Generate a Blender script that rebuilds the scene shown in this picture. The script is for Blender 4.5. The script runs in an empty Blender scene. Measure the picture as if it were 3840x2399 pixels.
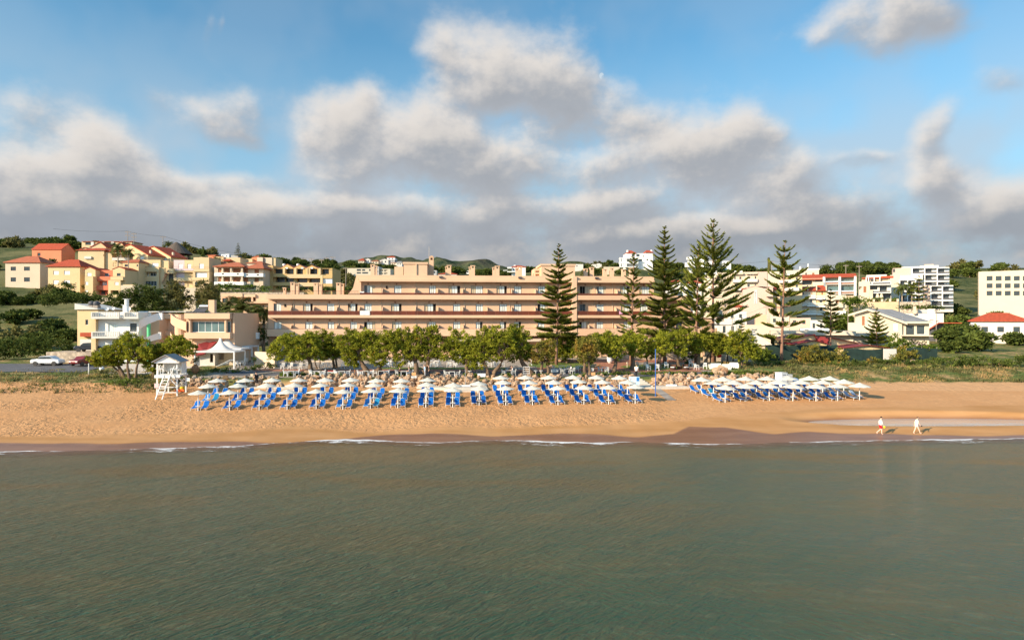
import bpy, math, random
import numpy as np
from mathutils import Vector, Matrix, noise
R = random.Random(7)
SC = bpy.context.scene
COL = SC.collection
rad = math.radians
F = 2400.0; CX = 1920.0; CY = 1199.5; CZ = 11.5
def X_(px, Y): return (px-CX)/F*Y
def Z_(py, Y): return CZ-(py-CY)/F*Y
def cl(v, a=0.0, b=1.0): return max(a, min(b, v))
def lerp(a, b, t): return a+(b-a)*t
def sst(a, b, x):
 t = cl((x-a)/(b-a)); return t*t*(3-2*t)
def interp(x, xs, ys):
 if x <= xs[0]: return ys[0]
 for i in range(1, len(xs)):
  if x <= xs[i]:
   return lerp(ys[i-1], ys[i], (x-xs[i-1])/(xs[i]-xs[i-1]))
 return ys[-1]
# materials
def lin(c):
 out = []
 for v in c[:3]:
  v = v/255.0
  out.append(v/12.92 if v <= 0.04045 else ((v+0.055)/1.055)**2.4)
 return tuple(out)+(1.0,)
M = {}
def mat(name, col, rough=0.7, var=0.12, scale=1.5, bump=0.0, bscale=8.0, metal=0.0, spec=0.3, rnd=0.0, col2=None, c2pos=(0.45, 0.6), c2scale=0.4, trans=0.0, stretch=None):
 m = bpy.data.materials.new(name); m.use_nodes = True
 nt = m.node_tree; N = nt.nodes; L = nt.links
 b = N['Principled BSDF']
 b.inputs['Roughness'].default_value = rough
 b.inputs['Metallic'].default_value = metal
 b.inputs['Specular IOR Level'].default_value = spec
 c = tuple(col)+(1.0,) if len(col) == 3 else col
 tc = N.new('ShaderNodeTexCoord')
 src = tc.outputs['Object']
 if stretch:
  mp = N.new('ShaderNodeMapping'); mp.inputs['Scale'].default_value = stretch
  L.new(src, mp.inputs['Vector']); src = mp.outputs['Vector']
 nz = N.new('ShaderNodeTexNoise'); nz.inputs['Scale'].default_value = scale; nz.inputs['Detail'].default_value = 4
 L.new(src, nz.inputs['Vector'])
 cr = N.new('ShaderNodeValToRGB'); e = cr.color_ramp.elements
 e[0].position = 0.3; e[1].position = 0.7
 e[0].color = tuple(v*(1-var) for v in c[:3])+(1,); e[1].color = tuple(min(1, v*(1+var)) for v in c[:3])+(1,)
 L.new(nz.outputs['Fac'], cr.inputs['Fac'])
 out = cr.outputs['Color']
 if col2 is not None:
  n2 = N.new('ShaderNodeTexNoise'); n2.inputs['Scale'].default_value = c2scale; n2.inputs['Detail'].default_value = 5
  L.new(src, n2.inputs['Vector'])
  r2 = N.new('ShaderNodeValToRGB'); r2.color_ramp.elements[0].position = c2pos[0]; r2.color_ramp.elements[1].position = c2pos[1]
  L.new(n2.outputs['Fac'], r2.inputs['Fac'])
  mx = N.new('ShaderNodeMix'); mx.data_type = 'RGBA'
  L.new(r2.outputs['Color'], mx.inputs[0]); L.new(out, mx.inputs[6]); mx.inputs[7].default_value = tuple(col2[:3])+(1,)
  out = mx.outputs[2]
 if rnd:
  oi = N.new('ShaderNodeObjectInfo'); mr = N.new('ShaderNodeMapRange')
  mr.inputs[3].default_value = 1-rnd; mr.inputs[4].default_value = 1+rnd
  L.new(oi.outputs['Random'], mr.inputs[0])
  vm = N.new('ShaderNodeVectorMath'); vm.operation = 'SCALE'
  L.new(out, vm.inputs[0]); L.new(mr.outputs[0], vm.inputs['Scale']); out = vm.outputs[0]
 L.new(out, b.inputs['Base Color'])
 if bump:
  nb = N.new('ShaderNodeTexNoise'); nb.inputs['Scale'].default_value = bscale; nb.inputs['Detail'].default_value = 5
  L.new(src, nb.inputs['Vector'])
  bp = N.new('ShaderNodeBump'); bp.inputs['Strength'].default_value = bump; bp.inputs['Distance'].default_value = 0.05
  L.new(nb.outputs['Fac'], bp.inputs['Height']); L.new(bp.outputs['Normal'], b.inputs['Normal'])
 if trans:
  tr = N.new('ShaderNodeBsdfTranslucent'); L.new(out, tr.inputs['Color'])
  ms = N.new('ShaderNodeMixShader'); ms.inputs[0].default_value = trans
  L.new(b.outputs[0], ms.inputs[1]); L.new(tr.outputs[0], ms.inputs[2])
  L.new(ms.outputs[0], N['Material Output'].inputs['Surface'])
 M[name] = m
 return m
# mesh builder
class MB:
 def __init__(s): s.v = []; s.f = []; s.mi = []; s.cur = 0
 def face(s, pts):
  n = len(s.v); s.v.extend([tuple(p) for p in pts]); s.f.append(tuple(range(n, n+len(pts)))); s.mi.append(s.cur)
 def box(s, x0, x1, y0, y1, z0, z1, skip=''):
  n = len(s.v)
  s.v += [(x0,y0,z0),(x1,y0,z0),(x1,y1,z0),(x0,y1,z0),(x0,y0,z1),(x1,y0,z1),(x1,y1,z1),(x0,y1,z1)]
  fs = {'b':(0,3,2,1),'t':(4,5,6,7),'f':(0,1,5,4),'r':(1,2,6,5),'k':(2,3,7,6),'l':(3,0,4,7)}
  for k, q in fs.items():
   if k not in skip: s.f.append(tuple(n+i for i in q)); s.mi.append(s.cur)
  return s
 def tbox(s, cx, cy, z0, z1, sx0, sy0, sx1, sy1):      # tapered box
  n = len(s.v)
  for z, sx, sy in ((z0,sx0,sy0),(z1,sx1,sy1)):
   s.v += [(cx-sx,cy-sy,z),(cx+sx,cy-sy,z),(cx+sx,cy+sy,z),(cx-sx,cy+sy,z)]
  for q in ((0,3,2,1),(4,5,6,7),(0,1,5,4),(1,2,6,5),(2,3,7,6),(3,0,4,7)):
   s.f.append(tuple(n+i for i in q)); s.mi.append(s.cur)
 def bar(s, p, q, w, h=None):                          # rectangular bar between two points
  h = h or w
  p = Vector(p); q = Vector(q); d = (q-p).normalized()
  up = Vector((0,0,1)) if abs(d.z) < 0.95 else Vector((0,1,0))
  a = d.cross(up).normalized()*w/2; b = a.cross(d).normalized()*h/2
  n = len(s.v)
  for c in (p, q): s.v += [tuple(c-a-b), tuple(c+a-b), tuple(c+a+b), tuple(c-a+b)]
  for f in ((0,3,2,1),(4,5,6,7),(0,1,5,4),(1,2,6,5),(2,3,7,6),(3,0,4,7)):
   s.f.append(tuple(n+i for i in f)); s.mi.append(s.cur)
 def tube(s, pts, rs, n=8, caps=True):
  pts = [Vector(p) for p in pts]
  if not hasattr(rs, '__len__'): rs = [rs]*len(pts)
  base = len(s.v)
  for i, p in enumerate(pts):
   d = (pts[min(i+1, len(pts)-1)]-pts[max(i-1, 0)]).normalized()
   up = Vector((0,0,1)) if abs(d.z) < 0.9 else Vector((1,0,0))
   a = d.cross(up).normalized(); b = d.cross(a).normalized()
   for k in range(n):
    t = 2*math.pi*k/n
    s.v.append(tuple(p+(a*math.cos(t)+b*math.sin(t))*rs[i]))
  for i in range(len(pts)-1):
   for k in range(n):
    s.f.append((base+i*n+k, base+i*n+(k+1)%n, base+(i+1)*n+(k+1)%n, base+(i+1)*n+k)); s.mi.append(s.cur)
  if caps:
   s.f.append(tuple(base+k for k in range(n))[::-1]); s.mi.append(s.cur)
   s.f.append(tuple(base+(len(pts)-1)*n+k for k in range(n))); s.mi.append(s.cur)
 def lathe(s, prof, n=16, c=(0,0,0), a0=0, a1=2*math.pi):
  base = len(s.v); full = abs(a1-a0-2*math.pi) < 1e-6
  m = n if full else n+1
  for r, z in prof:
   for k in range(m):
    t = a0+(a1-a0)*k/n
    s.v.append((c[0]+r*math.cos(t), c[1]+r*math.sin(t), c[2]+z))
  for i in range(len(prof)-1):
   for k in range(n):
    k2 = (k+1) % m
    s.f.append((base+i*m+k, base+i*m+k2, base+(i+1)*m+k2, base+(i+1)*m+k)); s.mi.append(s.cur)
 def prism(s, poly, y0, y1):                            # poly in (x,z), extruded along y
  n = len(s.v); k = len(poly)
  for y in (y0, y1): s.v += [(x, y, z) for x, z in poly]
  s.f.append(tuple(range(n, n+k))); s.f.append(tuple(range(n+2*k-1, n+k-1, -1))); s.mi += [s.cur]*2
  for i in range(k):
   j = (i+1) % k
   s.f.append((n+j, n+i, n+k+i, n+k+j)); s.mi.append(s.cur)
 def prismx(s, poly, x0, x1):                           # poly in (y,z), extruded along x
  n = len(s.v); k = len(poly)
  for x in (x0, x1): s.v += [(x, y, z) for y, z in poly]
  s.f.append(tuple(range(n, n+k))); s.f.append(tuple(range(n+2*k-1, n+k-1, -1))); s.mi += [s.cur]*2
  for i in range(k):
   j = (i+1) % k
   s.f.append((n+j, n+i, n+k+i, n+k+j)); s.mi.append(s.cur)
 def prismz(s, poly, z0, z1):
  n = len(s.v); k = len(poly)
  for z in (z0, z1): s.v += [(x, y, z) for x, y in poly]
  s.f.append(tuple(range(n+k-1, n-1, -1))); s.f.append(tuple(range(n+k, n+2*k))); s.mi += [s.cur]*2
  for i in range(k):
   j = (i+1) % k
   s.f.append((n+i, n+j, n+k+j, n+k+i)); s.mi.append(s.cur)
 def mesh(s, name, mats, smooth=False):
  me = bpy.data.meshes.new(name); me.from_pydata(s.v, [], s.f);
  if not isinstance(mats, (list, tuple)): mats = [mats]
  for m in mats: me.materials.append(M[m] if isinstance(m, str) else m)
  if len(mats) > 1: me.polygons.foreach_set('material_index', s.mi)
  if smooth: me.polygons.foreach_set('use_smooth', [True]*len(me.polygons))
  me.update(); return me
 def build(s, name, mats, parent=None, loc=None, rz=0.0, smooth=False, label=None):
  o = bpy.data.objects.new(name, s.mesh(name, mats, smooth)); COL.objects.link(o)
  if parent is not None: o.parent = parent
  if loc is not None: o.location = loc
  if rz: o.rotation_euler = (0, 0, rz)
  if label: o['label'] = label
  return o
def tag(o, label=None, cat=None, group=None, kind=None):
 if label: o['label'] = label
 if cat: o['category'] = cat
 if group: o['group'] = group
 if kind: o['kind'] = kind
 return o
def thing(name, label, cat, loc=(0,0,0), rz=0.0, group=None):
 o = bpy.data.objects.new(name, None); COL.objects.link(o); o.empty_display_size = 0.2
 o.location = loc; o.rotation_euler = (0, 0, rz)
 return tag(o, label, cat, group)
KIDS = {}
def children(o):
 return [c for c in COL.objects if c.parent is o]
def copy_tree(o, loc=None, rz=None, parent=None, label=None, group=None, kids=None, scale=None):
 c = o.copy(); COL.objects.link(c)
 if parent is not None: c.parent = parent
 if loc is not None: c.location = loc
 if rz is not None: c.rotation_euler = (c.rotation_euler[0], c.rotation_euler[1], rz)
 if scale is not None: c.scale = (scale, scale, scale)
 if label: c['label'] = label
 if group: c['group'] = group
 if o.name not in KIDS: KIDS[o.name] = children(o)
 KIDS[c.name] = []
 for ch in KIDS[o.name]:
  KIDS[c.name].append(copy_tree(ch, parent=c))
 return c
def struct(name, mb, m, **k):
 o = mb.build(name, m, **k); o['kind'] = 'structure'; return o
ORD = ['zeroth','first','second','third','fourth','fifth','sixth','seventh','eighth','ninth','tenth','eleventh','twelfth','thirteenth','fourteenth','fifteenth','sixteenth','seventeenth','eighteenth','nineteenth','twentieth']
# camera, sun, world
cam = bpy.data.cameras.new('Camera'); co = bpy.data.objects.new('Camera', cam); COL.objects.link(co)
cam.sensor_width = 36; cam.lens = 36*F/3840; cam.clip_start = 0.5; cam.clip_end = 30000
co.location = (0, 0, CZ); co.rotation_euler = (rad(90), 0, 0); SC.camera = co
SUNV = Vector((-1.9, -1.35, 1.0)).normalized()
sl = bpy.data.lights.new('Sun', 'SUN'); so = bpy.data.objects.new('Sun', sl); COL.objects.link(so)
sl.energy = 4.5; sl.angle = rad(0.6); sl.color = (1.0, 0.815, 0.60)
so.rotation_euler = SUNV.to_track_quat('Z', 'Y').to_euler(); so.location = (-60, -30, 80)
SC.view_settings.view_transform = 'Standard'; SC.view_settings.look = 'None'
SC.view_settings.exposure = 0.95; SC.view_settings.gamma = 1.0
# world: Nishita sky + cloud deck by direction
w = bpy.data.worlds.new('World'); SC.world = w; w.use_nodes = True
nt = w.node_tree; N = nt.nodes; L = nt.links
for n in list(N): N.remove(n)
out = N.new('ShaderNodeOutputWorld'); bg = N.new('ShaderNodeBackground'); bg.inputs['Strength'].default_value = 0.1
L.new(bg.outputs[0], out.inputs['Surface'])
sky = N.new('ShaderNodeTexSky'); sky.sky_type = 'NISHITA'; sky.sun_disc = False
sky.sun_elevation = math.asin(SUNV.z); sky.sun_rotation = math.atan2(SUNV.x, SUNV.y) % (2*math.pi)
sky.air_density = 1.0; sky.dust_density = 0.3; sky.ozone_density = 2.0; sky.altitude = 50
def mth(op, a, b=None, c=None, clamp=False):
 n = N.new('ShaderNodeMath'); n.operation = op; n.use_clamp = clamp
 for i, v in enumerate((a, b, c)):
  if v is None: continue
  if isinstance(v, (int, float)): n.inputs[i].default_value = v
  else: L.new(v, n.inputs[i])
 return n.outputs[0]
def vmt(op, a, b=None, c=None):
 n = N.new('ShaderNodeVectorMath'); n.operation = op
 for i, v in enumerate((a, b, c)):
  if v is None: continue
  if isinstance(v, tuple): n.inputs[i].default_value = v
  else: L.new(v, n.inputs[i])
 return n
def mrange(v, a, b, c, d, smooth=True):
 n = N.new('ShaderNodeMapRange'); n.interpolation_type = 'SMOOTHSTEP' if smooth else 'LINEAR'
 L.new(v, n.inputs[0]); n.inputs[1].default_value = a; n.inputs[2].default_value = b
 n.inputs[3].default_value = c; n.inputs[4].default_value = d
 return n.outputs[0]
def cmix(f, a, b):
 n = N.new('ShaderNodeMix'); n.data_type = 'RGBA'
 if isinstance(f, (int, float)): n.inputs[0].default_value = f
 else: L.new(f, n.inputs[0])
 for i, v in ((6, a), (7, b)):
  if isinstance(v, tuple): n.inputs[i].default_value = v
  else: L.new(v, n.inputs[i])
 return n.outputs[2]
tc = N.new('ShaderNodeTexCoord')
sep = N.new('ShaderNodeSeparateXYZ'); L.new(tc.outputs['Generated'], sep.inputs[0])
az = mth('ARCTAN2', sep.outputs[0], sep.outputs[1])
el = mth('ARCSINE', sep.outputs[2])
cmb = N.new('ShaderNodeCombineXYZ'); L.new(az, cmb.inputs[0]); L.new(el, cmb.inputs[1])
P0 = cmb.outputs[0]
def ae(px, py):
 u = (px-CX)/F; v = (CY-py)/F
 return math.atan(u), math.atan(v/math.sqrt(1+u*u))
BL = [(1690,255,100,100,.9),(1931,255,120,105,1.1),(2085,300,105,105,1.),(2120,400,90,60,.7),(1900,350,190,45,.7),(1660,180,60,60,.4),
(1380,360,55,60,.7),(1230,470,105,85,.95),(1450,480,170,90,1.),(1680,550,150,85,1.),(1500,610,190,70,.95),(1830,650,170,75,1.),(2010,580,90,60,.5),
(2315,425,85,65,1.),(2440,465,90,50,.9),(2058,500,85,35,.6),
(2760,480,100,90,1.1),(2640,570,120,65,.9),(2800,590,130,70,1.),(2420,600,140,65,.9),(2210,660,140,60,.9),(2640,690,140,45,.9),(2890,530,50,35,.35),
(2944,690,150,75,1.15),(3090,790,160,45,.9),
(861,445,95,75,1.1),(900,530,70,35,.5),(600,370,60,50,.45),(380,520,110,100,.8),(340,660,150,90,1.),(540,600,110,50,.4),
(640,690,140,40,.8),(930,690,130,30,.4),(1320,680,90,45,.7),(800,110,25,50,.45),(850,90,14,40,.4),
(420,790,380,60,1.),(850,820,330,60,1.),(1300,790,170,50,.8),(1900,800,250,50,.95),(2300,780,170,45,1.),(2480,880,260,35,.7),(3000,880,300,35,.6),
(3350,40,190,90,1.),(3170,80,60,70,.6),(3470,100,120,60,.8),(3050,170,45,50,.45),(3520,480,55,90,.9),(3530,680,80,70,1.2),
(3320,570,80,25,.4),(3200,600,60,22,.3),
(120,420,140,80,.8),(40,640,180,100,.9),(3750,300,120,60,.6),(3760,780,160,80,.9)]
wn = N.new('ShaderNodeTexNoise'); wn.noise_dimensions = '2D'; wn.inputs['Scale'].default_value = 7.0; wn.inputs['Detail'].default_value = 3
L.new(P0, wn.inputs['Vector'])
wv = vmt('MULTIPLY_ADD', wn.outputs['Color'], (0.055, 0.036, 0), (-0.0275, -0.018, 0)).outputs[0]
pw = vmt('ADD', P0, wv).outputs[0]
acc = None
for bi, (px, py, rx, ry, a) in enumerate(BL):
 if bi and bi % 12 == 0: pw = vmt('MULTIPLY_ADD', acc, (1e-9, 1e-9, 0), pw).outputs[0]   # keeps the node chain evaluated in batches
 ca, ce = ae(px, py)
 sx = F/(rx*math.cos(ca)**2)*0.77; sy = F/(ry*math.cos(ca))*0.77
 v = vmt('MULTIPLY_ADD', pw, (sx, sy, 0), (-ca*sx, -ce*sy, 1.0)).outputs[0]
 g = mth('POWER', 0.3679, vmt('DOT_PRODUCT', v, v).outputs['Value'])
 g = mth('MULTIPLY', g, a*math.e)
 acc = vmt('MULTIPLY_ADD', v, g, acc if acc is not None else (0, 0, 0)).outputs[0]
sa = N.new('ShaderNodeSeparateXYZ'); L.new(acc, sa.inputs[0]); tot = sa.outputs[2]
ldir = mth('ADD', mth('MULTIPLY', sa.outputs[0], -0.42), mth('MULTIPLY', sa.outputs[1], 0.90))
ldir = mth('DIVIDE', ldir, mth('MAXIMUM', tot, 0.35))
strat = mth('MULTIPLY', mrange(el, 0.085, 0.21, 1.7, 0.0), mrange(az, 0.0, 0.50, 1.0, 0.5))
tot = mth('ADD', tot, strat)
tot = mth('SUBTRACT', 1.15, mth('MULTIPLY', mth('POWER', 0.32, tot), 1.15))
def nz2(off):
 sc = vmt('MULTIPLY_ADD', P0, (1.0, 1.35, 1.0), (off[0], off[1]*1.35, 0)).outputs[0]
 n1 = N.new('ShaderNodeTexNoise'); n1.noise_dimensions = '2D'; n1.inputs['Scale'].default_value = 9.0; n1.inputs['Detail'].default_value = 5; n1.inputs['Roughness'].default_value = 0.58
 L.new(sc, n1.inputs['Vector']); return n1.outputs['Fac']
na = nz2((0, 0)); nb = nz2((-0.012, 0.020))
D0 = mth('ADD', tot, mth('MULTIPLY', mth('SUBTRACT', na, 0.5), 0.95))
w.cycles.sampling_method = 'MANUAL'; w.cycles.sample_map_resolution = 512
alpha = mrange(D0, 0.18, 0.92, 0.0, 1.0)
lit = mrange(mth('ADD', mth('MULTIPLY', mth('SUBTRACT', na, nb), 1.3), mth('MULTIPLY', ldir, 0.72)), -0.30, 0.45, 0.0, 1.0)
core = mrange(D0, 0.65, 1.25, 1.0, 0.86)
low = mrange(el, 0.03, 0.19, 0.0, 1.0)      # distant cloud bases near the skyline are greyer
K = 10.0
def kc(c, g=1.0): l = lin(c); return (l[0]*K*g, l[1]*K*g, l[2]*K*g, 1)
EX = 2.0**-0.95*1.0
dark = cmix(low, kc((150,157,166), EX), kc((176,180,187), EX))
bright = cmix(low, kc((196,192,189), EX), kc((236,229,222), EX))
cc = cmix(lit, dark, bright)
cs = vmt('SCALE', cc); L.new(core, cs.inputs['Scale']); cc = cs.outputs[0]
skyc = vmt('MULTIPLY', sky.outputs[0], (0.60, 0.96, 0.97)).outputs[0]
hz = mrange(el, 0.02, 0.40, 1.0, 0.0, False)
skyc = cmix(hz, skyc, kc((176,203,222), EX))
veil = mth('MULTIPLY', mrange(wn.outputs['Fac'], 0.30, 0.65, 0.0, 0.7), mrange(el, 0.12, 0.36, 1.2, 0.2))
skyc = cmix(veil, skyc, kc((196,203,212), EX))
fin = cmix(mth('MULTIPLY', alpha, 0.97), skyc, cc)
ma, me_ = ae(2256, 285)
mv = vmt('MULTIPLY_ADD', P0, (F/9.5, F/11.5, 0), (-ma*F/9.5, -me_*F/11.5, 0)).outputs[0]
m1 = mrange(vmt('LENGTH', mv).outputs['Value'], 0.75, 1.0, 1.0, 0.0)
mv2 = vmt('ADD', mv, (-0.85, 0.75, 0)).outputs[0]
m2 = mrange(vmt('LENGTH', mv2).outputs['Value'], 0.75, 1.15, 0.25, 1.0)
fin = cmix(mth('MULTIPLY', mth('MULTIPLY', m1, m2), 0.75), fin, kc((210,225,235), EX))
lp_floor = mrange(el, -0.02, 0.0, 0.0, 1.0)
fin = cmix(lp_floor, kc((120,125,120), EX), fin)
bk = vmt('SCALE', fin); L.new(mrange(sep.outputs[1], 0.25, -0.6, 1.0, 2.0), bk.inputs['Scale'])  # unseen sky behind the camera is brightened to add fill light
L.new(bk.outputs[0], bg.inputs['Color'])
# terrain
SHX = [-80,-60,-37.5,-25,-20,-16,-12,-8,-1.5,3,7,12,17,20.5,24.5,30,40.6,52,80]
SHY = [55.0,55.5,56.3,58.5,60.6,61.8,61.0,60.0,61.3,60.8,60.0,60.4,59.5,59.3,60.0,60.6,61.6,62.3,63.5]
WEX = [-80,-40,-21,-15,-8,-2,2,5,12,16,18.3,22,26,30,36,44,60]
WEY = [58.2,59.0,60.3,62.5,64.0,63.0,63.2,64.0,62.6,63.4,66.3,65.9,63.6,64.4,63.7,63.4,63.6]
DMX = [-80,-42,-28,-23,-14,-6,8,18,28,36,46,60]
DMY = [60.5,61.9,63.3,66.3,64.8,66.4,66.9,68.4,71.5,74.0,75.0,76]
def shoreY(x): return interp(x, SHX, SHY)+0.12*math.sin(x*1.3)+0.07*math.sin(x*3.1+1)
def lineY(x): return 59.5+0.045*x
def rockY(x): return 86.6+0.033*x
TBC = [-1200,320,800,1200,1900,2400,2900,3500,5000]
TBR = [118,140,170,210,260,330,420,520,700,1000,1600]
TB = [[4.8]*9,[6.0,6.0,6.0,6.0,5.5,5.5,5.5,5.5,5.5],[13,12,11,9,8,8,7.5,8,8],[23,21,19.5,15,12,11,8,9,12],
[37,34,30,24,18,15,12,13,17],[53,50,45,36,26,36,22,23,28],[63,58,50,46,40,50,42,44,46],[60,58,52,52,48,50,52,53,54],[50]*9,[42]*9,[40]*9]
def hillz(x, Y):
 u = x/Y*F+CX
 for i in range(1, len(TBR)):
  if Y <= TBR[i] or i == len(TBR)-1:
   t = cl((Y-TBR[i-1])/(TBR[i]-TBR[i-1])); t = t if i > 1 else t
   return lerp(interp(u, TBC, TB[i-1]), interp(u, TBC, TB[i]), t)
def gz(x, Y):
 d = Y-shoreY(x)
 zb = 0.1*(Y-lineY(x))
 zn = d*0.055 if d > 0 else max(d*0.09, -3.0)
 z = lerp(zn, zb, sst(3.0, 10.0, d))
 e = ((x-46)/15.5)**2+((Y-69.9-0.02*(x-44))/2.9)**2
 if e < 4.0:
  zr = lerp(max(z, 0.44), z, sst(1.4, 4.0, e)); z = lerp(0.16, zr, sst(0.55, 1.25, e))
 r = rockY(x)
 if Y > r-4:
  wd = interp(x, [-60,-47,-42,34,42,60], [7.5,7.0,1.3,1.3,8.0,8.0])
  o = interp(x, [-60,-47,-42,34,42], [-5.0,-4.5,0,0,0.5])
  zt = 3.6+cl(Y-r-1.5, 0, 19)*0.0625
  z = lerp(z, zt, sst(r+o, r+o+wd, Y))
  if Y > 112:
   z = lerp(zt, hillz(x, Y), sst(112, 124, Y))
 return z
def P(px, py, z=None):
 """ground point seen at a pixel: march the ground"""
 if z is not None:
  Y = (CZ-z)*F/(py-CY); return Vector((X_(px, Y), Y, z))
 Y = 24.0
 while Y < 600:
  if gz(X_(px, Y), Y) >= Z_(py, Y): break
  Y += 0.25
 return Vector((X_(px, Y), Y, gz(X_(px, Y), Y)))
def grid_mesh(name, xs_fn, ys, nx, zfn, mats, attr=None, smooth=True):
 ny = len(ys); V = np.zeros((ny*nx, 3)); A = []
 for j, y in enumerate(ys):
  xs = xs_fn(y)
  for i in range(nx):
   x = xs[i]; V[j*nx+i] = (x, y, zfn(x, y))
   if attr: A.append(attr(x, y))
 idx = np.arange((ny-1)*nx).reshape(ny-1, nx)[:, :-1].ravel()
 Fc = np.stack([idx, idx+1, idx+nx+1, idx+nx], 1)
 me = bpy.data.meshes.new(name)
 me.vertices.add(len(V)); me.vertices.foreach_set('co', V.ravel())
 me.loops.add(len(Fc)*4); me.loops.foreach_set('vertex_index', Fc.ravel().astype(np.int32))
 me.polygons.add(len(Fc)); me.polygons.foreach_set('loop_start', np.arange(0, len(Fc)*4, 4, dtype=np.int32))
 me.polygons.foreach_set('use_smooth', [smooth]*len(Fc))
 me.update(calc_edges=True); me.validate()
 if attr:
  ca = me.color_attributes.new('zone', 'FLOAT_COLOR', 'POINT')
  ca.data.foreach_set('color', np.array(A, dtype=np.float32).ravel())
 me.materials.append(M[mats] if isinstance(mats, str) else mats)
 o = bpy.data.objects.new(name, me); COL.objects.link(o); return o
class NT:
 def __init__(s, name):
  s.m = bpy.data.materials.new(name); s.m.use_nodes = True; s.t = s.m.node_tree; s.N = s.t.nodes; s.L = s.t.links
  s.b = s.N['Principled BSDF']; s.tc = s.N.new('ShaderNodeTexCoord'); M[name] = s.m
  s.pos = s.N.new('ShaderNodeNewGeometry').outputs['Position']
 def put(s, v, sock):
  if isinstance(v, (int, float, tuple)): sock.default_value = v
  else: s.L.new(v, sock)
 def math(s, op, a, b=0.0, c=None, clamp=False):
  n = s.N.new('ShaderNodeMath'); n.operation = op; n.use_clamp = clamp
  s.put(a, n.inputs[0]); s.put(b, n.inputs[1])
  if c is not None: s.put(c, n.inputs[2])
  return n.outputs[0]
 def noise(s, scale, detail=4, rough=0.5, stretch=None, rot=0.0, dist=0.0, vec=None):
  v = vec or s.pos
  if stretch or rot:
   r = s.N.new('ShaderNodeMapping'); r.inputs['Rotation'].default_value = (0, 0, rot); s.L.new(v, r.inputs['Vector'])
   r2 = s.N.new('ShaderNodeMapping'); r2.inputs['Scale'].default_value = stretch or (1, 1, 1); s.L.new(r.outputs[0], r2.inputs['Vector']); v = r2.outputs[0]
  n = s.N.new('ShaderNodeTexNoise'); n.inputs['Scale'].default_value = scale; n.inputs['Detail'].default_value = detail
  n.inputs['Roughness'].default_value = rough; n.inputs['Distortion'].default_value = dist
  s.L.new(v, n.inputs['Vector']); return n.outputs['Fac']
 def rng(s, v, a, b, c=0.0, d=1.0):
  n = s.N.new('ShaderNodeMapRange'); n.interpolation_type = 'SMOOTHSTEP'; s.put(v, n.inputs[0])
  for i, x in enumerate((a, b, c, d)): s.put(x, n.inputs[i+1])
  return n.outputs[0]
 def mix(s, f, a, b):
  n = s.N.new('ShaderNodeMix'); n.data_type = 'RGBA'; s.put(f, n.inputs[0]); s.put(a, n.inputs[6]); s.put(b, n.inputs[7]); return n.outputs[2]
 def bump(s, h, strength, dist, prev=None):
  n = s.N.new('ShaderNodeBump'); s.put(strength, n.inputs['Strength']); n.inputs['Distance'].default_value = dist
  s.L.new(h, n.inputs['Height'])
  if prev: s.L.new(prev, n.inputs['Normal'])
  return n.outputs[0]
T = NT('sand')
at = T.N.new('ShaderNodeAttribute'); at.attribute_name = 'zone'
sp = T.N.new('ShaderNodeSeparateColor'); T.L.new(at.outputs['Color'], sp.inputs[0])
wet, damp, rg = sp.outputs[0], sp.outputs[1], sp.outputs[2]
n1 = T.noise(0.25, 4); n2 = T.noise(2.2, 5, 0.6); n3 = T.noise(14, 3)
c = T.mix(T.rng(n1, 0.3, 0.7), (0.48, 0.250, 0.108, 1), (0.54, 0.295, 0.135, 1))
c = T.mix(T.rng(n2, 0.35, 0.75), c, (0.42, 0.230, 0.108, 1))
c = T.mix(T.math('MULTIPLY', T.rng(T.noise(9, 5, 0.7, (0.6,1.3,1)), 0.62, 0.75), 0.55), c, (0.26, 0.15, 0.075, 1))
c = T.mix(damp, c, T.mix(T.rng(T.noise(0.5, 4, 0.5, (0.3,1,1)), 0.3, 0.7), (0.38, 0.195, 0.075, 1), (0.46, 0.25, 0.11, 1)))
wn = T.noise(0.8, 4, 0.5, (0.25, 1, 1))
c = T.mix(wet, c, T.mix(T.rng(wn, 0.35, 0.7), (0.195, 0.092, 0.048, 1), (0.245, 0.122, 0.066, 1)))
T.L.new(c, T.b.inputs['Base Color'])
T.L.new(T.rng(wet, 0, 1, 0.95, 0.36), T.b.inputs['Roughness'])
T.L.new(T.rng(wet, 0, 1, 0.1, 0.24), T.b.inputs['Specular IOR Level'])
vo = T.N.new('ShaderNodeTexVoronoi'); vo.inputs['Scale'].default_value = 1.9; vo.feature = 'SMOOTH_F1'
mp = T.N.new('ShaderNodeMapping'); mp.inputs['Scale'].default_value = (1.0, 0.8, 1); T.L.new(T.pos, mp.inputs[0])
ad = T.N.new('ShaderNodeVectorMath'); ad.operation = 'MULTIPLY_ADD'; nn = T.N.new('ShaderNodeTexNoise'); nn.inputs['Scale'].default_value = 1.6
T.L.new(T.pos, nn.inputs['Vector']); T.L.new(nn.outputs['Color'], ad.inputs[0]); ad.inputs[1].default_value = (0.9, 0.9, 0); T.L.new(mp.outputs[0], ad.inputs[2])
T.L.new(ad.outputs[0], vo.inputs['Vector'])
h = T.math('ADD', T.math('MULTIPLY', vo.outputs['Distance'], 0.9), T.math('MULTIPLY', T.noise(4.5, 4, 0.6), 0.9))
b1 = T.bump(h, T.math('MULTIPLY', rg, 0.9), 0.20)
b2 = T.bump(n3, T.math('MULTIPLY', T.math('SUBTRACT', 1.0, wet), 0.25), 0.03, b1)
T.L.new(b2, T.b.inputs['Normal'])
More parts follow.
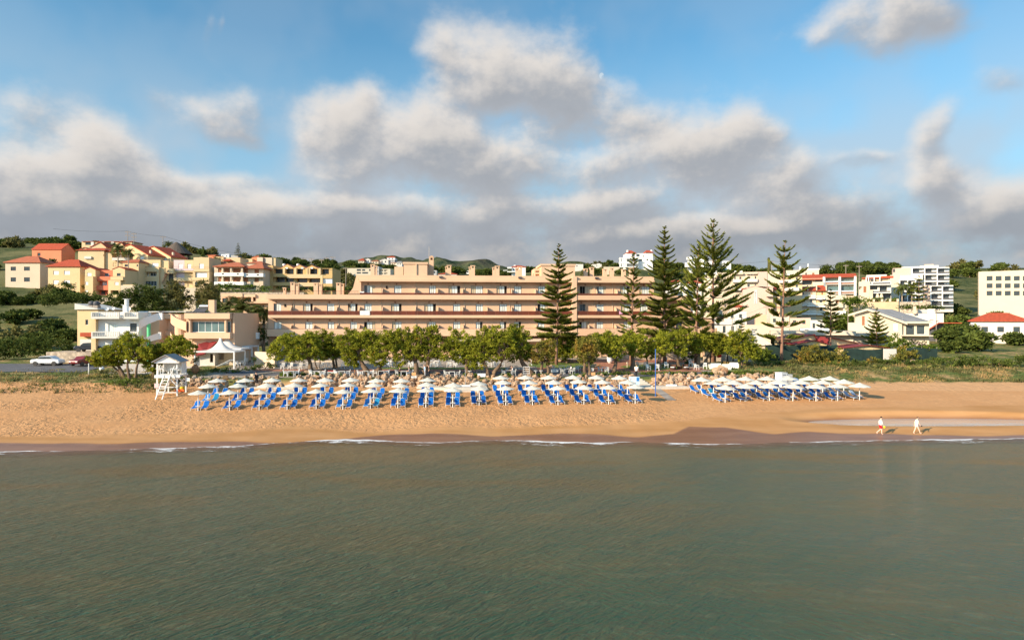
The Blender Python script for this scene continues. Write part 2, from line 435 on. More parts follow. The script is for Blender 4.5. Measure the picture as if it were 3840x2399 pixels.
def zone(x, Y):
 d1 = interp(x, WEX, WEY)+0.15*math.sin(x*0.9)+0.5*(noise.noise(Vector((x*0.12, 3, 0))))
 d2 = interp(x, DMX, DMY)+0.5*noise.noise(Vector((x*0.3, 7, 0)))+0.25*noise.noise(Vector((x*1.3, 5, 0)))
 wetv = 1-sst(d1-0.3, d1+0.25, Y)
 e = ((x-46)/15.5)**2+((Y-69.9-0.02*(x-44))/2.9)**2
 wetv = max(wetv, 1-sst(0.7, 1.0, e))
 dampv = 1-sst(d2-0.5, d2+0.35, Y)
 dampv = max(dampv, 1-sst(1.0, 2.4, e))
 rough = sst(d2-0.3, d2+0.5, Y)*interp(x, [-80,-10,14,22,34,60], [1,1,0.85,0.5,0.18,0.15])
 rough = max(rough, 0.55*math.exp(-((Y-d2)/0.5)**2)*(1-sst(10, 26, x)))
 k = noise.noise(Vector((x*0.16, Y*0.25, 9)))
 rough *= cl(0.8+k*0.9, 0.35, 1.2)
 return (wetv, dampv, rough, 1)
def bz(x, Y):
 z = gz(x, Y)
 zr = zone(x, Y)[2]
 z += 0.05*zr*(noise.noise(Vector((x*2.3, Y*2.3, 0)))+0.7*noise.noise(Vector((x*4.6, Y*4.6, 4))))
 return z
nx = 560
xsf = lambda y: [(-74+148*i/(nx-1)) for i in range(nx)]
ys = [45+1.0*i for i in range(9)]+[54+0.22*i for i in range(int((84.2-54)/0.22)+1)]
beach = grid_mesh('beach', xsf, ys, nx, bz, 'sand', zone); beach['kind'] = 'structure'
T = NT('ground')
at = T.N.new('ShaderNodeAttribute'); at.attribute_name = 'zone'
sp = T.N.new('ShaderNodeSeparateColor'); T.L.new(at.outputs['Color'], sp.inputs[0])
n1 = T.noise(0.35, 6, 0.65); n2 = T.noise(1.7, 5, 0.65); n3 = T.noise(0.05, 5, 0.6)
sandc = T.mix(T.rng(n2, 0.35, 0.75), (0.56, 0.318, 0.158, 1), (0.47, 0.27, 0.13, 1))
dry = T.mix(T.rng(n2, 0.3, 0.7), (0.42, 0.27, 0.12, 1), (0.26, 0.19, 0.085, 1))
grn = T.mix(T.rng(n2, 0.3, 0.7), (0.055, 0.085, 0.02, 1), (0.14, 0.16, 0.045, 1))
veg = T.mix(T.rng(n1, 0.47, 0.62), grn, dry)
far = T.mix(T.rng(n3, 0.40, 0.62), T.mix(T.rng(n1, 0.35, 0.65), (0.030, 0.048, 0.016, 1), (0.085, 0.095, 0.035, 1)), (0.15, 0.14, 0.06, 1))
pav = T.mix(T.rng(n2, 0.3, 0.7), (0.36, 0.31, 0.25, 1), (0.28, 0.235, 0.19, 1))
c = T.mix(sp.outputs[0], veg, sandc); c = T.mix(sp.outputs[1], c, far); c = T.mix(sp.outputs[2], c, pav)
T.L.new(c, T.b.inputs['Base Color']); T.b.inputs['Roughness'].default_value = 0.95; T.b.inputs['Specular IOR Level'].default_value = 0.1
T.L.new(T.bump(n2, 0.8, 0.25, T.bump(T.noise(9, 3), 0.5, 0.06)), T.b.inputs['Normal'])
def gzone(x, Y):
 r = rockY(x)
 e = interp(x, [-60,-47,-42,34,42,60], [-6.0,-5.0,0.6,0.6,1.6,1.2])+0.8*noise.noise(Vector((x*0.4, 1, 0)))
 sandv = 1-sst(r+e-0.4, r+e+0.5, Y)
 pv = sst(r+1.6, r+2.4, Y)*(1-sst(123, 130, Y))*sst(-44, -42, x)*(1-sst(31, 34, x))
 return (sandv, sst(120, 190, Y), pv, 1)
def ggz(x, Y):
 z = gz(x, Y)
 if Y < 84.25: return z-0.02
 if Y > 84: z += 0.12*noise.noise(Vector((x*0.5, Y*0.5, 2)))*sst(84, 88, Y)*(0.2 if -42 < x < 32 and Y > rockY(x) and Y < 120 else 1)
 if Y > 150: z += noise.noise(Vector((x*0.03, Y*0.03, 0)))*2.0*sst(150, 300, Y)
 return z
ys = [83.6+0.5*i for i in range(60)]+[114+2*i for i in range(40)]+[196+4*i for i in range(60)]+[440+20*i for i in range(20)]+[860, 1000, 1300, 1700, 2300, 3200, 4500, 7000]
W_ = lambda y: max(140.0, 1.35*y)
ngx = 420
ground = grid_mesh('ground', lambda y: [W_(y)*(2*i/(ngx-1)-1) for i in range(ngx)], ys, ngx, ggz, 'ground', gzone); ground['kind'] = 'structure'
def drape(name, xs, ys, m, dz=0.02, inside=None):
 mb = MB();
 nx, ny = len(xs), len(ys)
 for y in ys:
  for x in xs: mb.v.append((x, y, gz(x, y)+dz))
 for j in range(ny-1):
  for i in range(nx-1):
   if inside and not inside((xs[i]+xs[i+1])/2, (ys[j]+ys[j+1])/2): continue
   mb.f.append((j*nx+i, j*nx+i+1, (j+1)*nx+i+1, (j+1)*nx+i)); mb.mi.append(0)
 return struct(name, mb, m)
def frange(a, b, s):
 n = max(1, int(round((b-a)/s))); return [a+(b-a)*i/n for i in range(n+1)]
mat('paving', (0.30, 0.26, 0.22), 0.85, 0.15, 1.0, 0.2, 12, col2=(0.22,0.19,0.16))
mat('brick_paving', (0.32, 0.14, 0.085), 0.85, 0.15, 3.0, 0.2, 12)
mat('lawn', (0.10, 0.15, 0.025), 0.95, 0.35, 2.0, 0.6, 14, col2=(0.16,0.18,0.04), c2scale=0.7)
mat('asphalt', (0.10, 0.10, 0.105), 0.9, 0.15, 1.0, 0.2, 20)
mat('concrete', (0.52, 0.46, 0.38), 0.85, 0.1, 1.5, 0.15, 10)
def ridge(name, Y, pts, depth, base=0.0):
 xs = frange(X_(pts[0][0], Y), X_(pts[-1][0], Y), Y*0.006)
 def h(x):
  u = x/Y*F+CX; return Z_(interp(u, [p[0] for p in pts], [p[1] for p in pts]), Y)
 mb = MB(); nx = len(xs); nr = 14
 for j in range(nr+1):
  t = j/nr; y = Y-depth*(1-t)
  for x in xs:
   xx = x*(y/Y); hh = h(x)
   z = base+(hh-base)*(t**0.8)+noise.noise(Vector((xx*0.006, y*0.006, 1)))*hh*0.16*(1-t)*t*4+noise.noise(Vector((xx*0.02, y*0.02, 3)))*hh*0.05
   mb.v.append((xx, y, z))
 for j in range(nr):
  for i in range(nx-1): mb.f.append((j*nx+i, j*nx+i+1, (j+1)*nx+i+1, (j+1)*nx+i)); mb.mi.append(0)
 return struct(name, mb, 'hillside', smooth=True)
T = NT('hillside')
n1 = T.noise(0.02, 6, 0.65); n2 = T.noise(0.006, 4)
c = T.mix(T.rng(n1, 0.38, 0.62), (0.030, 0.050, 0.028, 1), (0.10, 0.105, 0.055, 1))
c = T.mix(T.rng(n2, 0.5, 0.7), c, (0.075, 0.07, 0.05, 1))
T.L.new(c, T.b.inputs['Base Color']); T.b.inputs['Roughness'].default_value = 1; T.b.inputs['Specular IOR Level'].default_value = 0
T.L.new(T.bump(n1, 1.0, 18.0), T.b.inputs['Normal'])
ridge('mountains', 2600, [(1100,1010),(1250,990),(1330,972),(1390,962),(1450,956),(1490,968),(1530,963),(1580,972),(1640,969),(1700,978),(1760,985),(1800,1000)], 700, 40)
ridge('mountains', 2100, [(1520,1010),(1600,978),(1640,961),(1662,966),(1690,978),(1720,983),(1760,976),(1800,970),(1830,976),(1860,990),(1900,1003),(1960,1010),(2010,1001),(2060,1008),(2200,1020)], 600, 40)
ridge('mountains', 1700, [(2020,1012),(2080,990),(2130,979),(2180,983),(2230,993),(2280,1003),(2400,1015)], 500, 40)
# sea
T = NT('sea_water')
sx = T.N.new('ShaderNodeSeparateXYZ'); T.L.new(T.pos, sx.inputs[0]); X, Y = sx.outputs[0], sx.outputs[1]
patch = T.noise(0.09, 4, 0.55, (0.55, 1.4, 1)); fine = T.noise(0.9, 4, 0.6, (0.5, 1.6, 1), 0.2)
shal = T.rng(T.math('ADD', Y, T.math('MULTIPLY', T.math('SUBTRACT', patch, 0.5), 16.0)), 47, 59)
deep = T.rng(T.math('ADD', Y, T.math('MULTIPLY', T.math('SUBTRACT', patch, 0.5), 10.0)), 22, 46)
c = T.mix(deep, (0.026, 0.064, 0.036, 1), (0.060, 0.092, 0.054, 1))
c = T.mix(T.rng(T.math('ADD', X, T.math('MULTIPLY', patch, 20)), 10, 42), c, (0.038, 0.080, 0.060, 1))
c = T.mix(T.math('MULTIPLY', shal, T.rng(X, 12, 30, 1.0, 0.45)), c, T.mix(T.rng(patch, 0.42, 0.62), (0.100, 0.098, 0.055, 1), (0.125, 0.108, 0.052, 1)))
c = T.mix(T.math('MULTIPLY', T.rng(T.noise(0.16, 5, 0.6, (0.35,1.3,1), 0.06), 0.48, 0.62), T.rng(Y, 34, 57, 0.30, 1.0)), c, (0.100, 0.084, 0.034, 1))
c = T.mix(T.math('MULTIPLY', T.rng(fine, 0.5, 0.75), 0.4), c, (0.125, 0.13, 0.075, 1))
T.L.new(c, T.b.inputs['Base Color'])
T.b.inputs['Roughness'].default_value = 0.11; T.b.inputs['IOR'].default_value = 1.33; T.b.inputs['Specular IOR Level'].default_value = 0.5
w1 = T.noise(3.0, 4, 0.62, (0.40, 1.4, 1), rad(-44), 0.7); w2 = T.noise(3.0, 4, 0.62, (0.40, 1.4, 1), rad(40), 0.7)
sel = T.rng(T.math('ADD', X, T.math('MULTIPLY', T.math('SUBTRACT', T.noise(0.05, 2), 0.5), 60)), -4, 22)
wm = T.math('ADD', T.math('MULTIPLY', w1, T.math('SUBTRACT', 1.0, sel)), T.math('MULTIPLY', w2, sel))
w3 = T.noise(4.6, 3, 0.6, (0.5, 1.3, 1), rad(-20), 0.4)
w4 = T.noise(0.30, 2, 0.5, (0.35, 1.5, 1), rad(-38))
hh = T.math('ADD', T.math('MULTIPLY', wm, 0.26), T.math('ADD', T.math('MULTIPLY', w3, 0.07), T.math('MULTIPLY', w4, 0.42)))
T.L.new(T.bump(hh, 1.0, 1.0), T.b.inputs['Normal'])
at = T.N.new('ShaderNodeAttribute'); at.attribute_name = 'zone'
sp = T.N.new('ShaderNodeSeparateColor'); T.L.new(at.outputs['Color'], sp.inputs[0])
tr = T.N.new('ShaderNodeBsdfTransparent'); ms = T.N.new('ShaderNodeMixShader')
al = T.rng(T.math('ADD', sp.outputs[0], T.math('MULTIPLY', T.math('SUBTRACT', fine, 0.5), 0.25)), 0.0, 1.0, 0.30, 1.0)
T.L.new(al, ms.inputs[0]); T.L.new(tr.outputs[0], ms.inputs[1]); T.L.new(T.b.outputs[0], ms.inputs[2])
T.L.new(ms.outputs[0], T.N['Material Output'].inputs['Surface'])
nsx = 300
seaz = lambda x, y: 0.0
def sea_attr(x, y): d = shoreY(x)-y; return (cl(d/3.2), 0, 0, 1)
ys = [-120, -60, -20, 0, 10, 20, 30, 40, 46, 50]+[52+0.4*i for i in range(33)]
sea = grid_mesh('sea', lambda y: [-150+300*i/(nsx-1) for i in range(nsx)], ys, nsx, seaz, 'sea_water', sea_attr); sea['kind'] = 'structure'
sb = struct('seabed', MB().box(-150,150,-120,45.2,-3.4,-3.1), 'sand')
m = NT('pool_water'); m.b.inputs['Base Color'].default_value = (0.38, 0.37, 0.35, 1); m.b.inputs['Roughness'].default_value = 0.10; m.b.inputs['IOR'].default_value = 1.7; m.b.inputs['Specular IOR Level'].default_value = 0.8  # pale grey base colour stands in for the sky mirrored in the pool
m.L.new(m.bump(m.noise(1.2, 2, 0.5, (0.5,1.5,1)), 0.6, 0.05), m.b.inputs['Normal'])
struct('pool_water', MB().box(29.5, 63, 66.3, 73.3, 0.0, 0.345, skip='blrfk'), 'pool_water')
T = NT('foam'); T.b.inputs['Base Color'].default_value = (0.80, 0.80, 0.78, 1); T.b.inputs['Roughness'].default_value = 0.8
at = T.N.new('ShaderNodeAttribute'); at.attribute_name = 'zone'
sp = T.N.new('ShaderNodeSeparateColor'); T.L.new(at.outputs['Color'], sp.inputs[0])
f1 = T.noise(1.3, 6, 0.75, (0.45, 1.8, 1), 0.0, 1.5); f2 = T.noise(0.22, 3, 0.5)
a = T.math('ADD', T.math('MULTIPLY', sp.outputs[0], 0.62), T.math('ADD', T.math('MULTIPLY', T.math('SUBTRACT', f1, 0.5), 1.6), T.math('MULTIPLY', T.math('SUBTRACT', f2, 0.5), 1.0)))
a = T.rng(a, 0.42, 0.60)
tr = T.N.new('ShaderNodeBsdfTransparent'); ms = T.N.new('ShaderNodeMixShader')
T.L.new(T.math('MULTIPLY', a, 0.9), ms.inputs[0]); T.L.new(tr.outputs[0], ms.inputs[1]); T.L.new(T.b.outputs[0], ms.inputs[2])
T.L.new(ms.outputs[0], T.N['Material Output'].inputs['Surface'])
fx = frange(-70, 70, 0.25); nf = len(fx); rows = [-3.0,-2.2,-1.6,-1.2,-0.8,-0.45,-0.2,0.0,0.1]; wts = [0.0,0.5,0.62,0.45,0.62,0.72,1.05,1.25,0.0]
me = bpy.data.meshes.new('sea_foam'); V = []; Fc = []; A = []
for j, r in enumerate(rows):
 for x in fx:
  k = 0.75+0.5*noise.noise(Vector((x*0.13, 0, 0)))
  y = shoreY(x)+r*k-0.02
  V.append((x, y, max(gz(x, y)+0.012, 0.008))); A += [wts[j]*cl(0.8+0.8*noise.noise(Vector((x*0.1, 5, 0)))), 0, 0, 1]
for j in range(len(rows)-1):
 for i in range(nf-1): Fc.append((j*nf+i, j*nf+i+1, (j+1)*nf+i+1, (j+1)*nf+i))
me.from_pydata(V, [], Fc); ca = me.color_attributes.new('zone', 'FLOAT_COLOR', 'POINT'); ca.data.foreach_set('color', A); me.materials.append(M['foam'])
fo = bpy.data.objects.new('sea_foam', me); COL.objects.link(fo); tag(fo, 'thin white line of foam along the edge of the sea', 'foam', kind='stuff')
# vegetation
NR = np.random.RandomState(11)
def leafmat(name, dark, light, accent=None, apos=(0.60, 0.68), scale=1.1, trans=0.35, rnd=0.15):
 T = NT(name); oi = T.N.new('ShaderNodeObjectInfo')
 n1 = T.noise(scale, 3, 0.6); n2 = T.noise(scale*6, 2, 0.6)
 c = T.mix(T.rng(T.math('ADD', T.math('MULTIPLY', n1, 0.6), T.math('MULTIPLY', n2, 0.4)), 0.36, 0.62), dark, light)
 if accent: c = T.mix(T.rng(T.noise(scale*0.55, 4, 0.6), apos[0], apos[1]), c, accent)
 k = T.N.new('ShaderNodeVectorMath'); k.operation = 'SCALE'
 T.L.new(c, k.inputs[0]); T.L.new(T.math('MULTIPLY_ADD', oi.outputs['Random'], 2*rnd, 1-rnd), k.inputs['Scale']); c = k.outputs[0]
 T.L.new(c, T.b.inputs['Base Color']); T.b.inputs['Roughness'].default_value = 0.75; T.b.inputs['Specular IOR Level'].default_value = 0.12
 tr = T.N.new('ShaderNodeBsdfTranslucent'); T.L.new(c, tr.inputs['Color'])
 ms = T.N.new('ShaderNodeMixShader'); ms.inputs[0].default_value = trans
 T.L.new(T.b.outputs[0], ms.inputs[1]); T.L.new(tr.outputs[0], ms.inputs[2]); T.L.new(ms.outputs[0], T.N['Material Output'].inputs['Surface'])
leafmat('tamarisk_leaf', (0.11,0.13,0.012,1), (0.37,0.37,0.035,1), (0.55,0.33,0.03,1), (0.66,0.72))
leafmat('tamarisk_brown', (0.10,0.10,0.02,1), (0.30,0.27,0.05,1), (0.40,0.25,0.05,1), (0.5,0.65))
leafmat('pine_leaf', (0.06,0.082,0.014,1), (0.24,0.255,0.038,1), None, scale=1.6, trans=0.2)
leafmat('dark_leaf', (0.030,0.048,0.010,1), (0.125,0.155,0.030,1), None, scale=0.7, trans=0.25)
leafmat('bright_leaf', (0.05,0.085,0.012,1), (0.17,0.22,0.03,1), None, scale=1.0, trans=0.35)
leafmat('olive_leaf', (0.07,0.07,0.022,1), (0.23,0.21,0.065,1), None, scale=0.8)
leafmat('palm_leaf', (0.04,0.055,0.015,1), (0.14,0.16,0.04,1), None, scale=1.5)
leafmat('flower_bush', (0.05,0.07,0.02,1), (0.10,0.13,0.03,1), (0.42,0.36,0.10,1), (0.50,0.58), scale=2.0)
leafmat('oleander_leaf', (0.04,0.06,0.02,1), (0.10,0.12,0.04,1), (0.45,0.22,0.28,1), (0.52,0.6), scale=2.5)
mat('bark', (0.145,0.095,0.058), 0.95, 0.35, 2.5, 0.8, 7, stretch=(1,1,0.35))
mat('pine_bark', (0.24,0.13,0.085), 0.95, 0.2, 1.5, 0.4, 8)
mat('pale_bark', (0.30,0.24,0.18), 0.95, 0.2, 1.5, 0.4, 8)
def quads_mesh(name, V, m):
 n = len(V)//4
 me = bpy.data.meshes.new(name); me.vertices.add(n*4); me.vertices.foreach_set('co', V.astype(np.float32).ravel())
 me.loops.add(n*4); me.loops.foreach_set('vertex_index', np.arange(n*4, dtype=np.int32))
 me.polygons.add(n); me.polygons.foreach_set('loop_start', np.arange(0, n*4, 4, dtype=np.int32))
 me.update(calc_edges=True); me.materials.append(M[m]); return me
def obj(name, me, parent=None, loc=None):
 o = bpy.data.objects.new(name, me); COL.objects.link(o)
 if parent is not None: o.parent = parent
 if loc is not None: o.location = loc
 return o
def unit(a): return a/np.maximum(np.linalg.norm(a, axis=1, keepdims=True), 1e-9)
def leaf_quads(C, size, dirs=None, asp=0.45, jit=0.5):
 n = len(C)
 d = unit(NR.normal(size=(n, 3))) if dirs is None else unit(dirs+NR.normal(size=(n, 3))*jit)
 s = unit(np.cross(d, NR.normal(size=(n, 3))))
 L = (size*(0.65+0.7*NR.rand(n)))[:, None]
 a = d*L/2; b = s*L*asp/2
 return np.stack([C-a-b, C-a+b, C+a+b*0.5, C+a-b*0.5], 1).reshape(-1, 3)
def crown_pts(lobes, dens, clump_r, per, shell=0.55, flat=0.0):
 """leaf positions in clumps spread through the lobes (cx,cy,cz,rx,ry,rz)"""
 out = []; dr = []
 for (cx, cy, cz, rx, ry, rz) in lobes:
  n = max(4, int(dens*(rx*ry+rx*rz+ry*rz)/3*4))
  u = unit(NR.normal(size=(n, 3))); r = (shell+(1-shell)*NR.rand(n)**0.6)*(0.86+0.26*NR.rand(n))
  c = u*r[:, None]*np.array([rx, ry, rz])+np.array([cx, cy, cz])
  for k in range(n):
   m = int(per*(0.6+0.8*NR.rand())); cr = clump_r*(0.6+0.8*NR.rand())
   q = unit(NR.normal(size=(m, 3)))*(NR.rand(m)**0.45)[:, None]*cr
   q[:, 2] *= 0.75
   out.append(c[k]+q); dr.append(u[k]*0.8+q/cr*0.7+np.array([0, 0, 0.15]))
 return np.concatenate(out), np.concatenate(dr)
def crown_mesh(name, lobes, m, dens=9.0, clump_r=0.34, per=26, size=0.21, shell=0.55, asp=0.5, jit=0.6):
 C, D = crown_pts(lobes, dens, clump_r, per, shell)
 return quads_mesh(name, leaf_quads(C, size, D, asp, jit), m)
def limb_pts(p0, p1, n=5, wob=0.12, sag=0.0):
 p0 = Vector(p0); p1 = Vector(p1); L = (p1-p0).length; out = []
 ph = R.random()*6
 for i in range(n+1):
  t = i/n; q = p0.lerp(p1, t)
  e = math.sin(t*math.pi)
  q += Vector((math.sin(ph+t*4)*wob*L*e, math.cos(ph*1.7+t*5)*wob*L*e, sag*L*e)); out.append(q)
 return out
def tree(name, label, base, stems, lobes, leaf='tamarisk_leaf', bark='bark', group=None, cat='tree', **kw):
 """stems: [(dx,dy,dz,r0)] each from the foot (offset) to a top point; lobes relative to base"""
 t = thing(name, label, cat, base, 0, group)
 mb = MB()
 for st in stems:
  x0, y0, x1, y1, z1, r = st
  pts = limb_pts((x0, y0, -0.3), (x1, y1, z1), 6, 0.07)
  mb.tube(pts, [r*1.5, r*1.15]+[r*(1-0.09*i) for i in range(5)], 9)
  for lb in lobes:
   if abs(lb[0]-x1) < max(1.6, lb[3]*1.6):
    tip = (lb[0], lb[1], lb[2]+lb[5]*0.2)
    mb.tube(limb_pts(pts[-1], tip, 4, 0.12, 0.1), [r*0.55, r*0.42, r*0.3, r*0.18, r*0.08], 6)
 mb.build('trunk', bark, t, smooth=True)
 obj('crown', crown_mesh('crown', lobes, leaf, **kw), t)
 return t
def pxlobes(base, Y, L, sy=0.85, grow=1.0):
 """lobes given in picture measures at the tree's own distance -> metres about its foot"""
 out = []
 for (px, py, rx, ry) in L:
  k = Y/F
  out.append(((px-CX)*k-base[0], R.uniform(-0.5, 0.5), Z_(py, Y)-base[2], rx*k*grow, max(rx, ry)*k*sy*grow, ry*k*grow))
 return out
def tam(pbase, L, stems, label, leaf='tamarisk_leaf', Y=None, **kw):
 b = P(*pbase)
 if Y: b = Vector((X_(pbase[0], Y), Y, gz(X_(pbase[0], Y), Y)))
 k = b.y/F
 st = [((x0-pbase[0])*k, 0.0, (x1-pbase[0])*k, 0.0, (pbase[1]-y1)*k, r*0.8) for (x0, x1, y1, r) in stems]
 return tree('tamarisk_tree', label, b, st, pxlobes(b, b.y, L, 0.85, 1.2)+[(l[0]+R.uniform(-.7,.7)*l[3], l[1], l[2]+l[5]*R.uniform(.75,1.25), l[3]*.45, l[4]*.45, l[5]*.5) for l in pxlobes(b, b.y, L, 0.85, 1.0)], leaf, group='tamarisk trees along the terrace', **kw)
tam((1176,1399), [(1060,1300,38,28),(1100,1330,34,24),(1140,1285,44,26),(1040,1328,28,22),(1085,1275,34,20),(1170,1300,32,28),(1130,1325,40,22),(1185,1330,22,20),(1165,1262,22,16)], [(1176,1156,1345,0.42)], 'gnarled leaning tree leftmost of the terrace row, crown touched with orange')
tam((1192,1382), [(1200,1282,38,30),(1230,1302,30,28),(1175,1265,26,14),(1215,1330,22,18)], [(1190,1180,1340,0.14),(1192,1200,1340,0.12)], 'slim pale forked tree beside the cream garden wall', leaf='tamarisk_leaf')
tam((1256,1380), [(1262,1290,34,32),(1290,1330,26,22),(1245,1320,28,22)], [(1253,1250,1335,0.25),(1260,1262,1332,0.2)], 'short dark trunked tree behind the low flower boxes')
tam((1382,1408), [(1310,1290,46,34),(1350,1310,36,34),(1310,1335,30,26),(1310,1256,18,22),(1345,1275,34,24),(1330,1360,18,14)], [(1386,1352,1348,0.5)], 'thick tree leaning left over the dining tables')
tam((1396,1410), [(1400,1285,40,34),(1440,1300,38,36),(1395,1330,34,26),(1420,1345,30,24),(1470,1290,30,30),(1380,1262,30,18),(1455,1262,22,16)], [(1396,1440,1345,0.5)], 'thick tree leaning right with orange tinted crown over the tables')
tam((1577,1411), [(1510,1280,34,34),(1550,1300,44,44),(1510,1335,34,34),(1600,1275,40,34),(1640,1300,40,36),(1590,1320,44,30),(1500,1250,20,16),(1572,1250,18,16),(1624,1243,18,18),(1670,1320,28,28)], [(1570,1556,1355,0.5),(1584,1605,1350,0.48)], 'broad forked tree with the tallest rounded crown, above two guests by the rocks')
tam((1756,1410), [(1722,1280,36,34),(1720,1320,34,34),(1760,1310,30,34),(1755,1350,24,24),(1770,1360,18,20)], [(1752,1750,1365,0.42)], 'tree with a short stout trunk and drooping crown beside the small round table')
tam((1838,1411), [(1810,1300,40,34),(1780,1320,32,34),(1850,1280,40,38),(1890,1300,38,38),(1810,1250,22,20),(1860,1262,24,20),(1900,1262,26,24),(1795,1365,20,18),(1850,1330,36,22)], [(1836,1815,1360,0.32),(1842,1882,1355,0.36)], 'tree with two slender trunks spread in a wide V')
tam((1996,1405), [(1945,1285,40,40),(1925,1320,36,32),(1965,1310,30,36),(1950,1250,28,22),(1925,1258,24,22),(1985,1330,20,22)], [(1998,1952,1345,0.5)], 'leaning tree beside the white shelf rack')
tam((2046,1406), [(2025,1320,30,28),(2055,1335,30,24),(2010,1345,18,16),(2060,1300,26,24)], [(2035,2033,1355,0.3),(2054,2052,1355,0.28)], 'low tree with two upright trunks and an olive brown crown', leaf='tamarisk_brown')
tam((2120,1362), [(2080,1300,36,34),(2120,1290,44,34),(2160,1305,30,28),(2110,1325,40,20),(2145,1272,28,16),(2075,1335,18,16)], [(2125,2120,1335,0.2)], 'wide green tree behind the round lawn', Y=103)
tam((2206,1406), [(2195,1320,32,34),(2205,1350,26,18),(2185,1300,26,22),(2220,1290,24,22)], [(2200,2192,1358,0.34),(2210,2208,1358,0.3)], 'olive brown crowned tree with a furrowed trunk by the orange sign', leaf='tamarisk_brown')
tam((2300,1399), [(2260,1290,42,30),(2300,1300,36,32),(2240,1310,28,24),(2310,1330,24,22),(2280,1268,34,18)], [(2303,2308,1340,0.38)], 'tree with a straight trunk beside the red brick path')
tam((2370,1385), [(2365,1280,42,26),(2340,1300,34,28),(2385,1305,28,26),(2395,1270,26,18)], [(2368,2372,1325,0.42)], 'tree with a tall pale trunk behind the beach steps')
tam((2430,1370), [(2425,1305,28,22),(2412,1322,20,18),(2440,1325,18,16)], [(2432,2425,1345,0.24)], 'small thin tree between the lawn and the white chairs')
tam((2476,1383), [(2470,1290,32,28),(2490,1270,26,20),(2465,1318,28,20),(2500,1300,20,20)], [(2476,2474,1332,0.4)], 'tree with a gnarled pale trunk left of the wicker armchairs')
tam((2548,1380), [(2560,1262,30,22),(2545,1300,24,22),(2552,1320,18,16),(2530,1268,24,18),(2582,1278,20,14)], [(2552,2542,1332,0.32)], 'narrow tree above the brown wicker armchairs')
tam((2612,1374), [(2620,1290,34,28),(2600,1305,26,22),(2640,1275,28,18)], [(2612,2622,1330,0.38)], 'pale twisted tree left of the pergola')
tam((2640,1372), [(2670,1280,44,26),(2710,1290,34,26),(2690,1305,36,20),(2660,1262,34,14)], [(2640,2668,1318,0.36)], 'leaning tree whose crown reaches over the black pergola')
tam((2780,1380), [(2770,1275,34,24),(2800,1295,40,32),(2790,1325,38,26),(2750,1300,26,24),(2825,1320,26,24),(2760,1258,24,14)], [(2782,2776,1330,0.15)], 'bushy tree on a thin stem right of the pergola')
tam((452,1419), [(395,1340,44,22),(380,1360,30,14),(440,1320,40,28),(480,1300,40,30),(430,1352,30,18),(495,1275,22,20),(400,1318,26,14),(510,1325,30,24)], [(470,436,1350,0.3),(462,420,1370,0.22)], 'left tree in front of the white house, trunk leaning inland')
tam((492,1424), [(525,1300,32,26),(500,1330,34,24),(545,1325,24,20),(485,1282,26,20)], [(486,478,1365,0.25),(500,520,1355,0.22)], 'forked tree beside the sloping drive of the white house')
tam((576,1415), [(600,1320,44,26),(640,1300,44,24),(560,1350,26,20),(580,1370,26,20),(680,1290,36,20),(650,1325,40,18),(710,1310,28,20),(590,1345,34,20)], [(576,584,1365,0.42)], 'spreading tree behind the lifeguard tower')
def araucaria(label, base, H, hw, tiers, low=0.12, lean=0.0, gap=0.0, up=0.35, dens=1.0, bark='pine_bark', prof=1.0, cat='tree', group='Norfolk pines', top=0.0, thick=1.0):
 t = thing('norfolk_pine', label, cat, base, R.random()*6.28 if not lean else 0, group)
 r0 = H*0.0125*thick; mb = MB()
 tr = [Vector((lean*H*(i/8), 0, H*i/8)) for i in range(9)]
 tr[0].z = -0.4
 mb.tube(tr, [r0*(1-0.93*(i/8)**0.9)+0.02 for i in range(9)], 8)
 Q = [];
 for k in range(tiers):
  f = k/(tiers-1.0); h = H*(low+(1-low)*f**0.92)*0.995
  L = hw*(1-f)**prof*(0.85+0.3*R.random())+hw*0.055
  nb = 6 if f < 0.8 else 5
  a0 = R.random()*6.28
  for j in range(nb):
   if R.random() < gap*0.5 and f < 0.9: continue
   a = a0+2*math.pi*j/nb+R.uniform(-0.2, 0.2); Lb = L*R.uniform(0.75, 1.12)
   dx, dy = math.cos(a), math.sin(a); hh = h+R.uniform(-0.012, 0.012)*H
   droop = -0.10*(1-f); rise = up*(0.5+0.9*f)
   c = lambda s: Vector((lean*hh+dx*Lb*s, dy*Lb*s, hh+Lb*(droop*s*1.3+rise*s*s)))
   mb.tube([c(0), c(0.35), c(0.7), c(1.0)], [r0*0.20*(1-f*0.6)+0.012, r0*0.15*(1-f*0.6)+0.01, 0.015, 0.008], 4, caps=False)
   s0 = (0.18 if gap < 0.3 else 0.42)*(1-f)+0.02
   ns = max(5, int(Lb*6.5*dens))
   side = Vector((-dy, dx, 0))
   for q in range(ns):
    s = s0+(1-s0)*(q+R.random()*0.7)/ns
    p = c(min(s, 1.0)); tl = Lb*0.30*(1-0.55*s)*(0.7+0.5*R.random())+0.18
    tl = min(tl, 1.1)
    for sg in (-1, 1, -0.35, 0.35):
     if R.random() < gap*0.35: continue
     dr = (Vector((dx, dy, 0))*0.75+side*sg*0.75+Vector((0, 0, 0.42+0.5*R.random()))).normalized()
     e = p+dr*tl; wv = side.cross(dr).normalized()*(0.055+0.03*R.random()); w2 = dr.cross(wv).normalized()*(0.055+0.03*R.random())
     for ww in (wv, w2):
      Q += [p-ww*0.9, p+ww*0.9, e+ww*0.45, e-ww*0.45]
 mb.build('trunk', bark, t, smooth=True)
 obj('crown', quads_mesh('crown', np.array([tuple(v) for v in Q]), 'pine_leaf'), t)
 return t
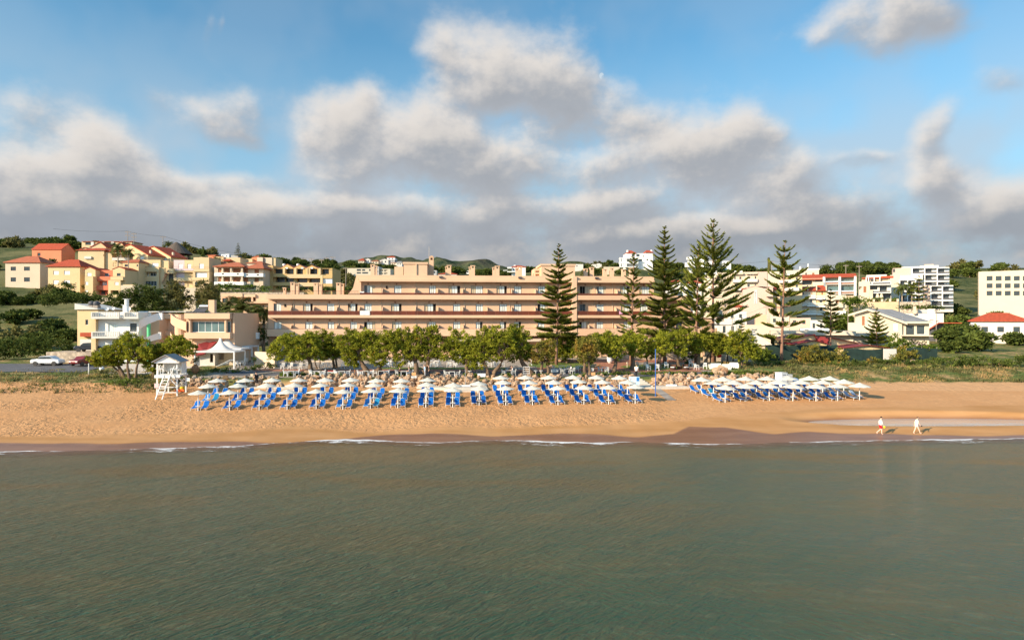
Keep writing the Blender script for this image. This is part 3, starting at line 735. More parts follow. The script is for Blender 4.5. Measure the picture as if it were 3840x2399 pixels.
def apine(label, px, ytop, ybase, hw, Y, tiers, xtop=None, **k):
 b = Vector((X_(px, Y), Y, gz(X_(px, Y), Y)-0.1)); H = Z_(ytop, Y)-b.z
 lean = ((xtop-px)*Y/F/H) if xtop else 0.0
 return araucaria(label, b, H, hw*Y/F, tiers, lean=lean, **k)
apine('tall narrow pine with flat tiers rising from the round lawn', 2086, 921, 1362, 86, 101, 17, 2096, low=0.24, up=0.34, prof=0.72, gap=0.12, dens=1.15)
apine('thin sparse pine in front of the right hotel wing', 2364, 952, 1400, 50, 100, 16, 2378, low=0.24, up=0.5, prof=0.55, gap=0.45)
apine('dense dark pine standing close to the right end of the hotel', 2492, 856, 1370, 92, 104, 20, low=0.22, up=0.45, prof=0.72, gap=0.15, dens=1.0)
apine('slender pine with upswept branches just left of the tallest pine', 2608, 925, 1372, 80, 102, 14, 2620, low=0.26, up=0.75, prof=0.62, gap=0.36, dens=0.9)
apine('tallest and widest pine with long upswept branches and bare tip', 2674, 828, 1370, 140, 106, 18, low=0.26, up=0.62, prof=0.85, gap=0.42, dens=0.85)
apine('open tiered pine with a red brown trunk behind the right parasols', 2930, 905, 1362, 92, 104, 11, 2944, low=0.20, up=0.50, prof=0.50, gap=0.31, dens=1.15, thick=1.05)
apine('small pine with bare lower stem in front of the white balconied block', 3115, 1088, 1312, 40, 112, 11, low=0.38, up=0.35, prof=0.5, gap=0.3)
apine('young symmetric pine in front of the gabled cream house', 3287, 1162, 1300, 52, 118, 12, low=0.10, up=0.45, prof=0.8, gap=0.05)
apine('dark pine among palms before the grey balconied hotel on the right', 3446, 1036, 1155, 38, 232, 10, low=0.18, up=0.25, prof=0.45, gap=0.15)
apine('conical pine with drooping tiers behind the white house', 616, 1072, 1180, 30, 158, 13, low=0.06, up=-0.05, prof=0.9, gap=0.0, dens=0.9)
apine('lone pine on the ridge above the ochre apartments', 893, 912, 975, 14, 330, 9, low=0.25, up=0.2, prof=0.7, gap=0.05, dens=0.35)
apine('small pine beside the white flat roofed houses', 2782, 1195, 1260, 20, 135, 8, low=0.3, up=0.4, prof=0.6, gap=0.2)
def palm(name, label, base, H, fl, nf=26, group='palm trees', up=0.6, tr=0.22):
 t = thing(name, label, 'palm tree', base, R.random()*6, group)
 mb = MB(); mb.tube([(0,0,-0.5),(0.05,0,H*0.5),(0,0,H)], [tr*1.2, tr, tr*0.9], 8); mb.build('trunk', 'pale_bark', t, smooth=True)
 Q = []
 for k in range(nf):
  a = k*2.399+R.random()*0.3; e0 = math.radians(R.uniform(-25, 80)); L = fl*R.uniform(0.8, 1.1); d = Vector((math.cos(a), math.sin(a), 0)); s = Vector((-d.y, d.x, 0))
  p = Vector((0, 0, H)); ang = e0; n = 9
  for i in range(n):
   st = L/n; q = p+(d*math.cos(ang)+Vector((0,0,1))*math.sin(ang))*st; ang -= (0.13+0.1*(1-up))*(1+0.08*i)
   ll = fl*0.26*math.sin(math.pi*(0.12+0.85*(i+1)/(n+1)))+0.08
   up_ = Vector((0,0,1))
   for sg in (-1, 1):
    for h in (0, 0.5):
     pp = p.lerp(q, h); e = pp+(s*sg*0.8+d*0.5+up_*(-0.35)).normalized()*ll; wv = (q-p)*0.22
     Q += [pp-wv, pp+wv, e+wv*0.2, e-wv*0.2]
   Q += [p-s*0.03, p+s*0.03, q+s*0.03, q-s*0.03]
   p = q
 obj('crown', quads_mesh('crown', np.array([tuple(v) for v in Q]), 'palm_leaf'), t); return t
def palm_at(label, px, ytop, ycrown, Y, fl, name='palm_tree', **k):
 x = X_(px, Y); z = gz(x, Y)-0.3
 return palm(name, label, (x, Y, z), Z_(ycrown, Y)-z, fl, **k)
palm_at('feathery date palm behind the solar heater of the pink house', 846, 0, 1162, 128, 4.2, up=0.9)
palm_at('date palm with arching fronds between pink house and hotel annex', 906, 0, 1158, 124, 4.2, up=0.9)
palm_at('short palm leaning against the left end of the hotel', 962, 0, 1172, 112, 2.6)
palm_at('bushy palm between the pink house wall and the hotel', 990, 0, 1168, 113, 2.8, nf=32)
palm_at('dark palm before the thatched roof on the hilltop', 631, 0, 918, 262, 3.4, up=0.4)
palm_at('thin palm in front of the yellow gable house', 481, 0, 945, 205, 2.6, up=0.4, tr=0.15)
palm_at('palm beside the big tan house with red hip roofs', 443, 0, 930, 225, 4.0, up=0.5)
palm_at('left palm of the pair by the grey balconied hotel', 3383, 0, 1078, 236, 4.0, up=0.2)
palm_at('right palm of the pair by the grey balconied hotel', 3420, 0, 1074, 236, 4.0, up=0.2)
palm_at('small palm among roofs left of the ochre apartments', 815, 0, 974, 235, 2.6, up=0.4)
def bush(name, label, base, lobes, leaf='dark_leaf', cat='bush', group=None, size=0.25, dens=4.5, per=22, clump_r=0.4, stem=True):
 t = thing(name, label, cat, base, 0, group)
 if stem:
  mb = MB()
  for lb in (lobes[:4] if len(lobes) < 5 else []):
   mb.tube(limb_pts((0, 0, -0.3), (lb[0], lb[1], lb[2]), 3, 0.1), [0.10, 0.08, 0.05, 0.03], 5)
  mb.build('stem', 'bark', t)
 obj('foliage', crown_mesh('foliage', lobes, leaf, dens=dens, clump_r=clump_r, per=per, size=size), t)
 return t
def bush_px(name, label, pb, Y, L, leaf='dark_leaf', sz=None, **k):
 x = X_(pb, Y); b = Vector((x, Y, gz(x, Y)))
 s = sz or max(0.2, Y*0.0024)
 return bush(name, label, b, pxlobes(b, Y, L), leaf, size=s, clump_r=s*1.8, dens=k.pop('dens', 6.0*(0.22/s)**1.3), **k)
bush_px('tamarisk_bush', 'large feathery olive green bush in front of the green net fence', 3045, 104, [(3015,1330,32,26),(3050,1315,36,28),(3085,1335,32,26),(3030,1355,36,20),(3075,1360,34,20),(3105,1350,20,18)], 'tamarisk_brown')
bush_px('tamarisk_bush', 'smaller feathery bush right of the large one by the net fence', 3146, 105, [(3146,1330,26,24),(3165,1345,20,16),(3130,1350,18,16)], 'tamarisk_brown')
bush_px('tamarisk_bush', 'feathery tree shaped bush near the broken white wall', 3375, 106, [(3385,1322,34,24),(3360,1338,26,18),(3410,1335,28,18),(3430,1325,20,14)], 'tamarisk_brown')
bush_px('tamarisk_bush', 'low brownish bush below the right net fence', 3262, 103, [(3262,1350,20,14),(3275,1360,18,12),(3250,1362,16,12)], 'tamarisk_brown')
bush_px('shrub', 'bright green shrub mass left of the red brown pine trunk', 2860, 106, [(2850,1330,34,22),(2880,1345,30,20),(2840,1350,24,18),(2875,1318,18,12)], 'bright_leaf')
bush_px('shrub', 'dark low shrubs behind the beach kiosk', 2905, 101, [(2870,1374,40,12),(2920,1372,44,14),(2840,1385,36,10),(2955,1378,34,12),(2890,1392,50,8)], 'dark_leaf')
bush_px('shrub', 'grey green rounded shrub right of the pine trunk', 2985, 102, [(2985,1365,26,18),(3005,1378,30,14),(2965,1380,24,12)], 'olive_leaf')
bush_px('shrub', 'tall green garden bush left of the gabled house windows', 3362, 114, [(3350,1275,20,22),(3375,1295,26,24),(3340,1300,24,18),(3395,1300,14,14)], 'bright_leaf')
bush_px('oleander_bush', 'pink flowering oleander under the patio windows', 3442, 116, [(3435,1285,16,12),(3465,1288,14,10),(3448,1300,26,8)], 'oleander_leaf')
bush_px('shrub', 'green shrubs along the net fence at the right edge', 3470, 110, [(3430,1302,26,8),(3470,1306,30,7),(3500,1300,24,9)], 'bright_leaf')
bush_px('shrub', 'dark green scrub thicket below the right net fence', 3390, 102, [(3340,1362,40,14),(3380,1368,34,18),(3420,1370,36,16),(3460,1362,36,14),(3320,1360,30,12),(3500,1352,36,12)], 'dark_leaf')
bush_px('shrub', 'yellow flowering scrub above the dry sand at the far right', 3450, 97, [(3400,1384,22,8),(3440,1388,30,8),(3480,1384,36,9),(3510,1378,26,9)], 'flower_bush')
bush_px('shrub', 'dry brown and yellow scrub right of the parasols', 3310, 97, [(3300,1378,22,9),(3330,1384,24,8),(3270,1386,30,7)], 'flower_bush')
bush_px('shrub', 'dark scrub in the shade of the feathery bushes', 3180, 101, [(3120,1368,40,12),(3170,1370,40,14),(3220,1366,34,14),(3060,1376,30,10)], 'dark_leaf')
bush_px('shrub', 'scrub thicket beyond the far right bushes', 3640, 100, [(3560,1358,40,18),(3620,1350,44,22),(3690,1355,44,18),(3760,1360,40,16),(3830,1352,40,20)], 'dark_leaf')
bush_px('climbing_hedge', 'ivy covered hedge beside the tan retaining wall', 3188, 168, [(3180,1128,24,14),(3205,1125,22,12),(3225,1128,20,12),(3195,1145,22,14),(3182,1165,10,14),(3240,1148,4,14)], 'bright_leaf', sz=0.4)
bush_px('garden_tree', 'big rounded green tree left of the gabled house', 3150, 150, [(3130,1200,40,22),(3170,1195,30,18),(3125,1225,36,24),(3165,1230,32,24),(3190,1210,18,20)], 'bright_leaf', cat='tree', sz=0.36)
bush_px('pine_wood', 'big dark rounded tree left of the pair behind the red roofed hotel', 3098, 330, [(3098,1008,22,14),(3085,1020,18,12),(3112,1022,20,12)], 'dark_leaf', cat='tree', sz=0.8)
bush_px('pine_wood', 'dark rounded tree right of the pair behind the red roofed hotel', 3155, 330, [(3155,1012,22,13),(3138,1022,18,10),(3172,1020,14,12)], 'dark_leaf', cat='tree', sz=0.8)
bush_px('garden_tree', 'large dark green tree mass behind the white house', 520, 150, [(440,1125,40,26),(480,1110,40,28),(530,1100,44,32),(580,1105,36,34),(500,1140,50,26),(560,1140,44,28),(410,1150,30,20),(600,1150,24,30)], 'dark_leaf', cat='tree', sz=0.36)
bush_px('garden_tree', 'brownish green tree right of the drooping pine', 670, 152, [(650,1085,24,30),(680,1100,30,34),(660,1130,34,30),(700,1130,26,30),(640,1060,14,14)], 'olive_leaf', cat='tree', sz=0.36)
bush_px('garden_tree', 'loose brownish tree behind the pink house chimney', 775, 152, [(765,1070,30,20),(790,1090,30,26),(755,1105,26,28),(800,1110,22,22),(770,1130,34,22)], 'olive_leaf', cat='tree', sz=0.36)
bush_px('garden_tree', 'green tree at the left edge below the terracotta house', 350, 160, [(330,1115,40,18),(290,1120,40,22),(240,1115,44,22),(360,1125,30,14),(180,1125,44,20)], 'dark_leaf', cat='tree', sz=0.36)
bush_px('hedge', 'clipped green hedge on the terrace below the white balconies', 870, 186, [(820+i*22,1074+i*0.6,16,7) for i in range(9)], 'bright_leaf', cat='hedge', sz=0.42)
bush_px('hedge', 'flowering hedge along the fence above the annex', 880, 170, [(800+i*24,1090+i*0.8,17,7) for i in range(9)], 'bright_leaf', cat='hedge', sz=0.42)
bush_px('hedge', 'dark hedge under the ochre apartments', 1130, 196, [(1060+i*26,1085,20,6) for i in range(9)], 'dark_leaf', cat='hedge', sz=0.45)
bush_px('shrub', 'shrubs in the gap between pink house and hotel', 985, 111, [(975,1245,18,20),(990,1262,16,18),(962,1240,12,18)], 'dark_leaf')
bush_px('hedge', 'trimmed hedge in front of the white tent', 842, 92, [(800,1388,18,6),(830,1389,20,6),(860,1388,20,6),(888,1389,16,6)], 'dark_leaf', cat='hedge')
bush_px('shrub', 'round topped garden shrub by the tent tables', 955, 98, [(955,1348,11,9)], 'dark_leaf')
bush_px('shrub', 'low garden plants above the stone edged bed', 985, 95, [(970,1375,24,7),(1000,1368,22,7),(1020,1375,14,7),(935,1385,30,5)], 'dark_leaf')
bush_px('shrub', 'dark layered shrub behind the wicker armchairs', 2570, 101, [(2560,1343,16,7),(2590,1340,18,6),(2578,1355,10,8)], 'dark_leaf')
bush_px('bank_shrub', 'lush green creeper spreading over the left bank', 450, 84, [(360,1450,40,9),(420,1440,46,13),(480,1436,46,16),(540,1445,40,12),(400,1462,50,7),(500,1458,56,8),(560,1458,30,6),(340,1468,26,5)], 'bright_leaf', sz=0.24)
bush_px('bank_shrub', 'green tuft of creeper right of the lifeguard tower', 700, 85, [(690,1440,16,7),(705,1448,14,6)], 'bright_leaf')
bush_px('bank_shrub', 'creeper on the bank beyond the left steps', 200, 84, [(60,1455,50,9),(130,1450,50,10),(210,1448,46,11),(270,1455,36,8)], 'bright_leaf')
for i, (px, Yb, n) in enumerate([(1120,89.5,5),(1180,90.2,4),(1260,88.6,5),(1500,88.8,3),(1770,88.9,4),(1900,88.9,3),(2030,88.4,6),(2170,89,4),(2260,90,5),(2330,90.6,5),(2440,91,7),(2520,91,5),(2590,91,4),(2680,91,8),(2760,91,8),(2850,91,8),(1080,89,5)]):
 wh = ['beside the sloping ramp','left of the stone heap','under the first dining tables','by the orange notice','behind the middle parasols','below the V shaped tree','spilling over rocks below the low tree','left of the lawn','below the orange sign by the brick path','beside the beach steps','behind the blue pole','above the shower slab','above the tallest boulder','in front of the white sofas','right of the sofas','behind the kiosk','above the wooden deck'][i]
 bush_px('ground_cover', 'low trailing green ground cover '+wh, px, Yb, [(px-24*n/5+48*n/5*j/(n-1), 1199.5+(CZ-gz(X_(px,Yb),Yb)-0.15)/Yb*F, 13, 4.5) for j in range(n)], 'bright_leaf' if i % 3 else 'dark_leaf', cat='plants', stem=False)
protos = []
for k, lf in enumerate(['dark_leaf', 'olive_leaf', 'dark_leaf']):
 L = [(R.uniform(-1.6,1.6), R.uniform(-1.6,1.6), R.uniform(1.6,3.2), R.uniform(1.3,2.0), R.uniform(1.3,2.0), R.uniform(1.0,1.7)) for _ in range(5)]
 me = crown_mesh('hill_crown', L, lf, dens=1.6, clump_r=0.8, per=16, size=0.75, asp=0.6)
 mb = MB(); mb.tube([(0,0,-1.5),(0,0,2.6)], [0.25, 0.15], 5); tm = mb.mesh('hill_trunk', 'bark'); protos.append((me, tm))
def hill_tree(x, Y, s, k, label, group):
 t = thing('hill_tree', label, 'tree', (x, Y, ggz(x, Y)-0.2), R.random()*6, group); t.scale = (s, s, s*R.uniform(0.8, 1.05))
 obj('trunk', protos[k][1], t); obj('crown', protos[k][0], t)
HT = [ # px range, Y range, count, size range, label tail
(1240,1345,250,340,22,(0.7,1.1),'rounded tree on the green slope right of the ochre apartments'),
(1040,1260,345,420,26,(0.9,1.4),'dark tree on the wooded ridge behind the ochre apartments'),
(1300,1600,430,520,34,(0.9,1.5),'dark tree among the ridge houses left of the bell tower'),
(1600,2010,400,560,44,(0.9,1.6),'dark tree in the valley behind the hotel chimneys'),
(2150,2330,330,440,16,(0.8,1.3),'tree on the slope between hotel chimneys and hilltop villa'),
(2380,2600,330,400,18,(0.7,1.3),'scrubby tree on the grassy hill below the villa'),
(2700,2960,300,420,36,(1.1,1.8),'dark tree of the wood above the cream apartment blocks'),
(3150,3360,400,520,30,(1.0,1.7),'dark tree of the wooded ridge at upper right'),
(3520,3840,300,440,18,(1.0,1.7),'dark tree on the ridge beyond the right hotel'),
(320,480,345,400,14,(0.8,1.3),'tree on the skyline above the left hill houses'),
(0,320,300,420,18,(0.9,1.4),'tree on the skyline at the far left'),
(700,800,330,400,10,(0.8,1.3),'tree behind the thatched roof'),
(880,1020,330,390,12,(0.8,1.2),'tree near the lone ridge pine'),
(-60,310,120,260,26,(0.6,1.2),'tree on the slope beyond the left houses'),
(3530,3900,125,280,30,(0.6,1.2),'tree on the slope beyond the right houses'),
(330,820,135,180,40,(0.6,1.0),'bushy tree in the green belt behind the white and pink houses'),
(830,1000,150,205,26,(0.6,1.0),'tree between the annex and the hill houses'),
(2760,3500,135,230,20,(0.4,0.7),'tree among the houses on the right')]
WOODS = []
for (a, b, y0, y1, n, sr, lb) in HT:
 for i in range(n):
  Y = R.uniform(y0, y1); px = R.uniform(a, b); x = X_(px, Y); sc_ = R.uniform(*sr)
  if y0 >= 345 or lb[:14] == 'dark tree of t' or (a < 0 and i % 2) or (a == 3530 and i % 2): WOODS.append((x, Y, sc_))
  else: hill_tree(x, Y, sc_, R.randrange(3), lb, 'trees: '+lb[:40])
cv = np.array([v.co[:] for v in protos[0][0].vertices]); V = []
for (x, Y, sc_) in WOODS:
 a = R.random()*6.28; c, s_ = math.cos(a), math.sin(a); q = cv[:, [0,1,2]]*sc_
 V.append(np.stack([q[:,0]*c-q[:,1]*s_+x, q[:,0]*s_+q[:,1]*c+Y, q[:,2]+ggz(x, Y)-0.2], 1))
tag(obj('distant_woods', quads_mesh('distant_woods', np.concatenate(V), 'dark_leaf')), 'dark green woods on the far ridges behind the town', 'woods', kind='stuff')
V = []
for i in range(4200):
 x = R.uniform(31, 80) if i % 3 else R.uniform(-80, -43); r_ = rockY(x)
 Y = r_+(R.uniform(1.0, 15)**1.0 if x > 0 else R.uniform(-4.5, 9));
 if noise.noise(Vector((x*0.18, Y*0.3, 8))) < -0.12 and R.random() < 0.8: continue
 h = R.uniform(0.08, 0.27)*(1.5 if noise.noise(Vector((x*0.1, Y*0.2, 1))) > 0.1 else 1); m_ = 7; q = NR.normal(size=(m_, 3))*np.array([0.25, 0.25, 0.10])+np.array([x, Y, gz(x, Y)+h*0.5])
 V.append(leaf_quads(q, h*1.3, np.tile([0, 0, 1.0], (m_, 1)), 0.35, 0.5))
leafmat('dry_scrub', (0.09,0.085,0.03,1), (0.17,0.165,0.06,1), (0.36,0.24,0.10,1), (0.50,0.60), scale=0.35)
tag(obj('scrub', quads_mesh('scrub', np.concatenate(V), 'dry_scrub')), 'low dry grass and scrub on the banks above the sand', 'scrub', kind='stuff')
# building kit
mat('peach', (0.64,0.425,0.27), 0.9, 0.035, 0.35, 0.1, 3, col2=(0.60,0.395,0.25), c2scale=0.15)
mat('peach_shade', (0.60,0.41,0.27), 0.9, 0.04, 0.4)  # darker copy of peach, with shade put into the wall colour
mat('white_wall', (0.57,0.54,0.48), 0.85, 0.03, 0.4, 0.05, 4)
mat('pure_white', (0.7,0.695,0.66), 0.7, 0.02, 0.6)
mat('cream', (0.56,0.455,0.33), 0.88, 0.04, 0.3)
mat('cream_light', (0.55,0.475,0.36), 0.88, 0.03, 0.3)
mat('yellow_wall', (0.64,0.48,0.25), 0.88, 0.05, 0.3)
mat('pale_yellow', (0.63,0.46,0.25), 0.88, 0.05, 0.3)
mat('ochre', (0.5,0.34,0.145), 0.88, 0.05, 0.3)
mat('tan', (0.58,0.43,0.245), 0.88, 0.05, 0.3)
mat('terracotta', (0.60,0.17,0.09), 0.88, 0.06, 0.3)
mat('orange_wall', (0.66,0.22,0.11), 0.88, 0.05, 0.3)
mat('lilac', (0.6,0.46,0.45), 0.88, 0.03, 0.3)
mat('pink_wall', (0.54,0.39,0.31), 0.88, 0.03, 0.3)
mat('grey_wall', (0.40,0.39,0.37), 0.85, 0.06, 0.5)
mat('dark_grey', (0.07,0.07,0.075), 0.6, 0.1, 1)
mat('stone_wall', (0.46,0.37,0.27), 0.95, 0.3, 2.2, 0.8, 5, col2=(0.30,0.24,0.18), c2scale=1.5)
mat('tan_wall', (0.50,0.38,0.23), 0.95, 0.12, 0.5, 0.2, 5)
mat('red_tiles', (0.37,0.065,0.026), 0.8, 0.15, 0.8, 0.6, 2.0, stretch=(3,0.7,0.7))
mat('brown_tiles', (0.38,0.115,0.055), 0.8, 0.15, 0.8, 0.6, 2.0, stretch=(3,0.7,0.7))
mat('grey_roof', (0.27,0.26,0.25), 0.85, 0.12, 0.6)
mat('thatch', (0.11,0.085,0.065), 1.0, 0.35, 3.0, 0.9, 10, stretch=(1,1,0.25))
mat('glass', (0.045,0.060,0.065), 0.08, 0.3, 0.5, spec=0.6)
mat('glass_teal', (0.10,0.16,0.16), 0.10, 0.25, 0.5, spec=0.6)
mat('dark_void', (0.015,0.012,0.010), 0.9, 0.2, 1)
mat('curtain', (0.66,0.70,0.64), 0.8, 0.28, 9.0, stretch=(1,1,0.05))
mat('shutter_white', (0.80,0.76,0.70), 0.6, 0.04, 12, stretch=(0.02,0.02,1))
mat('shutter_brown', (0.28,0.11,0.05), 0.7, 0.12, 4)
mat('beige_panel', (0.52,0.42,0.27), 0.6, 0.03, 1)
mat('frame_grey', (0.30,0.27,0.22), 0.5, 0.05, 2)
mat('frame_white', (0.80,0.79,0.75), 0.5, 0.03, 2)
mat('rail_brown', (0.20,0.075,0.045), 0.5, 0.15, 2)
mat('rail_dark', (0.05,0.045,0.04), 0.5, 0.1, 2)
mat('metal', (0.45,0.45,0.45), 0.4, 0.1, 3, metal=0.7)
mat('wood_pole', (0.30,0.25,0.20), 0.9, 0.15, 2)
mat('wood_dark', (0.04,0.028,0.022), 0.7, 0.2, 3)
mat('green_paint', (0.12,0.55,0.25), 0.6, 0.05, 1)
mat('red_metal', (0.22,0.030,0.028), 0.6, 0.18, 1.0, stretch=(4,0.3,1))
mat('net_green', (0.016,0.034,0.028), 0.9, 0.25, 1.2)
T = NT('rail_panel'); T.b.inputs['Base Color'].default_value = (0.15, 0.045, 0.025, 1); T.b.inputs['Roughness'].default_value = 0.35
tr = T.N.new('ShaderNodeBsdfTransparent'); tr.inputs['Color'].default_value = (0.75, 0.42, 0.30, 1)
ms = T.N.new('ShaderNodeMixShader'); ms.inputs[0].default_value = 0.62
T.L.new(tr.outputs[0], ms.inputs[1]); T.L.new(T.b.outputs[0], ms.inputs[2]); T.L.new(ms.outputs[0], T.N['Material Output'].inputs['Surface'])
def holes_wall(mb, x0, x1, z0, z1, holes, y=0.0):
 """front wall with real openings; holes: (x0,x1,z0,z1,depth,back)"""
 hs = [(max(a, x0+0.02), min(b, x1-0.02), max(c, z0+0.02), min(d, z1-0.02), dep, bk) for a, b, c, d, dep, bk in holes]
 hs = [h for h in hs if h[1]-h[0] > 0.05 and h[3]-h[2] > 0.05]
 xs = sorted({x0, x1} | {h[0] for h in hs} | {h[1] for h in hs}); zs = sorted({z0, z1} | {h[2] for h in hs} | {h[3] for h in hs})
 for i in range(len(xs)-1):
  for j in range(len(zs)-1):
   cx = (xs[i]+xs[i+1])/2; cz = (zs[j]+zs[j+1])/2
   if any(h[0] < cx < h[1] and h[2] < cz < h[3] for h in hs): continue
   mb.face([(xs[i],y,zs[j]),(xs[i+1],y,zs[j]),(xs[i+1],y,zs[j+1]),(xs[i],y,zs[j+1])])
 for a, b, c, d, dep, bk in hs:
  q = y+dep
  mb.face([(a,y,c),(b,y,c),(b,q,c),(a,q,c)]); mb.face([(a,y,d),(a,q,d),(b,q,d),(b,y,d)])
  mb.face([(a,y,c),(a,q,c),(a,q,d),(a,y,d)]); mb.face([(b,y,c),(b,y,d),(b,q,d),(b,q,c)])
  if bk: mb.face([(a,q,c),(b,q,c),(b,q,d),(a,q,d)])
WC = {}
def win_mesh(w, h, style):
 w = round(w, 1) or 0.1; h = round(h, 1) or 0.1; k = (w, h, style)
 if k in WC: return WC[k]
 f = MB(); g = MB(); t = min(0.07, w*0.08)
 fm = {'white':'frame_white','whited':'frame_white','dark':'rail_dark','teal':'frame_white','brown':'shutter_brown','shut':'shutter_white'}.get(style, 'frame_grey')
 f.box(0,w,0,0.06,0,t); f.box(0,w,0,0.06,h-t,h); f.box(0,t,0,0.06,t,h-t); f.box(w-t,w,0,0.06,t,h-t)
 panes = []
 if style in ('shut', 'brown'):
  g.box(t,w-t,0.02,0.05,t,h-t); n = max(3, int(h/0.25))
  for i in range(n): z = t+(h-2*t)*(i+0.5)/n; f.box(t,w-t,0.008,0.02,z-0.02,z+0.02)
  panes = [(g, 'shutter_white' if style == 'shut' else 'shutter_brown')]
 elif style.startswith('s'):
  seg = style[1:]; n = len(seg)
  mm = {'c':'curtain','d':'dark_void','b':'beige_panel','g':'glass'}
  acc = {}
  for i, ch in enumerate(seg):
   a = t+(w-2*t)*i/n; b = t+(w-2*t)*(i+1)/n
   acc.setdefault(mm[ch], MB()).box(a,b,0.10 if ch == 'd' else 0.035,0.12 if ch == 'd' else 0.05,t,h-t)
   if i: f.box(a-0.025,a+0.025,0,0.05,t,h-t)
  panes = [(v, k2) for k2, v in acc.items()]
 else:
  n = max(1, int(round(w/1.0))) if style != 'one' else 1
  for i in range(1, n): x = w*i/n; f.box(x-0.03,x+0.03,0,0.05,t,h-t)
  g.box(t,w-t,0.03,0.045,t,h-t); panes = [(g, 'glass_teal' if style == 'teal' else 'curtain' if style == 'whited' else 'glass')]
 WC[k] = (f.mesh('window_frame', fm), [(p.mesh('pane', m), {'curtain':'curtain','beige_panel':'panel','dark_void':'opening','glass':'pane','glass_teal':'pane','shutter_white':'shutter','shutter_brown':'shutter'}[m]) for p, m in panes])
 return WC[k]
class Bld:
 def __init__(s, name, label, Y, x0, ybase, rot=0.0, cat='house', group=None, zb=None, px_foot=None):
  if rot == 0.0:      # houses face the sea-side viewpoint of the bay
   u = (x0-CX)/F; rot = -math.degrees(math.atan(u))*0.95 if u > 0.2 and Y > 120 else 0.0
  s.rot = rad(rot); s.rx = X_(x0, Y); s.ry = Y; s.c = math.cos(s.rot); s.sn = math.sin(s.rot)
  s.zb = Z_(ybase, Y) if zb is None else zb
  s.t = thing(name, label, cat, (s.rx, s.ry, s.zb), s.rot, group)
  s.parts = {}; s.holes = {}
 def lx(s, px, off=0.0):
  u = (px-CX)/F; rx = s.rx-s.sn*off; ry = s.ry+s.c*off
  return (u*ry-rx)/(s.c-u*s.sn)
 def lz(s, py, px=None, off=0.0, l=None):
  l = s.lx(px, off) if l is None and px is not None else (l or 0.0)
  return Z_(py, s.ry+s.c*off+s.sn*l)-s.zb
 def mb(s, part, m):
  k = (part, m)
  if k not in s.parts: s.parts[k] = MB()
  return s.parts[k]
 def new(s, part, m): mb = MB(); s.parts[(part, m, len(s.parts))] = mb; return mb
 def rect(s, r, off=0.0):
  x0, x1, y0, y1 = r; a = s.lx(x0, off); b = s.lx(x1, off); m = (a+b)/2
  return a, b, s.lz(y1, off=off, l=m), s.lz(y0, off=off, l=m)
 def body(s, r, depth, m, off=0.0, holes=(), down=9.0, part='wall', top=True, flat_lip=0.0):
  a, b, z0, z1 = s.rect(r, off); mb = s.mb(part, m)
  holes_wall(mb, a, b, z0-down, z1, [(s.rect(h[0], off)+tuple(h[1:])) for h in holes], off)
  mb.box(a, b, off, off+depth, z0-down, z1, skip='f'+('' if top else 't')+'b')
  if flat_lip:
   mb.box(a-0.003, b+0.003, off-0.003, off+0.25, z1+0.002, z1+flat_lip); mb.box(a-0.003, a+0.25, off+0.252, off+depth, z1+0.002, z1+flat_lip); mb.box(b-0.25, b+0.003, off+0.252, off+depth, z1+0.002, z1+flat_lip)
  return a, b, z0, z1
 def win(s, r, style='dark', off=0.0, part='window', lab=None):
  a, b, z0, z1 = s.rect(r, off); w = max(b-a, 0.2); h = max(z1-z0, 0.2)
  fr, ps = win_mesh(w, h, style)
  o = obj(part, fr, s.t, (a, off, z0))
  for me, nm in ps: obj(nm, me, o)
  if lab: o['label'] = lab
  return o
 def box(s, r, y0, y1, m, part='wall', new=False, down=0.0, off=None):
  o = y0 if off is None else off
  a, b, z0, z1 = s.rect(r, o); (s.new(part, m) if new else s.mb(part, m)).box(a, b, y0, y1, z0-down, z1)
  return a, b, z0, z1
 def rail(s, r, y, m='rail_dark', part='railing', bars=True):
  a, b, z0, z1 = s.rect(r, y); mb = s.new(part, m)
  mb.box(a, b, y-0.02, y+0.02, z1-0.04, z1); mb.box(a, b, y-0.015, y+0.015, z0, z0+0.04)
  n = int((b-a)/0.5)+1
  for i in range(n+1): x = a+(b-a)*i/n; mb.box(x-0.015, x+0.015, y-0.01, y+0.01, z0+0.04, z1-0.04)
 def gable_y(s, r, yr, y0, y1, m='red_tiles', wall=None, over=0.3, th=0.18, pxr=None):
  """ridge runs away from the viewer; gable faces the front. r=(x0,x1,yeave,_) yr ridge py"""
  a, b, _, _ = s.rect((r[0], r[1], r[2], r[2]), y0); mid = (a+b)/2 if pxr is None else s.lx(pxr, y0)
  ze = s.lz(r[2], off=y0, l=mid); zr = s.lz(yr, off=y0, l=mid)
  if wall: s.mb('wall', wall).prism([(a, ze), (b, ze), (mid, zr)], y0, y1)
  rf = s.new('roof', m); sl = (zr-ze)/max(mid-a, 0.1); sr = (zr-ze)/max(b-mid, 0.1)
  rf.prism([(a-over, ze-over*sl+0.02), (mid, zr+0.02), (b+over, ze-over*sr+0.02), (b+over, ze-over*sr+th), (mid, zr+th*1.2), (a-over, ze-over*sl+th)], y0-over, y1+over)
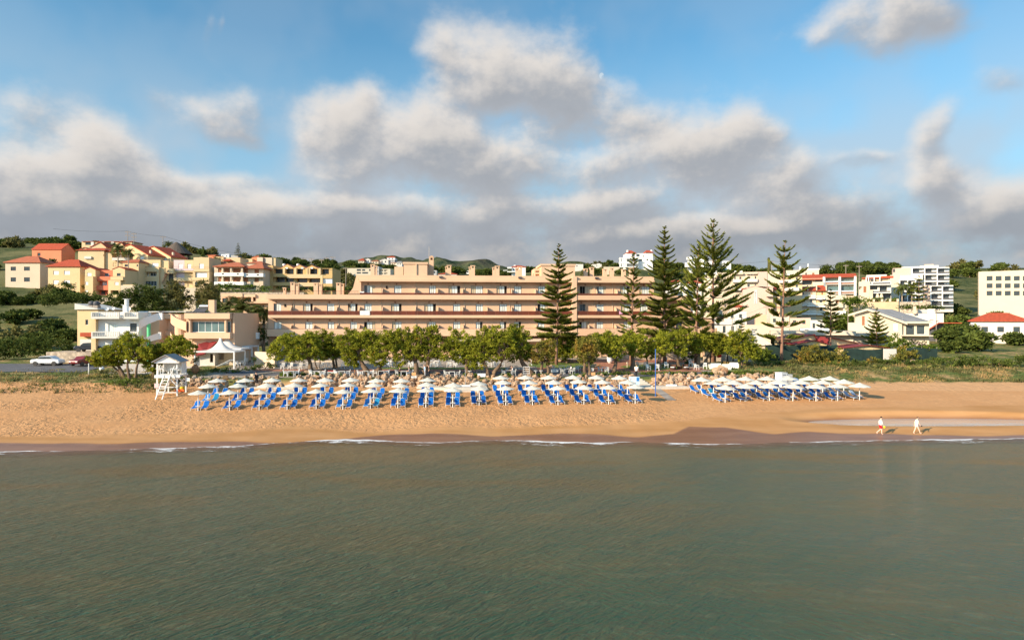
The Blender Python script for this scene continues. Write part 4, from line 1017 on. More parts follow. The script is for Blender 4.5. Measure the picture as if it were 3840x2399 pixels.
 def gable_x(s, r, yr, y0, y1, m='red_tiles', wall=None, over=0.3, th=0.18, ridge=0.5):
  a, b, _, _ = s.rect((r[0], r[1], r[2], r[2]), y0); l = (a+b)/2
  ze = s.lz(r[2], off=y0, l=l); ym = lerp(y0, y1, ridge); zr = s.lz(yr, off=ym, l=l)
  if wall: s.mb('wall', wall).prismx([(y0, ze), (y1, ze), (ym, zr)], a+0.003, b-0.003)
  rf = s.new('roof', m); sl = (zr-ze)/(ym-y0); sr = (zr-ze)/max(y1-ym, 0.1)
  rf.prismx([(y0-over, ze-over*sl+0.02), (ym, zr+0.02), (y1+over, ze-over*sr+0.02), (y1+over, ze-over*sr+th), (ym, zr+th*1.2), (y0-over, ze-over*sl+th)], a-over*0.6, b+over*0.6)
 def hip(s, r, yr, y0, y1, m='red_tiles', over=0.5, th=0.15, rl=0.35):
  a, b, _, _ = s.rect((r[0], r[1], r[2], r[2]), y0); l = (a+b)/2; ym = (y0+y1)/2
  ze = s.lz(r[2], off=y0, l=l); zr = s.lz(yr, off=ym, l=l); a -= over; b += over; y0 -= over; y1 += over
  k = min((y1-y0)/2, (b-a)/2)*1.0; xa = a+min(k, (b-a)*0.5-0.01) if rl is None else a+(b-a)*rl; xb = b-(xa-a)
  rf = s.new('roof', m); rf.box(a, b, y0, y1, ze-0.02, ze+th)
  n = len(rf.v); z = ze+th+0.004
  rf.v += [(a,y0,z),(b,y0,z),(b,y1,z),(a,y1,z),(xa,ym,zr+th),(xb,ym,zr+th)]
  for f in ((0,1,5,4),(1,2,5),(2,3,4,5),(3,0,4)): rf.f.append(tuple(n+i for i in f)); rf.mi.append(0)
 def chim(s, x, yt, yb, y, w=0.9, m=None, d=0.7, cap=True, off=None):
  m = m or s.wm; l = s.lx(x, y); z1 = s.lz(yt, off=y, l=l); z0 = s.lz(yb, off=y, l=l)
  mb = s.new('chimney', m); mb.box(l-w/2, l+w/2, y, y+d, z0-0.5, z1-0.5 if cap else z1)
  if cap:
   for sx in (-1, 1): mb.box(l+sx*w/2-(w*0.28 if sx > 0 else 0), l+sx*w/2+(w*0.28 if sx < 0 else 0), y, y+d, z1-0.498, z1-0.14)
   mb.box(l-w/2-0.07, l+w/2+0.07, y-0.07, y+d+0.07, z1-0.138, z1)
 def done(s):
  for k, mb in s.parts.items():
   if mb.v: mb.build(k[0], k[1], s.t)
  return s.t
# the hotel
HW = 1.25   # depth of the balconies
B = Bld('hotel', 'long terraced peach coloured seaside hotel with brown balcony fronts and a small bell tower', 110.0, 1002, 1352, 5.0, 'hotel')
B.wm = 'peach'
def hz(py): return B.lz(py, l=0.0)
g0 = 0.0
f1, f1t = hz(1261), hz(1234); f2, f2t, r2 = hz(1191.5), hz(1181), hz(1165); f3, f3t, r3 = hz(1121), hz(1103.5), hz(1096); f4, f4t, f5 = hz(1053), hz(1044), hz(1028)
X = lambda px, off=0.0: B.lx(px, off)
DY = 15.0
D1 = [(1027,1056,'scc'),(1144,1172,'scc'),(1229,1254,'scc'),(1313,1338,'sccc'),(1365,1407,'sdccb'),(1470,1506,'sbcc'),(1600,1635,'sbccc'),(1699,1726,'sccc'),(1784,1810,'sccd'),(1874,1899,'sccd'),(1928,1954,'sccd'),(2017,2042,'scc'),(2172,2209,'sdccb'),(2236,2262,'sccc'),(2338,2368,'sccc'),(2462,2489,'scg'),(2535,2558,'sgg'),(2614,2633,'sgc')]
D2 = [(1026,1055,'sgcc'),(1136,1173,'sbccd'),(1226,1254,'sccc'),(1305,1341,'sbccd'),(1366,1394,'sccc'),(1466,1506,'sbccd'),(1591,1635,'sbccd'),(1699,1726,'sccc'),(1784,1811,'sccc'),(1872,1901,'sccc'),(1928,1956,'sccc'),(2016,2054,'sdccb'),(2173,2195,'sgg'),(2236,2264,'sccc'),(2329,2365,'sbcc'),(2400,2430,'sccc')]
D3 = [(1365,1405,'sgccb'),(1478,1506,'sccc'),(1609,1635,'sccc'),(1682,1726,'sbccd'),(1766,1811,'sbbccc'),(1862,1901,'sbccd'),(1928,1956,'sccc'),(2018,2044,'sccc'),(2174,2222,'sddbbb'),(2236,2272,'sgccb'),(2326,2361,'sbccd'),(2398,2437,'sbccc')]
DIV = {1:[1095,1180,1266,1350,1436,1559,1644,1737,1829,1917,2009,2205,2306],2:[1095,1180,1266,1350,1436,1559,1643,1735,1826,1917,2005,2233,2306],3:[1436,1557,1642,1735,1826,1917,2006,2234,2310]}
mbw = B.mb('wall', 'peach')
def storey(zb_, zt_, pa, pb, doors, off, top=True):
 a, b = X(pa, off), X(pb, off)
 hs = []
 for (p, q, st) in doors:
  x0, x1 = X(p, off), X(q, off); hs.append((x0, x1, zb_+0.32, zb_+0.32+2.18, 0.16, False))
  fr, ps = win_mesh(x1-x0, 2.18, st); o = obj('balcony_door', fr, B.t, (x0, off+0.10, zb_+0.32))
  for me, nm in ps: obj(nm, me, o)
  xl = (x0+x1)/2-0.2; lamp = MB(); lamp.box(xl-0.12, xl+0.12, off-0.16, off, zb_+2.78, zb_+2.86); lamp.tbox(xl, off-0.09, zb_+2.60, zb_+2.778, 0.05, 0.05, 0.10, 0.08)
  lamp.build('wall_lamp', 'rail_brown', B.t)
 holes_wall(mbw, a, b, zb_, zt_, hs, off)
 mbw.box(a, b, off, DY, zb_, zt_, skip='fb' if top else 'fbt')
S1 = f1+0.002; S2 = f2+0.002; S3 = f3+0.002; S4 = f4+0.002
storey(S1, S2-0.004, 1006, 2676, D1, HW, True)
storey(S2, S3-0.004, 1006, 2590, D2, HW+0.02, True)
storey(S3, S4-0.004, 1352, 2452, D3, HW+0.04, True)
gd = []
for (p, q) in [(1030,1052),(2176,2250),(2430,2475),(2492,2520),(2560,2592),(2598,2640)]:
 gd.append((X(p, 3.0), X(q, 3.0), hz(1340), hz(1285), 0.2, False))
 fr, ps = win_mesh(gd[-1][1]-gd[-1][0], gd[-1][3]-gd[-1][2], 'sgggg' if p > 2000 else 'sgg'); o = obj('ground_floor_window', fr, B.t, (gd[-1][0], 3.12, gd[-1][2]))
 for me, nm in ps: obj(nm, me, o)
holes_wall(mbw, X(1006, 3.0), X(2676, 3.0), -1.5, S1-0.004, gd, 3.0)
mbw.box(X(1006, 3.0), X(2676, 3.0), 3.0, DY, -1.5, S1-0.004, skip='fb')
for p in (1055,1145,1247,1340,1430,1540,1645,1750,1850,1950,2050,2155,2250,2345,2440,2540,2640):
 B.new('pillar', 'peach').box(X(p)-0.28, X(p)+0.28, 0.35, 0.9, -1.2, S1-0.006)
def band(z0, z1, pa, pb, name='balcony_front', y0=0.0, lip=True):
 a, b = X(pa), X(pb)
 mb = B.new(name, 'peach'); mb.box(a, b, y0, y0+0.14, z0, z1); mb.box(a, b, y0+0.142, HW+0.3, z0, z0+0.24)
 mb.box(a, a+0.14, y0+0.142, HW+0.3, z0+0.242, z1); mb.box(b-0.14, b, y0+0.142, HW+0.3, z0+0.242, z1)
band(f1, f1t, 1002, 2160); band(f1, f1t, 2160.3, 2690)
band(f2, f2t, 1005, 2160); band(f2, f2t, 2160.3, 2600)
band(f3, f3t, 1000, 2160); band(f3, f3t, 2160.3, 2592)
a4, b4 = X(1346), X(2455)
mb = B.new('cornice', 'peach'); mb.box(a4, b4, 0.0, DY*0.9, f4, f4t); mb.box(a4-0.3, b4, 0.35, 0.55, f4t+0.002, f5); mb.box(a4-0.3, a4-0.1, 0.552, DY*0.9, f4t+0.002, f5); mb.box(b4-0.2, b4, 0.552, DY*0.9, f4t+0.002, f5)
mb = B.new('wing_wall', 'peach'); l = X(1310)
mb.prism([(X(1302), f3t+0.1), (X(1312), f3t+0.55), (X(1322), f3t+1.2), (X(1335), f5), (X(1356), f5), (X(1352), f4), (X(1352), f3t+0.1)], 0.56, 0.8)
B.new('pier', 'peach').box(X(2146), X(2163), -0.12, HW+0.04, -1.2, f5-0.1)
def rails(z0, z1, pa, pb, panel=True):
 a, b = X(pa), X(pb); mb = B.new('railing', 'rail_brown')
 mb.box(a, b, 0.02, 0.10, z1-0.06, z1); n = int((b-a)/1.9)
 for i in range(n+1): x = a+(b-a)*i/n; mb.box(x-0.03, x+0.03, 0.03, 0.09, z0, z1-0.062)
 if panel: B.new('railing_panel', 'rail_panel').box(a, b, 0.055, 0.065, z0+0.004, z1-0.064)
rails(f2t, r2, 1006, 2145); rails(f2t, r2, 2164, 2598); rails(f3t, r3, 1350, 2145); rails(f3t, r3, 2164, 2450)
rails(f1t, f1t+0.10, 1004, 2145, False); rails(f1t, f1t+0.10, 2164, 2688, False)
mb = B.new('roof_railing', 'rail_brown'); a, b = X(1010), X(1346)
mb.box(a, b, 0.05, 0.08, f3t+0.60, f3t+0.64)
for i in range(60): x = a+(b-a)*i/59; mb.box(x-0.012, x+0.012, 0.055, 0.075, f3t, f3t+0.60)
for fl, (zb_, off) in {1:(f1, HW), 2:(f2, HW+0.02), 3:(f3, HW+0.04)}.items():
 for p in DIV[fl]:
  x = X(p, off); mb = B.new('divider', 'peach_shade')
  mb.prismx([(0.145, zb_+0.25), (off, zb_+0.25), (off, zb_+1.95), (off-0.55, zb_+1.9), (0.145, zb_+1.45)], x-0.07, x+0.07)
for p, fl in [(1101,(1,2)),(1270,(1,2)),(1430,(1,2,3)),(1561,(1,2,3)),(1742,(1,2,3)),(1911,(1,2,3)),(2229,(1,2,3)),(2297,(1,2,3)),(2524,(1,))]:
 for k in fl:
  zb_, off, zt = {1:(f1,HW,S2),2:(f2,HW+0.02,S3),3:(f3,HW+0.04,S4)}[k]; x = X(p, off)
  B.new('downpipe', 'cream').tube([(x, off-0.08, zb_+0.3), (x, off-0.08, zt-0.05)], 0.06, 6)
for (p, yt, w, y) in [(1097,1058,0.75,3),(1114,1062,0.5,3.1),(1184,1060,0.75,3),(1201,1064,0.5,3.1),(1269,1060,0.75,3),(1283,1063,0.5,3.1),(1066,1078,0.45,4),
 (1397,991,0.7,3),(1409,996,0.4,3.1),(1684,994,0.75,3),(1674,999,0.4,3.1),(1773,995,0.75,3),(1763,1001,0.4,3.1),(1865,997,0.75,3),(1852,1002,0.45,3.1),(1950,1000,0.75,3),(1939,1005,0.45,3.1),
 (2197,1007,0.7,3),(2220,1002,0.7,3),(2269,1008,0.68,3),(2295,1004,0.7,3),(2340,1009,0.68,3),(2368,1004,0.7,3)]:
 B.chim(p, yt, 1100 if p < 1300 else 1032, y, w)
def block(p0, p1, yt, y0, y1, cap=True):
 a, b = X(p0, y0), X(p1, y0); z = B.lz(yt, l=(a+b)/2, off=y0); mb = B.new('lift_house', 'peach')
 mb.box(a, b, y0, y1, f4t, z-(0.35 if cap else 0))
 if cap: mb.box(a-0.18, b+0.12, y0-0.15, y1+0.2, z-0.348, z)
block(1514, 1602, 983, 0.6, 7.0); block(1479, 1512, 1000, 0.9, 6.5, False); block(2031, 2156, 990, 1.0, 8.0)
a, b = X(2004, 3.0), X(2028, 3.0); z = B.lz(1007, l=a, off=3); holes_wall(B.new('lift_house', 'peach'), a, b, f4t, z, [(a+0.2,b-0.3,z-0.7,z-0.4,0.4,True),(a+0.2,b-0.3,z-1.5,z-1.0,0.4,True)], 3.0)
B.parts[list(B.parts)[-1]].box(a, b, 3.0, 7.5, f4t, z, skip='f')
B.new('lift_house_pipe', 'peach_shade').box(X(1561, .6)-0.1, X(1561, .6)+0.1, 0.42, 0.598, f4t, B.lz(985, l=X(1560)))
a, b = X(1610, 4.0), X(1626.5, 4.0); m_ = (a+b)/2; zt = B.lz(959, l=m_, off=4); ze = B.lz(963, l=m_, off=4); mb = B.new('bell_tower', 'peach')
z0, z1 = B.lz(975, l=m_, off=4), B.lz(966.5, l=m_, off=4)
holes_wall(mb, a, b, f4t, ze, [(m_-0.2, m_+0.2, z0, z1, 0.7, False)], 4.0); mb.box(a, b, 4.0, 4.7, f4t, ze, skip='fkb'); holes_wall(mb, a, b, f4t, ze, [(m_-0.2, m_+0.2, z0, z1, 0.002, False)], 4.7)
mb.prism([(a-0.03, ze+0.002), (b+0.03, ze+0.002), (m_+0.12, zt), (m_-0.12, zt)], 3.97, 4.73)
bl = B.new('bell', 'rail_brown'); bl.lathe([(0.0,0.34),(0.08,0.33),(0.12,0.2),(0.18,0.0)], 10, (m_, 4.35, z0+0.06))
fp = B.new('flagpole', 'cream'); x = X(1609, 3.5); fp.tube([(x, 3.5, f4t), (x, 3.5, B.lz(925, l=x, off=3.5))], [0.05, 0.025], 6)
for p in (1654, 1950, 2237):
 x = X(p, 0.35); z = (f4t+f5)/2; mb = B.new('floodlight', 'dark_grey'); mb.box(x-0.32, x+0.32, 0.0, 0.30, z-0.12, z+0.16); mb.box(x-0.06, x+0.06, 0.30, 0.349, z-0.2, z+0.25); mb.box(x-0.34, x+0.34, -0.03, -0.002, z+0.10, z+0.18)
for (p, q, mm) in [(1672,1780,'cream'),(1940,2030,'cream'),(2168,2262,'brown_tiles'),(2410,2470,'cream'),(2530,2590,'cream')]:
 B.new('awning', mm).prismx([(-1.8, f1-0.95), (2.9, f1-0.30), (2.9, f1-0.22), (-1.8, f1-0.87)], X(p), X(q))
mb = B.new('sill_cabinet', 'frame_white'); mb.box(X(1348), X(1364), 0.3, 0.9, f3t+0.35, f3t+0.55)
for (p, q) in [(1066, 1074), (1305, 1311), (1447, 1452), (1096,1101)]:
 x = X(p, HW-0.02); B.new('wall_niche', 'dark_void').box(x, X(q, HW-0.02)*0+x+0.3, HW-0.05, HW-0.004, (f2 if p != 1447 else f3)+1.9, (f2 if p != 1447 else f3)+2.4)
hotel = B.done()
def hotel_pt(px, off, z):
 l = B.lx(px, off); return Vector((B.rx+B.c*l-B.sn*off, B.ry+B.sn*l+B.c*off, B.zb+z))
mb = MB(); a, b = hotel_pt(1350, -0.03, r2+0.03), hotel_pt(1387, -0.03, r2+0.03)
n = 16
for i in range(n):
 p = a.lerp(b, i/n); q = a.lerp(b, (i+1)/n); o1 = Vector((0, -0.03*(i % 2), 0)); o2 = Vector((0, -0.03*((i+1) % 2), 0)); dz = Vector((0, 0, -0.78))
 mb.face([p+o1+dz, q+o2+dz, q+o2, p+o1])
mb.build('white_sheet', 'pure_white'); tag(COL.objects['white_sheet'], 'white bed sheet hung over the brown railing of the middle balcony row', 'sheet')
mat('pink_cloth', (0.70,0.33,0.48), 0.9, 0.25, 3)
mb = MB(); a, b = hotel_pt(2322, -0.03, r2+0.02), hotel_pt(2334, -0.03, r2+0.02); dz = Vector((0,0,-0.55))
m2 = a.lerp(b, 0.5)+Vector((0,-0.04,0))
mb.face([a+dz, m2+dz, m2, a]); mb.face([m2+dz, b+dz, b, m2]); tag(mb.build('pink_towel', 'pink_cloth'), 'pink towel over the balcony railing near the thin pine', 'towel')
# the town
def RG(ox, oy, s):
 fx = lambda x: ox+x/s
 fy = lambda y: oy+y/s
 return (lambda x0, x1, y0, y1: (ox+x0/s, ox+x1/s, oy+y0/s, oy+y1/s)), fx, fy
HG = 'houses on the left hillside'
r, qx, qy = RG(320, 840, 4.446)
b = Bld('terrace_house', 'terracotta red house between two yellow gabled ones on the left hill', 203, 363, qy(1160), cat='house', group=HG); b.wm = 'terracotta'
b.body(r(170,455,770,900), 8, 'terracotta', 1.5, [(r(325,395,818,875), 0.15, False)])
b.win(r(325,395,818,875), 'white', 1.6)
b.body(r(132,382,945,1172), 7, 'terracotta', 0.0, [(r(150,365,952,1025), 1.4, True), (r(165,375,1105,1170), 1.3, True)])
b.win(r(290,360,962,1020), 'shut', 1.3); b.win(r(270,330,1112,1168), 'dark', 1.2)
b.box(r(130,420,875,944), -0.15, 1.5, 'terracotta', 'balcony'); b.box(r(132,382,1026,1100), -0.4, -0.002, 'terracotta', 'balcony')
b.done()
b = Bld('gabled_house', 'yellow gabled house at the left picture edge beside the terracotta one', 201, 318, qy(1160), group=HG); b.wm = 'pale_yellow'
b.body(r(-5,168,765,872), 9, 'pale_yellow', 1.2, [(r(28,102,812,866), 0.15, False)]); b.win(r(28,102,812,866), 'shut', 1.3)
b.gable_y((qx(-25), qx(168), qy(765)), qy(722), 1.2, 10, 'red_tiles', 'pale_yellow', over=0.15)
b.body(r(-8,128,873,1170), 8, 'pale_yellow', 0.0, [(r(0,50,960,1015), 0.15, False), (r(0,45,1100,1150), 0.15, False)]); b.win(r(0,50,960,1015), 'shut', 0.1); b.win(r(0,45,1100,1150), 'shut', 0.1)
b.rail(r(0,128,868,873), 0.1); b.done()
b = Bld('gabled_house', 'yellow gabled house with a deep side wall, right of the terracotta one', 200, 402, qy(1165), group=HG); b.wm = 'pale_yellow'
b.body(r(458,660,758,880), 14, 'pale_yellow', 1.2, [(r(525,592,818,870), 0.15, False)]); b.win(r(525,592,818,870), 'white', 1.3)
b.gable_y((qx(452), qx(664), qy(758)), qy(718), 1.2, 15, 'red_tiles', 'pale_yellow', over=0.12)
b.body(r(382,586,936,1175), 8, 'pale_yellow', 0.0, [(r(490,556,965,1018), 0.15, False), (r(420,555,1105,1172), 1.2, True)]); b.win(r(490,556,965,1018), 'shut', 0.1)
b.box(r(418,627,878,935), -0.12, 1.18, 'pale_yellow', 'balcony'); b.rail(r(418,627,868,878), 0.0)
b.body(r(588,840,1008,1175), 5, 'pale_yellow', 0.4); b.done()
b = Bld('apartment_house', 'pale yellow flat roofed house with white shutters and an outside stair', 212, qx(850), qy(1040), group=HG); b.wm = 'pale_yellow'
b.body(r(892,1252,598,716), 9, 'pale_yellow', 1.6, [(r(985,1052,652,716), 0.15, False), (r(1115,1222,648,716), 0.15, False)])
b.win(r(985,1052,652,716), 'shut', 1.7); b.win(r(1115,1222,648,716), 'shut', 1.7)
b.body(r(850,1225,796,1045), 9, 'pale_yellow', 0.0, [(r(886,1190,798,870), 1.3, True), (r(880,958,960,1030), 0.2, False), (r(995,1192,952,1030), 0.2, False)])
b.win(r(958,1052,812,870), 'white', 1.2); b.win(r(1085,1178,812,870), 'white', 1.2); b.win(r(880,958,960,1030), 'white', 0.15); b.win(r(995,1192,952,1030), 'white', 0.15)
b.box(r(846,1226,716,795), -0.12, 1.59, 'pale_yellow', 'balcony'); b.rail(r(846,1226,706,716), -0.05)
b.body(r(1256,1388,612,730), 7, 'pale_yellow', 2.2); b.body(r(1228,1320,730,1050), 6, 'pale_yellow', 0.8)
st = b.new('stair', 'rail_brown')
x0_, x1_, z0_, z1_ = b.rect(r(1270,1370,780,1000), 0.2)
for i in range(9): st.box(lerp(x1_, x0_, i/9), lerp(x1_, x0_, i/9)+0.5, -0.6, 0.5, lerp(z1_, z0_, i/9), lerp(z1_, z0_, i/9)+0.08)
st.bar((x1_, 0.5, z1_), (x0_, 0.5, z0_), 0.1); b.body(r(1330,1470,742,806), 5, 'pale_yellow', 1.0, down=0.4); b.body(r(1390,1462,810,1050), 4, 'dark_grey', 2.5)
b.done()
b = Bld('apartment_house', 'three coloured terrace in lilac, yellow and tan with a round gable', 214, qx(1470), qy(1060), group=HG); b.wm = 'pale_yellow'
b.body(r(1474,1652,600,776), 9, 'lilac', 1.0, [(r(1555,1622,660,742), 0.15, False)]); b.win(r(1555,1622,660,742), 'shut', 1.1)
b.body(r(1653,1803,600,776), 9, 'pale_yellow', 1.002, [(r(1700,1766,664,742), 0.15, False)]); b.win(r(1700,1766,664,742), 'shut', 1.1)
b.body(r(1804,2062,600,795), 9, 'tan', 0.998, [(r(1900,1976,660,742), 0.15, False)]); b.win(r(1900,1976,660,742), 'shut', 1.1)
x0_, x1_, z0_, z1_ = b.rect(r(1804,2062,556,600), 0.998); mm = b.mb('gable', 'tan'); mid = (x0_+x1_)/2
mm.prism([(x0_,z0_),(x1_,z0_),(x1_,z0_+0.9),(lerp(mid,x1_,.35),z1_),(mid,z1_+0.15),(lerp(mid,x0_,.35),z1_),(x0_,z0_+0.9)], 0.998, 9.9)
b.body(r(1466,1803,776,1165), 9, 'pale_yellow', 0.0, [(r(1490,1792,800,895), 1.4, True), (r(1500,1790,955,1050), 1.2, True)], down=3)
b.body(r(1804,2066,796,1165), 9, 'tan', 0.002, [(r(1830,2034,802,892), 0.5, True), (r(1828,1890,965,1040), 0.2, False)], down=3)
b.win(r(1550,1650,816,893), 'white', 1.3); b.win(r(1655,1755,816,893), 'white', 1.3); b.win(r(1845,2030,806,890), 'shut', 0.4); b.win(r(1560,1700,962,1050), 'shut', 1.1); b.win(r(1828,1890,965,1040), 'dark', 0.15)
b.box(r(1466,1803,745,776), -0.15, -0.002, 'lilac', 'balcony'); b.box(r(1804,2066,748,795), -0.15, 0.0, 'tan', 'balcony'); b.box(r(1466,2060,898,938), -0.2, -0.004, 'pale_yellow', 'balcony')
b.rail(r(1466,2060,708,745), -0.1); b.done()
b = Bld('villa', 'large tan villa with red hip roofs, curved balcony and dark glazed ground floor', 228, qx(-20), qy(710), group=HG); b.wm = 'tan'
b.body(r(-120,312,440,606), 10, 'tan', 0.5, [(r(300,322,505,540), 0.2, True)]); b.body(r(313,640,460,606), 10, 'tan', 1.2, [(r(445,640,490,606), 2.0, True)])
b.hip((qx(-125), qx(325), qy(440)), qy(408), 0.5, 10.5, 'red_tiles'); b.hip((qx(300), qx(650), qy(462)), qy(425), 1.2, 11, 'red_tiles', rl=0.45)
b.body(r(-120,455,606,712), 9, 'dark_grey', 1.3, [(r(110,280,615,670), 0.2, False), (r(318,440,615,700), 0.2, False)]); b.win(r(110,280,615,670), 'dark', 1.45); b.win(r(318,440,615,700), 'dark', 1.45)
b.win(r(0,100,610,690), 'white', 1.2); b.body(r(456,620,606,712), 9, 'tan', 1.1, [(r(460,600,645,708), 0.2, False)]); b.win(r(460,600,645,708), 'dark', 1.2)
b.box(r(445,690,562,605), -0.4, 1.19, 'white_wall', 'balcony'); b.win(r(470,500,510,560), 'shut', 3.1); b.win(r(575,605,510,560), 'shut', 3.1); b.box(r(-20,95,540,580), 0.0, 0.49, 'white_wall', 'balcony')
b.done()
def gab(lab, Y, xe0, xe1, xr, ye, yr, yb, wall, roofm='red_tiles', dep=9, wins=()):
 b = Bld('gabled_house', lab, Y, qx(xe0), qy(yb), group=HG); b.wm = wall
 b.body(r(xe0, xe1, ye, yb), dep, wall, 0.0, [(r(*w_[:4]), 0.15, False) for w_ in wins], top=False)
 b.gable_y((qx(xe0), qx(xe1), qy(ye)), qy(yr), 0.0, dep, roofm, wall, over=0.35, pxr=qx(xr))
 for w_ in wins: b.win(r(*w_[:4]), w_[4], 0.1)
 return b
def monor(lab, Y, xa, xb, yt, ye, yb, xl, yl):
 b = Bld('gabled_house', lab, Y, qx(xl), qy(yb), rot=-18, group=HG); b.wm = 'pale_yellow'
 b.body((qx(xl), qx(xb), qy(ye), qy(yb)), 7, 'pale_yellow', 0.0, [(r((xl+xb)/2+60,(xl+xb)/2+120,ye+20,ye+60), 0.15, False)])
 b.win(r((xl+xb)/2+60,(xl+xb)/2+120,ye+20,ye+60), 'shut', 0.1)
 x0, x1, z0, z1 = b.rect((qx(xa), qx(xb), qy(yt), qy(ye)), 0.0); xm = b.lx(qx(xa+60)); zl = b.lz(qy(yl), l=b.lx(qx(xl)))
 b.mb('wall', 'pale_yellow').prism([(b.lx(qx(xl)), z0), (x1, z0), (xm, z1), (b.lx(qx(xl)), zl)], 0.002, 6.99)
 rf = b.new('roof', 'red_tiles'); rf.prism([(xm-0.2, z1+0.05), (x1+0.5, z0-0.25), (x1+0.5, z0), (xm-0.2, z1+0.3)], -0.35, 7.4)
 rf.prism([(b.lx(qx(xl))-0.3, zl-0.05), (xm-0.2, z1+0.05), (xm-0.2, z1+0.3), (b.lx(qx(xl))-0.3, zl+0.2)], -0.35, 7.4)
 b.new('chimney', 'cream').box(x1-1.6, x1-1.0, 2, 2.6, z0, z0+1.9)
 return b.done()
monor('yellow house with one long red roof slope, behind the thin palm', 232, 700, 1045, 342, 522, 620, 665, 375)
monor('yellow house with a long red roof slope left of the thatched pavilion', 238, 1090, 1425, 374, 552, 640, 1038, 408)
gab('tan gabled house with red roof at the top left of the hill', 262, 90, 345, 250, 385, 306, 440, 'tan').done()
gab('tan gabled house with a red roof just below the row of dark windows', 258, 455, 665, 600, 385, 308, 470, 'tan', wins=[(595,608,370,400,'dark')]).done()
gab('red roofed house at the left picture edge of the hill top', 256, -80, 40, -10, 420, 395, 470, 'pale_yellow').done()
b = Bld('row_house', 'long low white row with dark windows on the crest of the left hill', 285, qx(-60), qy(370), group=HG); b.wm = 'white_wall'
hs = [(r(0,105,305,350),0.3,False),(r(325,430,308,350),0.3,False),(r(640,740,318,345),0.3,False)]
b.body(r(-60,780,296,372), 8, 'tan', 0.0, hs); [b.win(h[0], 'dark', 0.2) for h in hs]
for x in (125, 300, 460, 610): b.new('pilaster', 'white_wall').box(b.lx(qx(x))-0.6, b.lx(qx(x))+0.6, -0.4, -0.003, b.lz(qy(372)), b.lz(qy(290)))
b.box(r(-60,785,288,295), -0.5, 8, 'red_tiles', 'roof'); b.done()
Y_ = 262; t = thing('thatched_pavilion', 'large dark thatched pavilion with a pointed conical roof on the hill', 'pavilion', (X_(qx(1520), Y_), Y_, Z_(qy(600), Y_)))
k = Y_/F/4.446; mb = MB(); n = 24
prof = [(250,505),(235,488),(160,420),(80,352),(20,306),(0,298)]
mb.lathe([(p*k*1.0, (600-q)*k) for p, q in prof], n); mb.build('roof', 'thatch', t)
mb = MB()
for i in range(12): a = i/12*6.283; mb.tube([(math.cos(a)*200*k, math.sin(a)*200*k, -3), (math.cos(a)*200*k, math.sin(a)*200*k, 95*k)], 0.18, 6)
mb.tube([(math.cos(i/24*6.283)*200*k, math.sin(i/24*6.283)*200*k, 94*k) for i in range(25)], 0.12, 5)
mb.build('posts', 'wood_dark', t); mb = MB(); mb.lathe([(180*k,-3),(180*k,50*k)], 20); mb.build('low_wall', 'stone_wall', t)
b = Bld('gabled_house', 'white painted house end tucked under the thatched pavilion', 246, qx(1375), qy(720), group=HG); b.wm = 'white_wall'
b.body(r(1370,1445,480,560), 5, 'white_wall'); b.body(r(1400,1475,560,720), 6, 'cream', -0.5); b.box(r(1345,1440,462,479), -0.3, 5.2, 'brown_tiles', 'roof'); b.done()
b = Bld('gabled_house', 'low yellow wing with a brown tiled roof below the thin palm', 208, qx(620), qy(730), group=HG); b.wm = 'pale_yellow'
b.body(r(625,888,640,730), 7, 'pale_yellow', 0, [(r(655,710,672,712),0.15,False),(r(855,882,672,712),0.15,False)]); b.win(r(655,710,672,712),'dark',0.1); b.win(r(855,882,672,712),'white',0.1)
b.hip((qx(610), qx(888), qy(640)), qy(598), 0, 7, 'brown_tiles', over=0.3, rl=0.3); b.done()
r, qx, qy = RG(820, 840, 4.446)
b = Bld('apartment_house', 'house with white balcony bands, brown shutters and tiled hip roofs', 214, qx(-70), qy(1020), cat='apartments', group=HG); b.wm = 'cream'
hs = [(r(-10,40,740,805),0.3,True),(r(88,190,738,805),0.3,True),(r(240,362,738,808),0.3,True),(r(420,490,745,818),1.2,True),(r(595,670,755,822),0.3,True),
 (r(-10,40,888,960),0.3,True),(r(88,190,888,960),0.3,True),(r(240,362,888,962),0.3,True),(r(420,490,895,965),1.2,True),(r(595,670,900,968),0.3,True)]
b.body(r(-75,410,715,1030), 10, 'cream', 1.5, hs[:3]+hs[5:8]); b.body(r(411,742,740,1030), 9, 'cream', 2.2, [hs[4], hs[9]]);
for h in hs[:3]+hs[5:8]: b.win(h[0], 'brown', 1.7)
for h in (hs[4], hs[9]): b.win(h[0], 'brown', 2.4)
for h in (hs[3], hs[8]): b.win(h[0], 'brown', 2.12)
b.box(r(-75,416,812,868), -0.1, 1.49, 'pure_white', 'balcony', new=True); b.box(r(417,742,824,880), 0.4, 2.19, 'pure_white', 'balcony', new=True); b.box(r(-75,416,962,1016), -0.1, 1.49, 'pure_white', 'balcony', new=True)
for x, y in ((67,828),(315,832),(470,842),(648,845)): b.box(r(x-14,x+18,y-8,y+14), -0.13, -0.104, 'rail_dark', 'balcony_grille') if x < 400 else b.box(r(x-14,x+22,y-8,y+14), 0.37, 0.396, 'rail_dark', 'balcony_grille')
for x in (65, 205, 390): b.new('column', 'cream').box(b.lx(qx(x), .3)-0.25, b.lx(qx(x), .3)+0.25, 0.2, 0.6, b.lz(qy(960)), b.lz(qy(715)))
b.hip((qx(-90), qx(425), qy(712)), qy(645), -0.3, 11, 'brown_tiles', over=0.2, rl=0.42); b.hip((qx(405), qx(750), qy(738)), qy(662), 0.3, 11.5, 'brown_tiles', over=0.1, rl=0.38)
b.done()
b = Bld('apartment_house', 'ochre apartment block with long balconies and three small gables', 222, qx(820), qy(1080), cat='apartments', group=HG); b.wm = 'ochre'
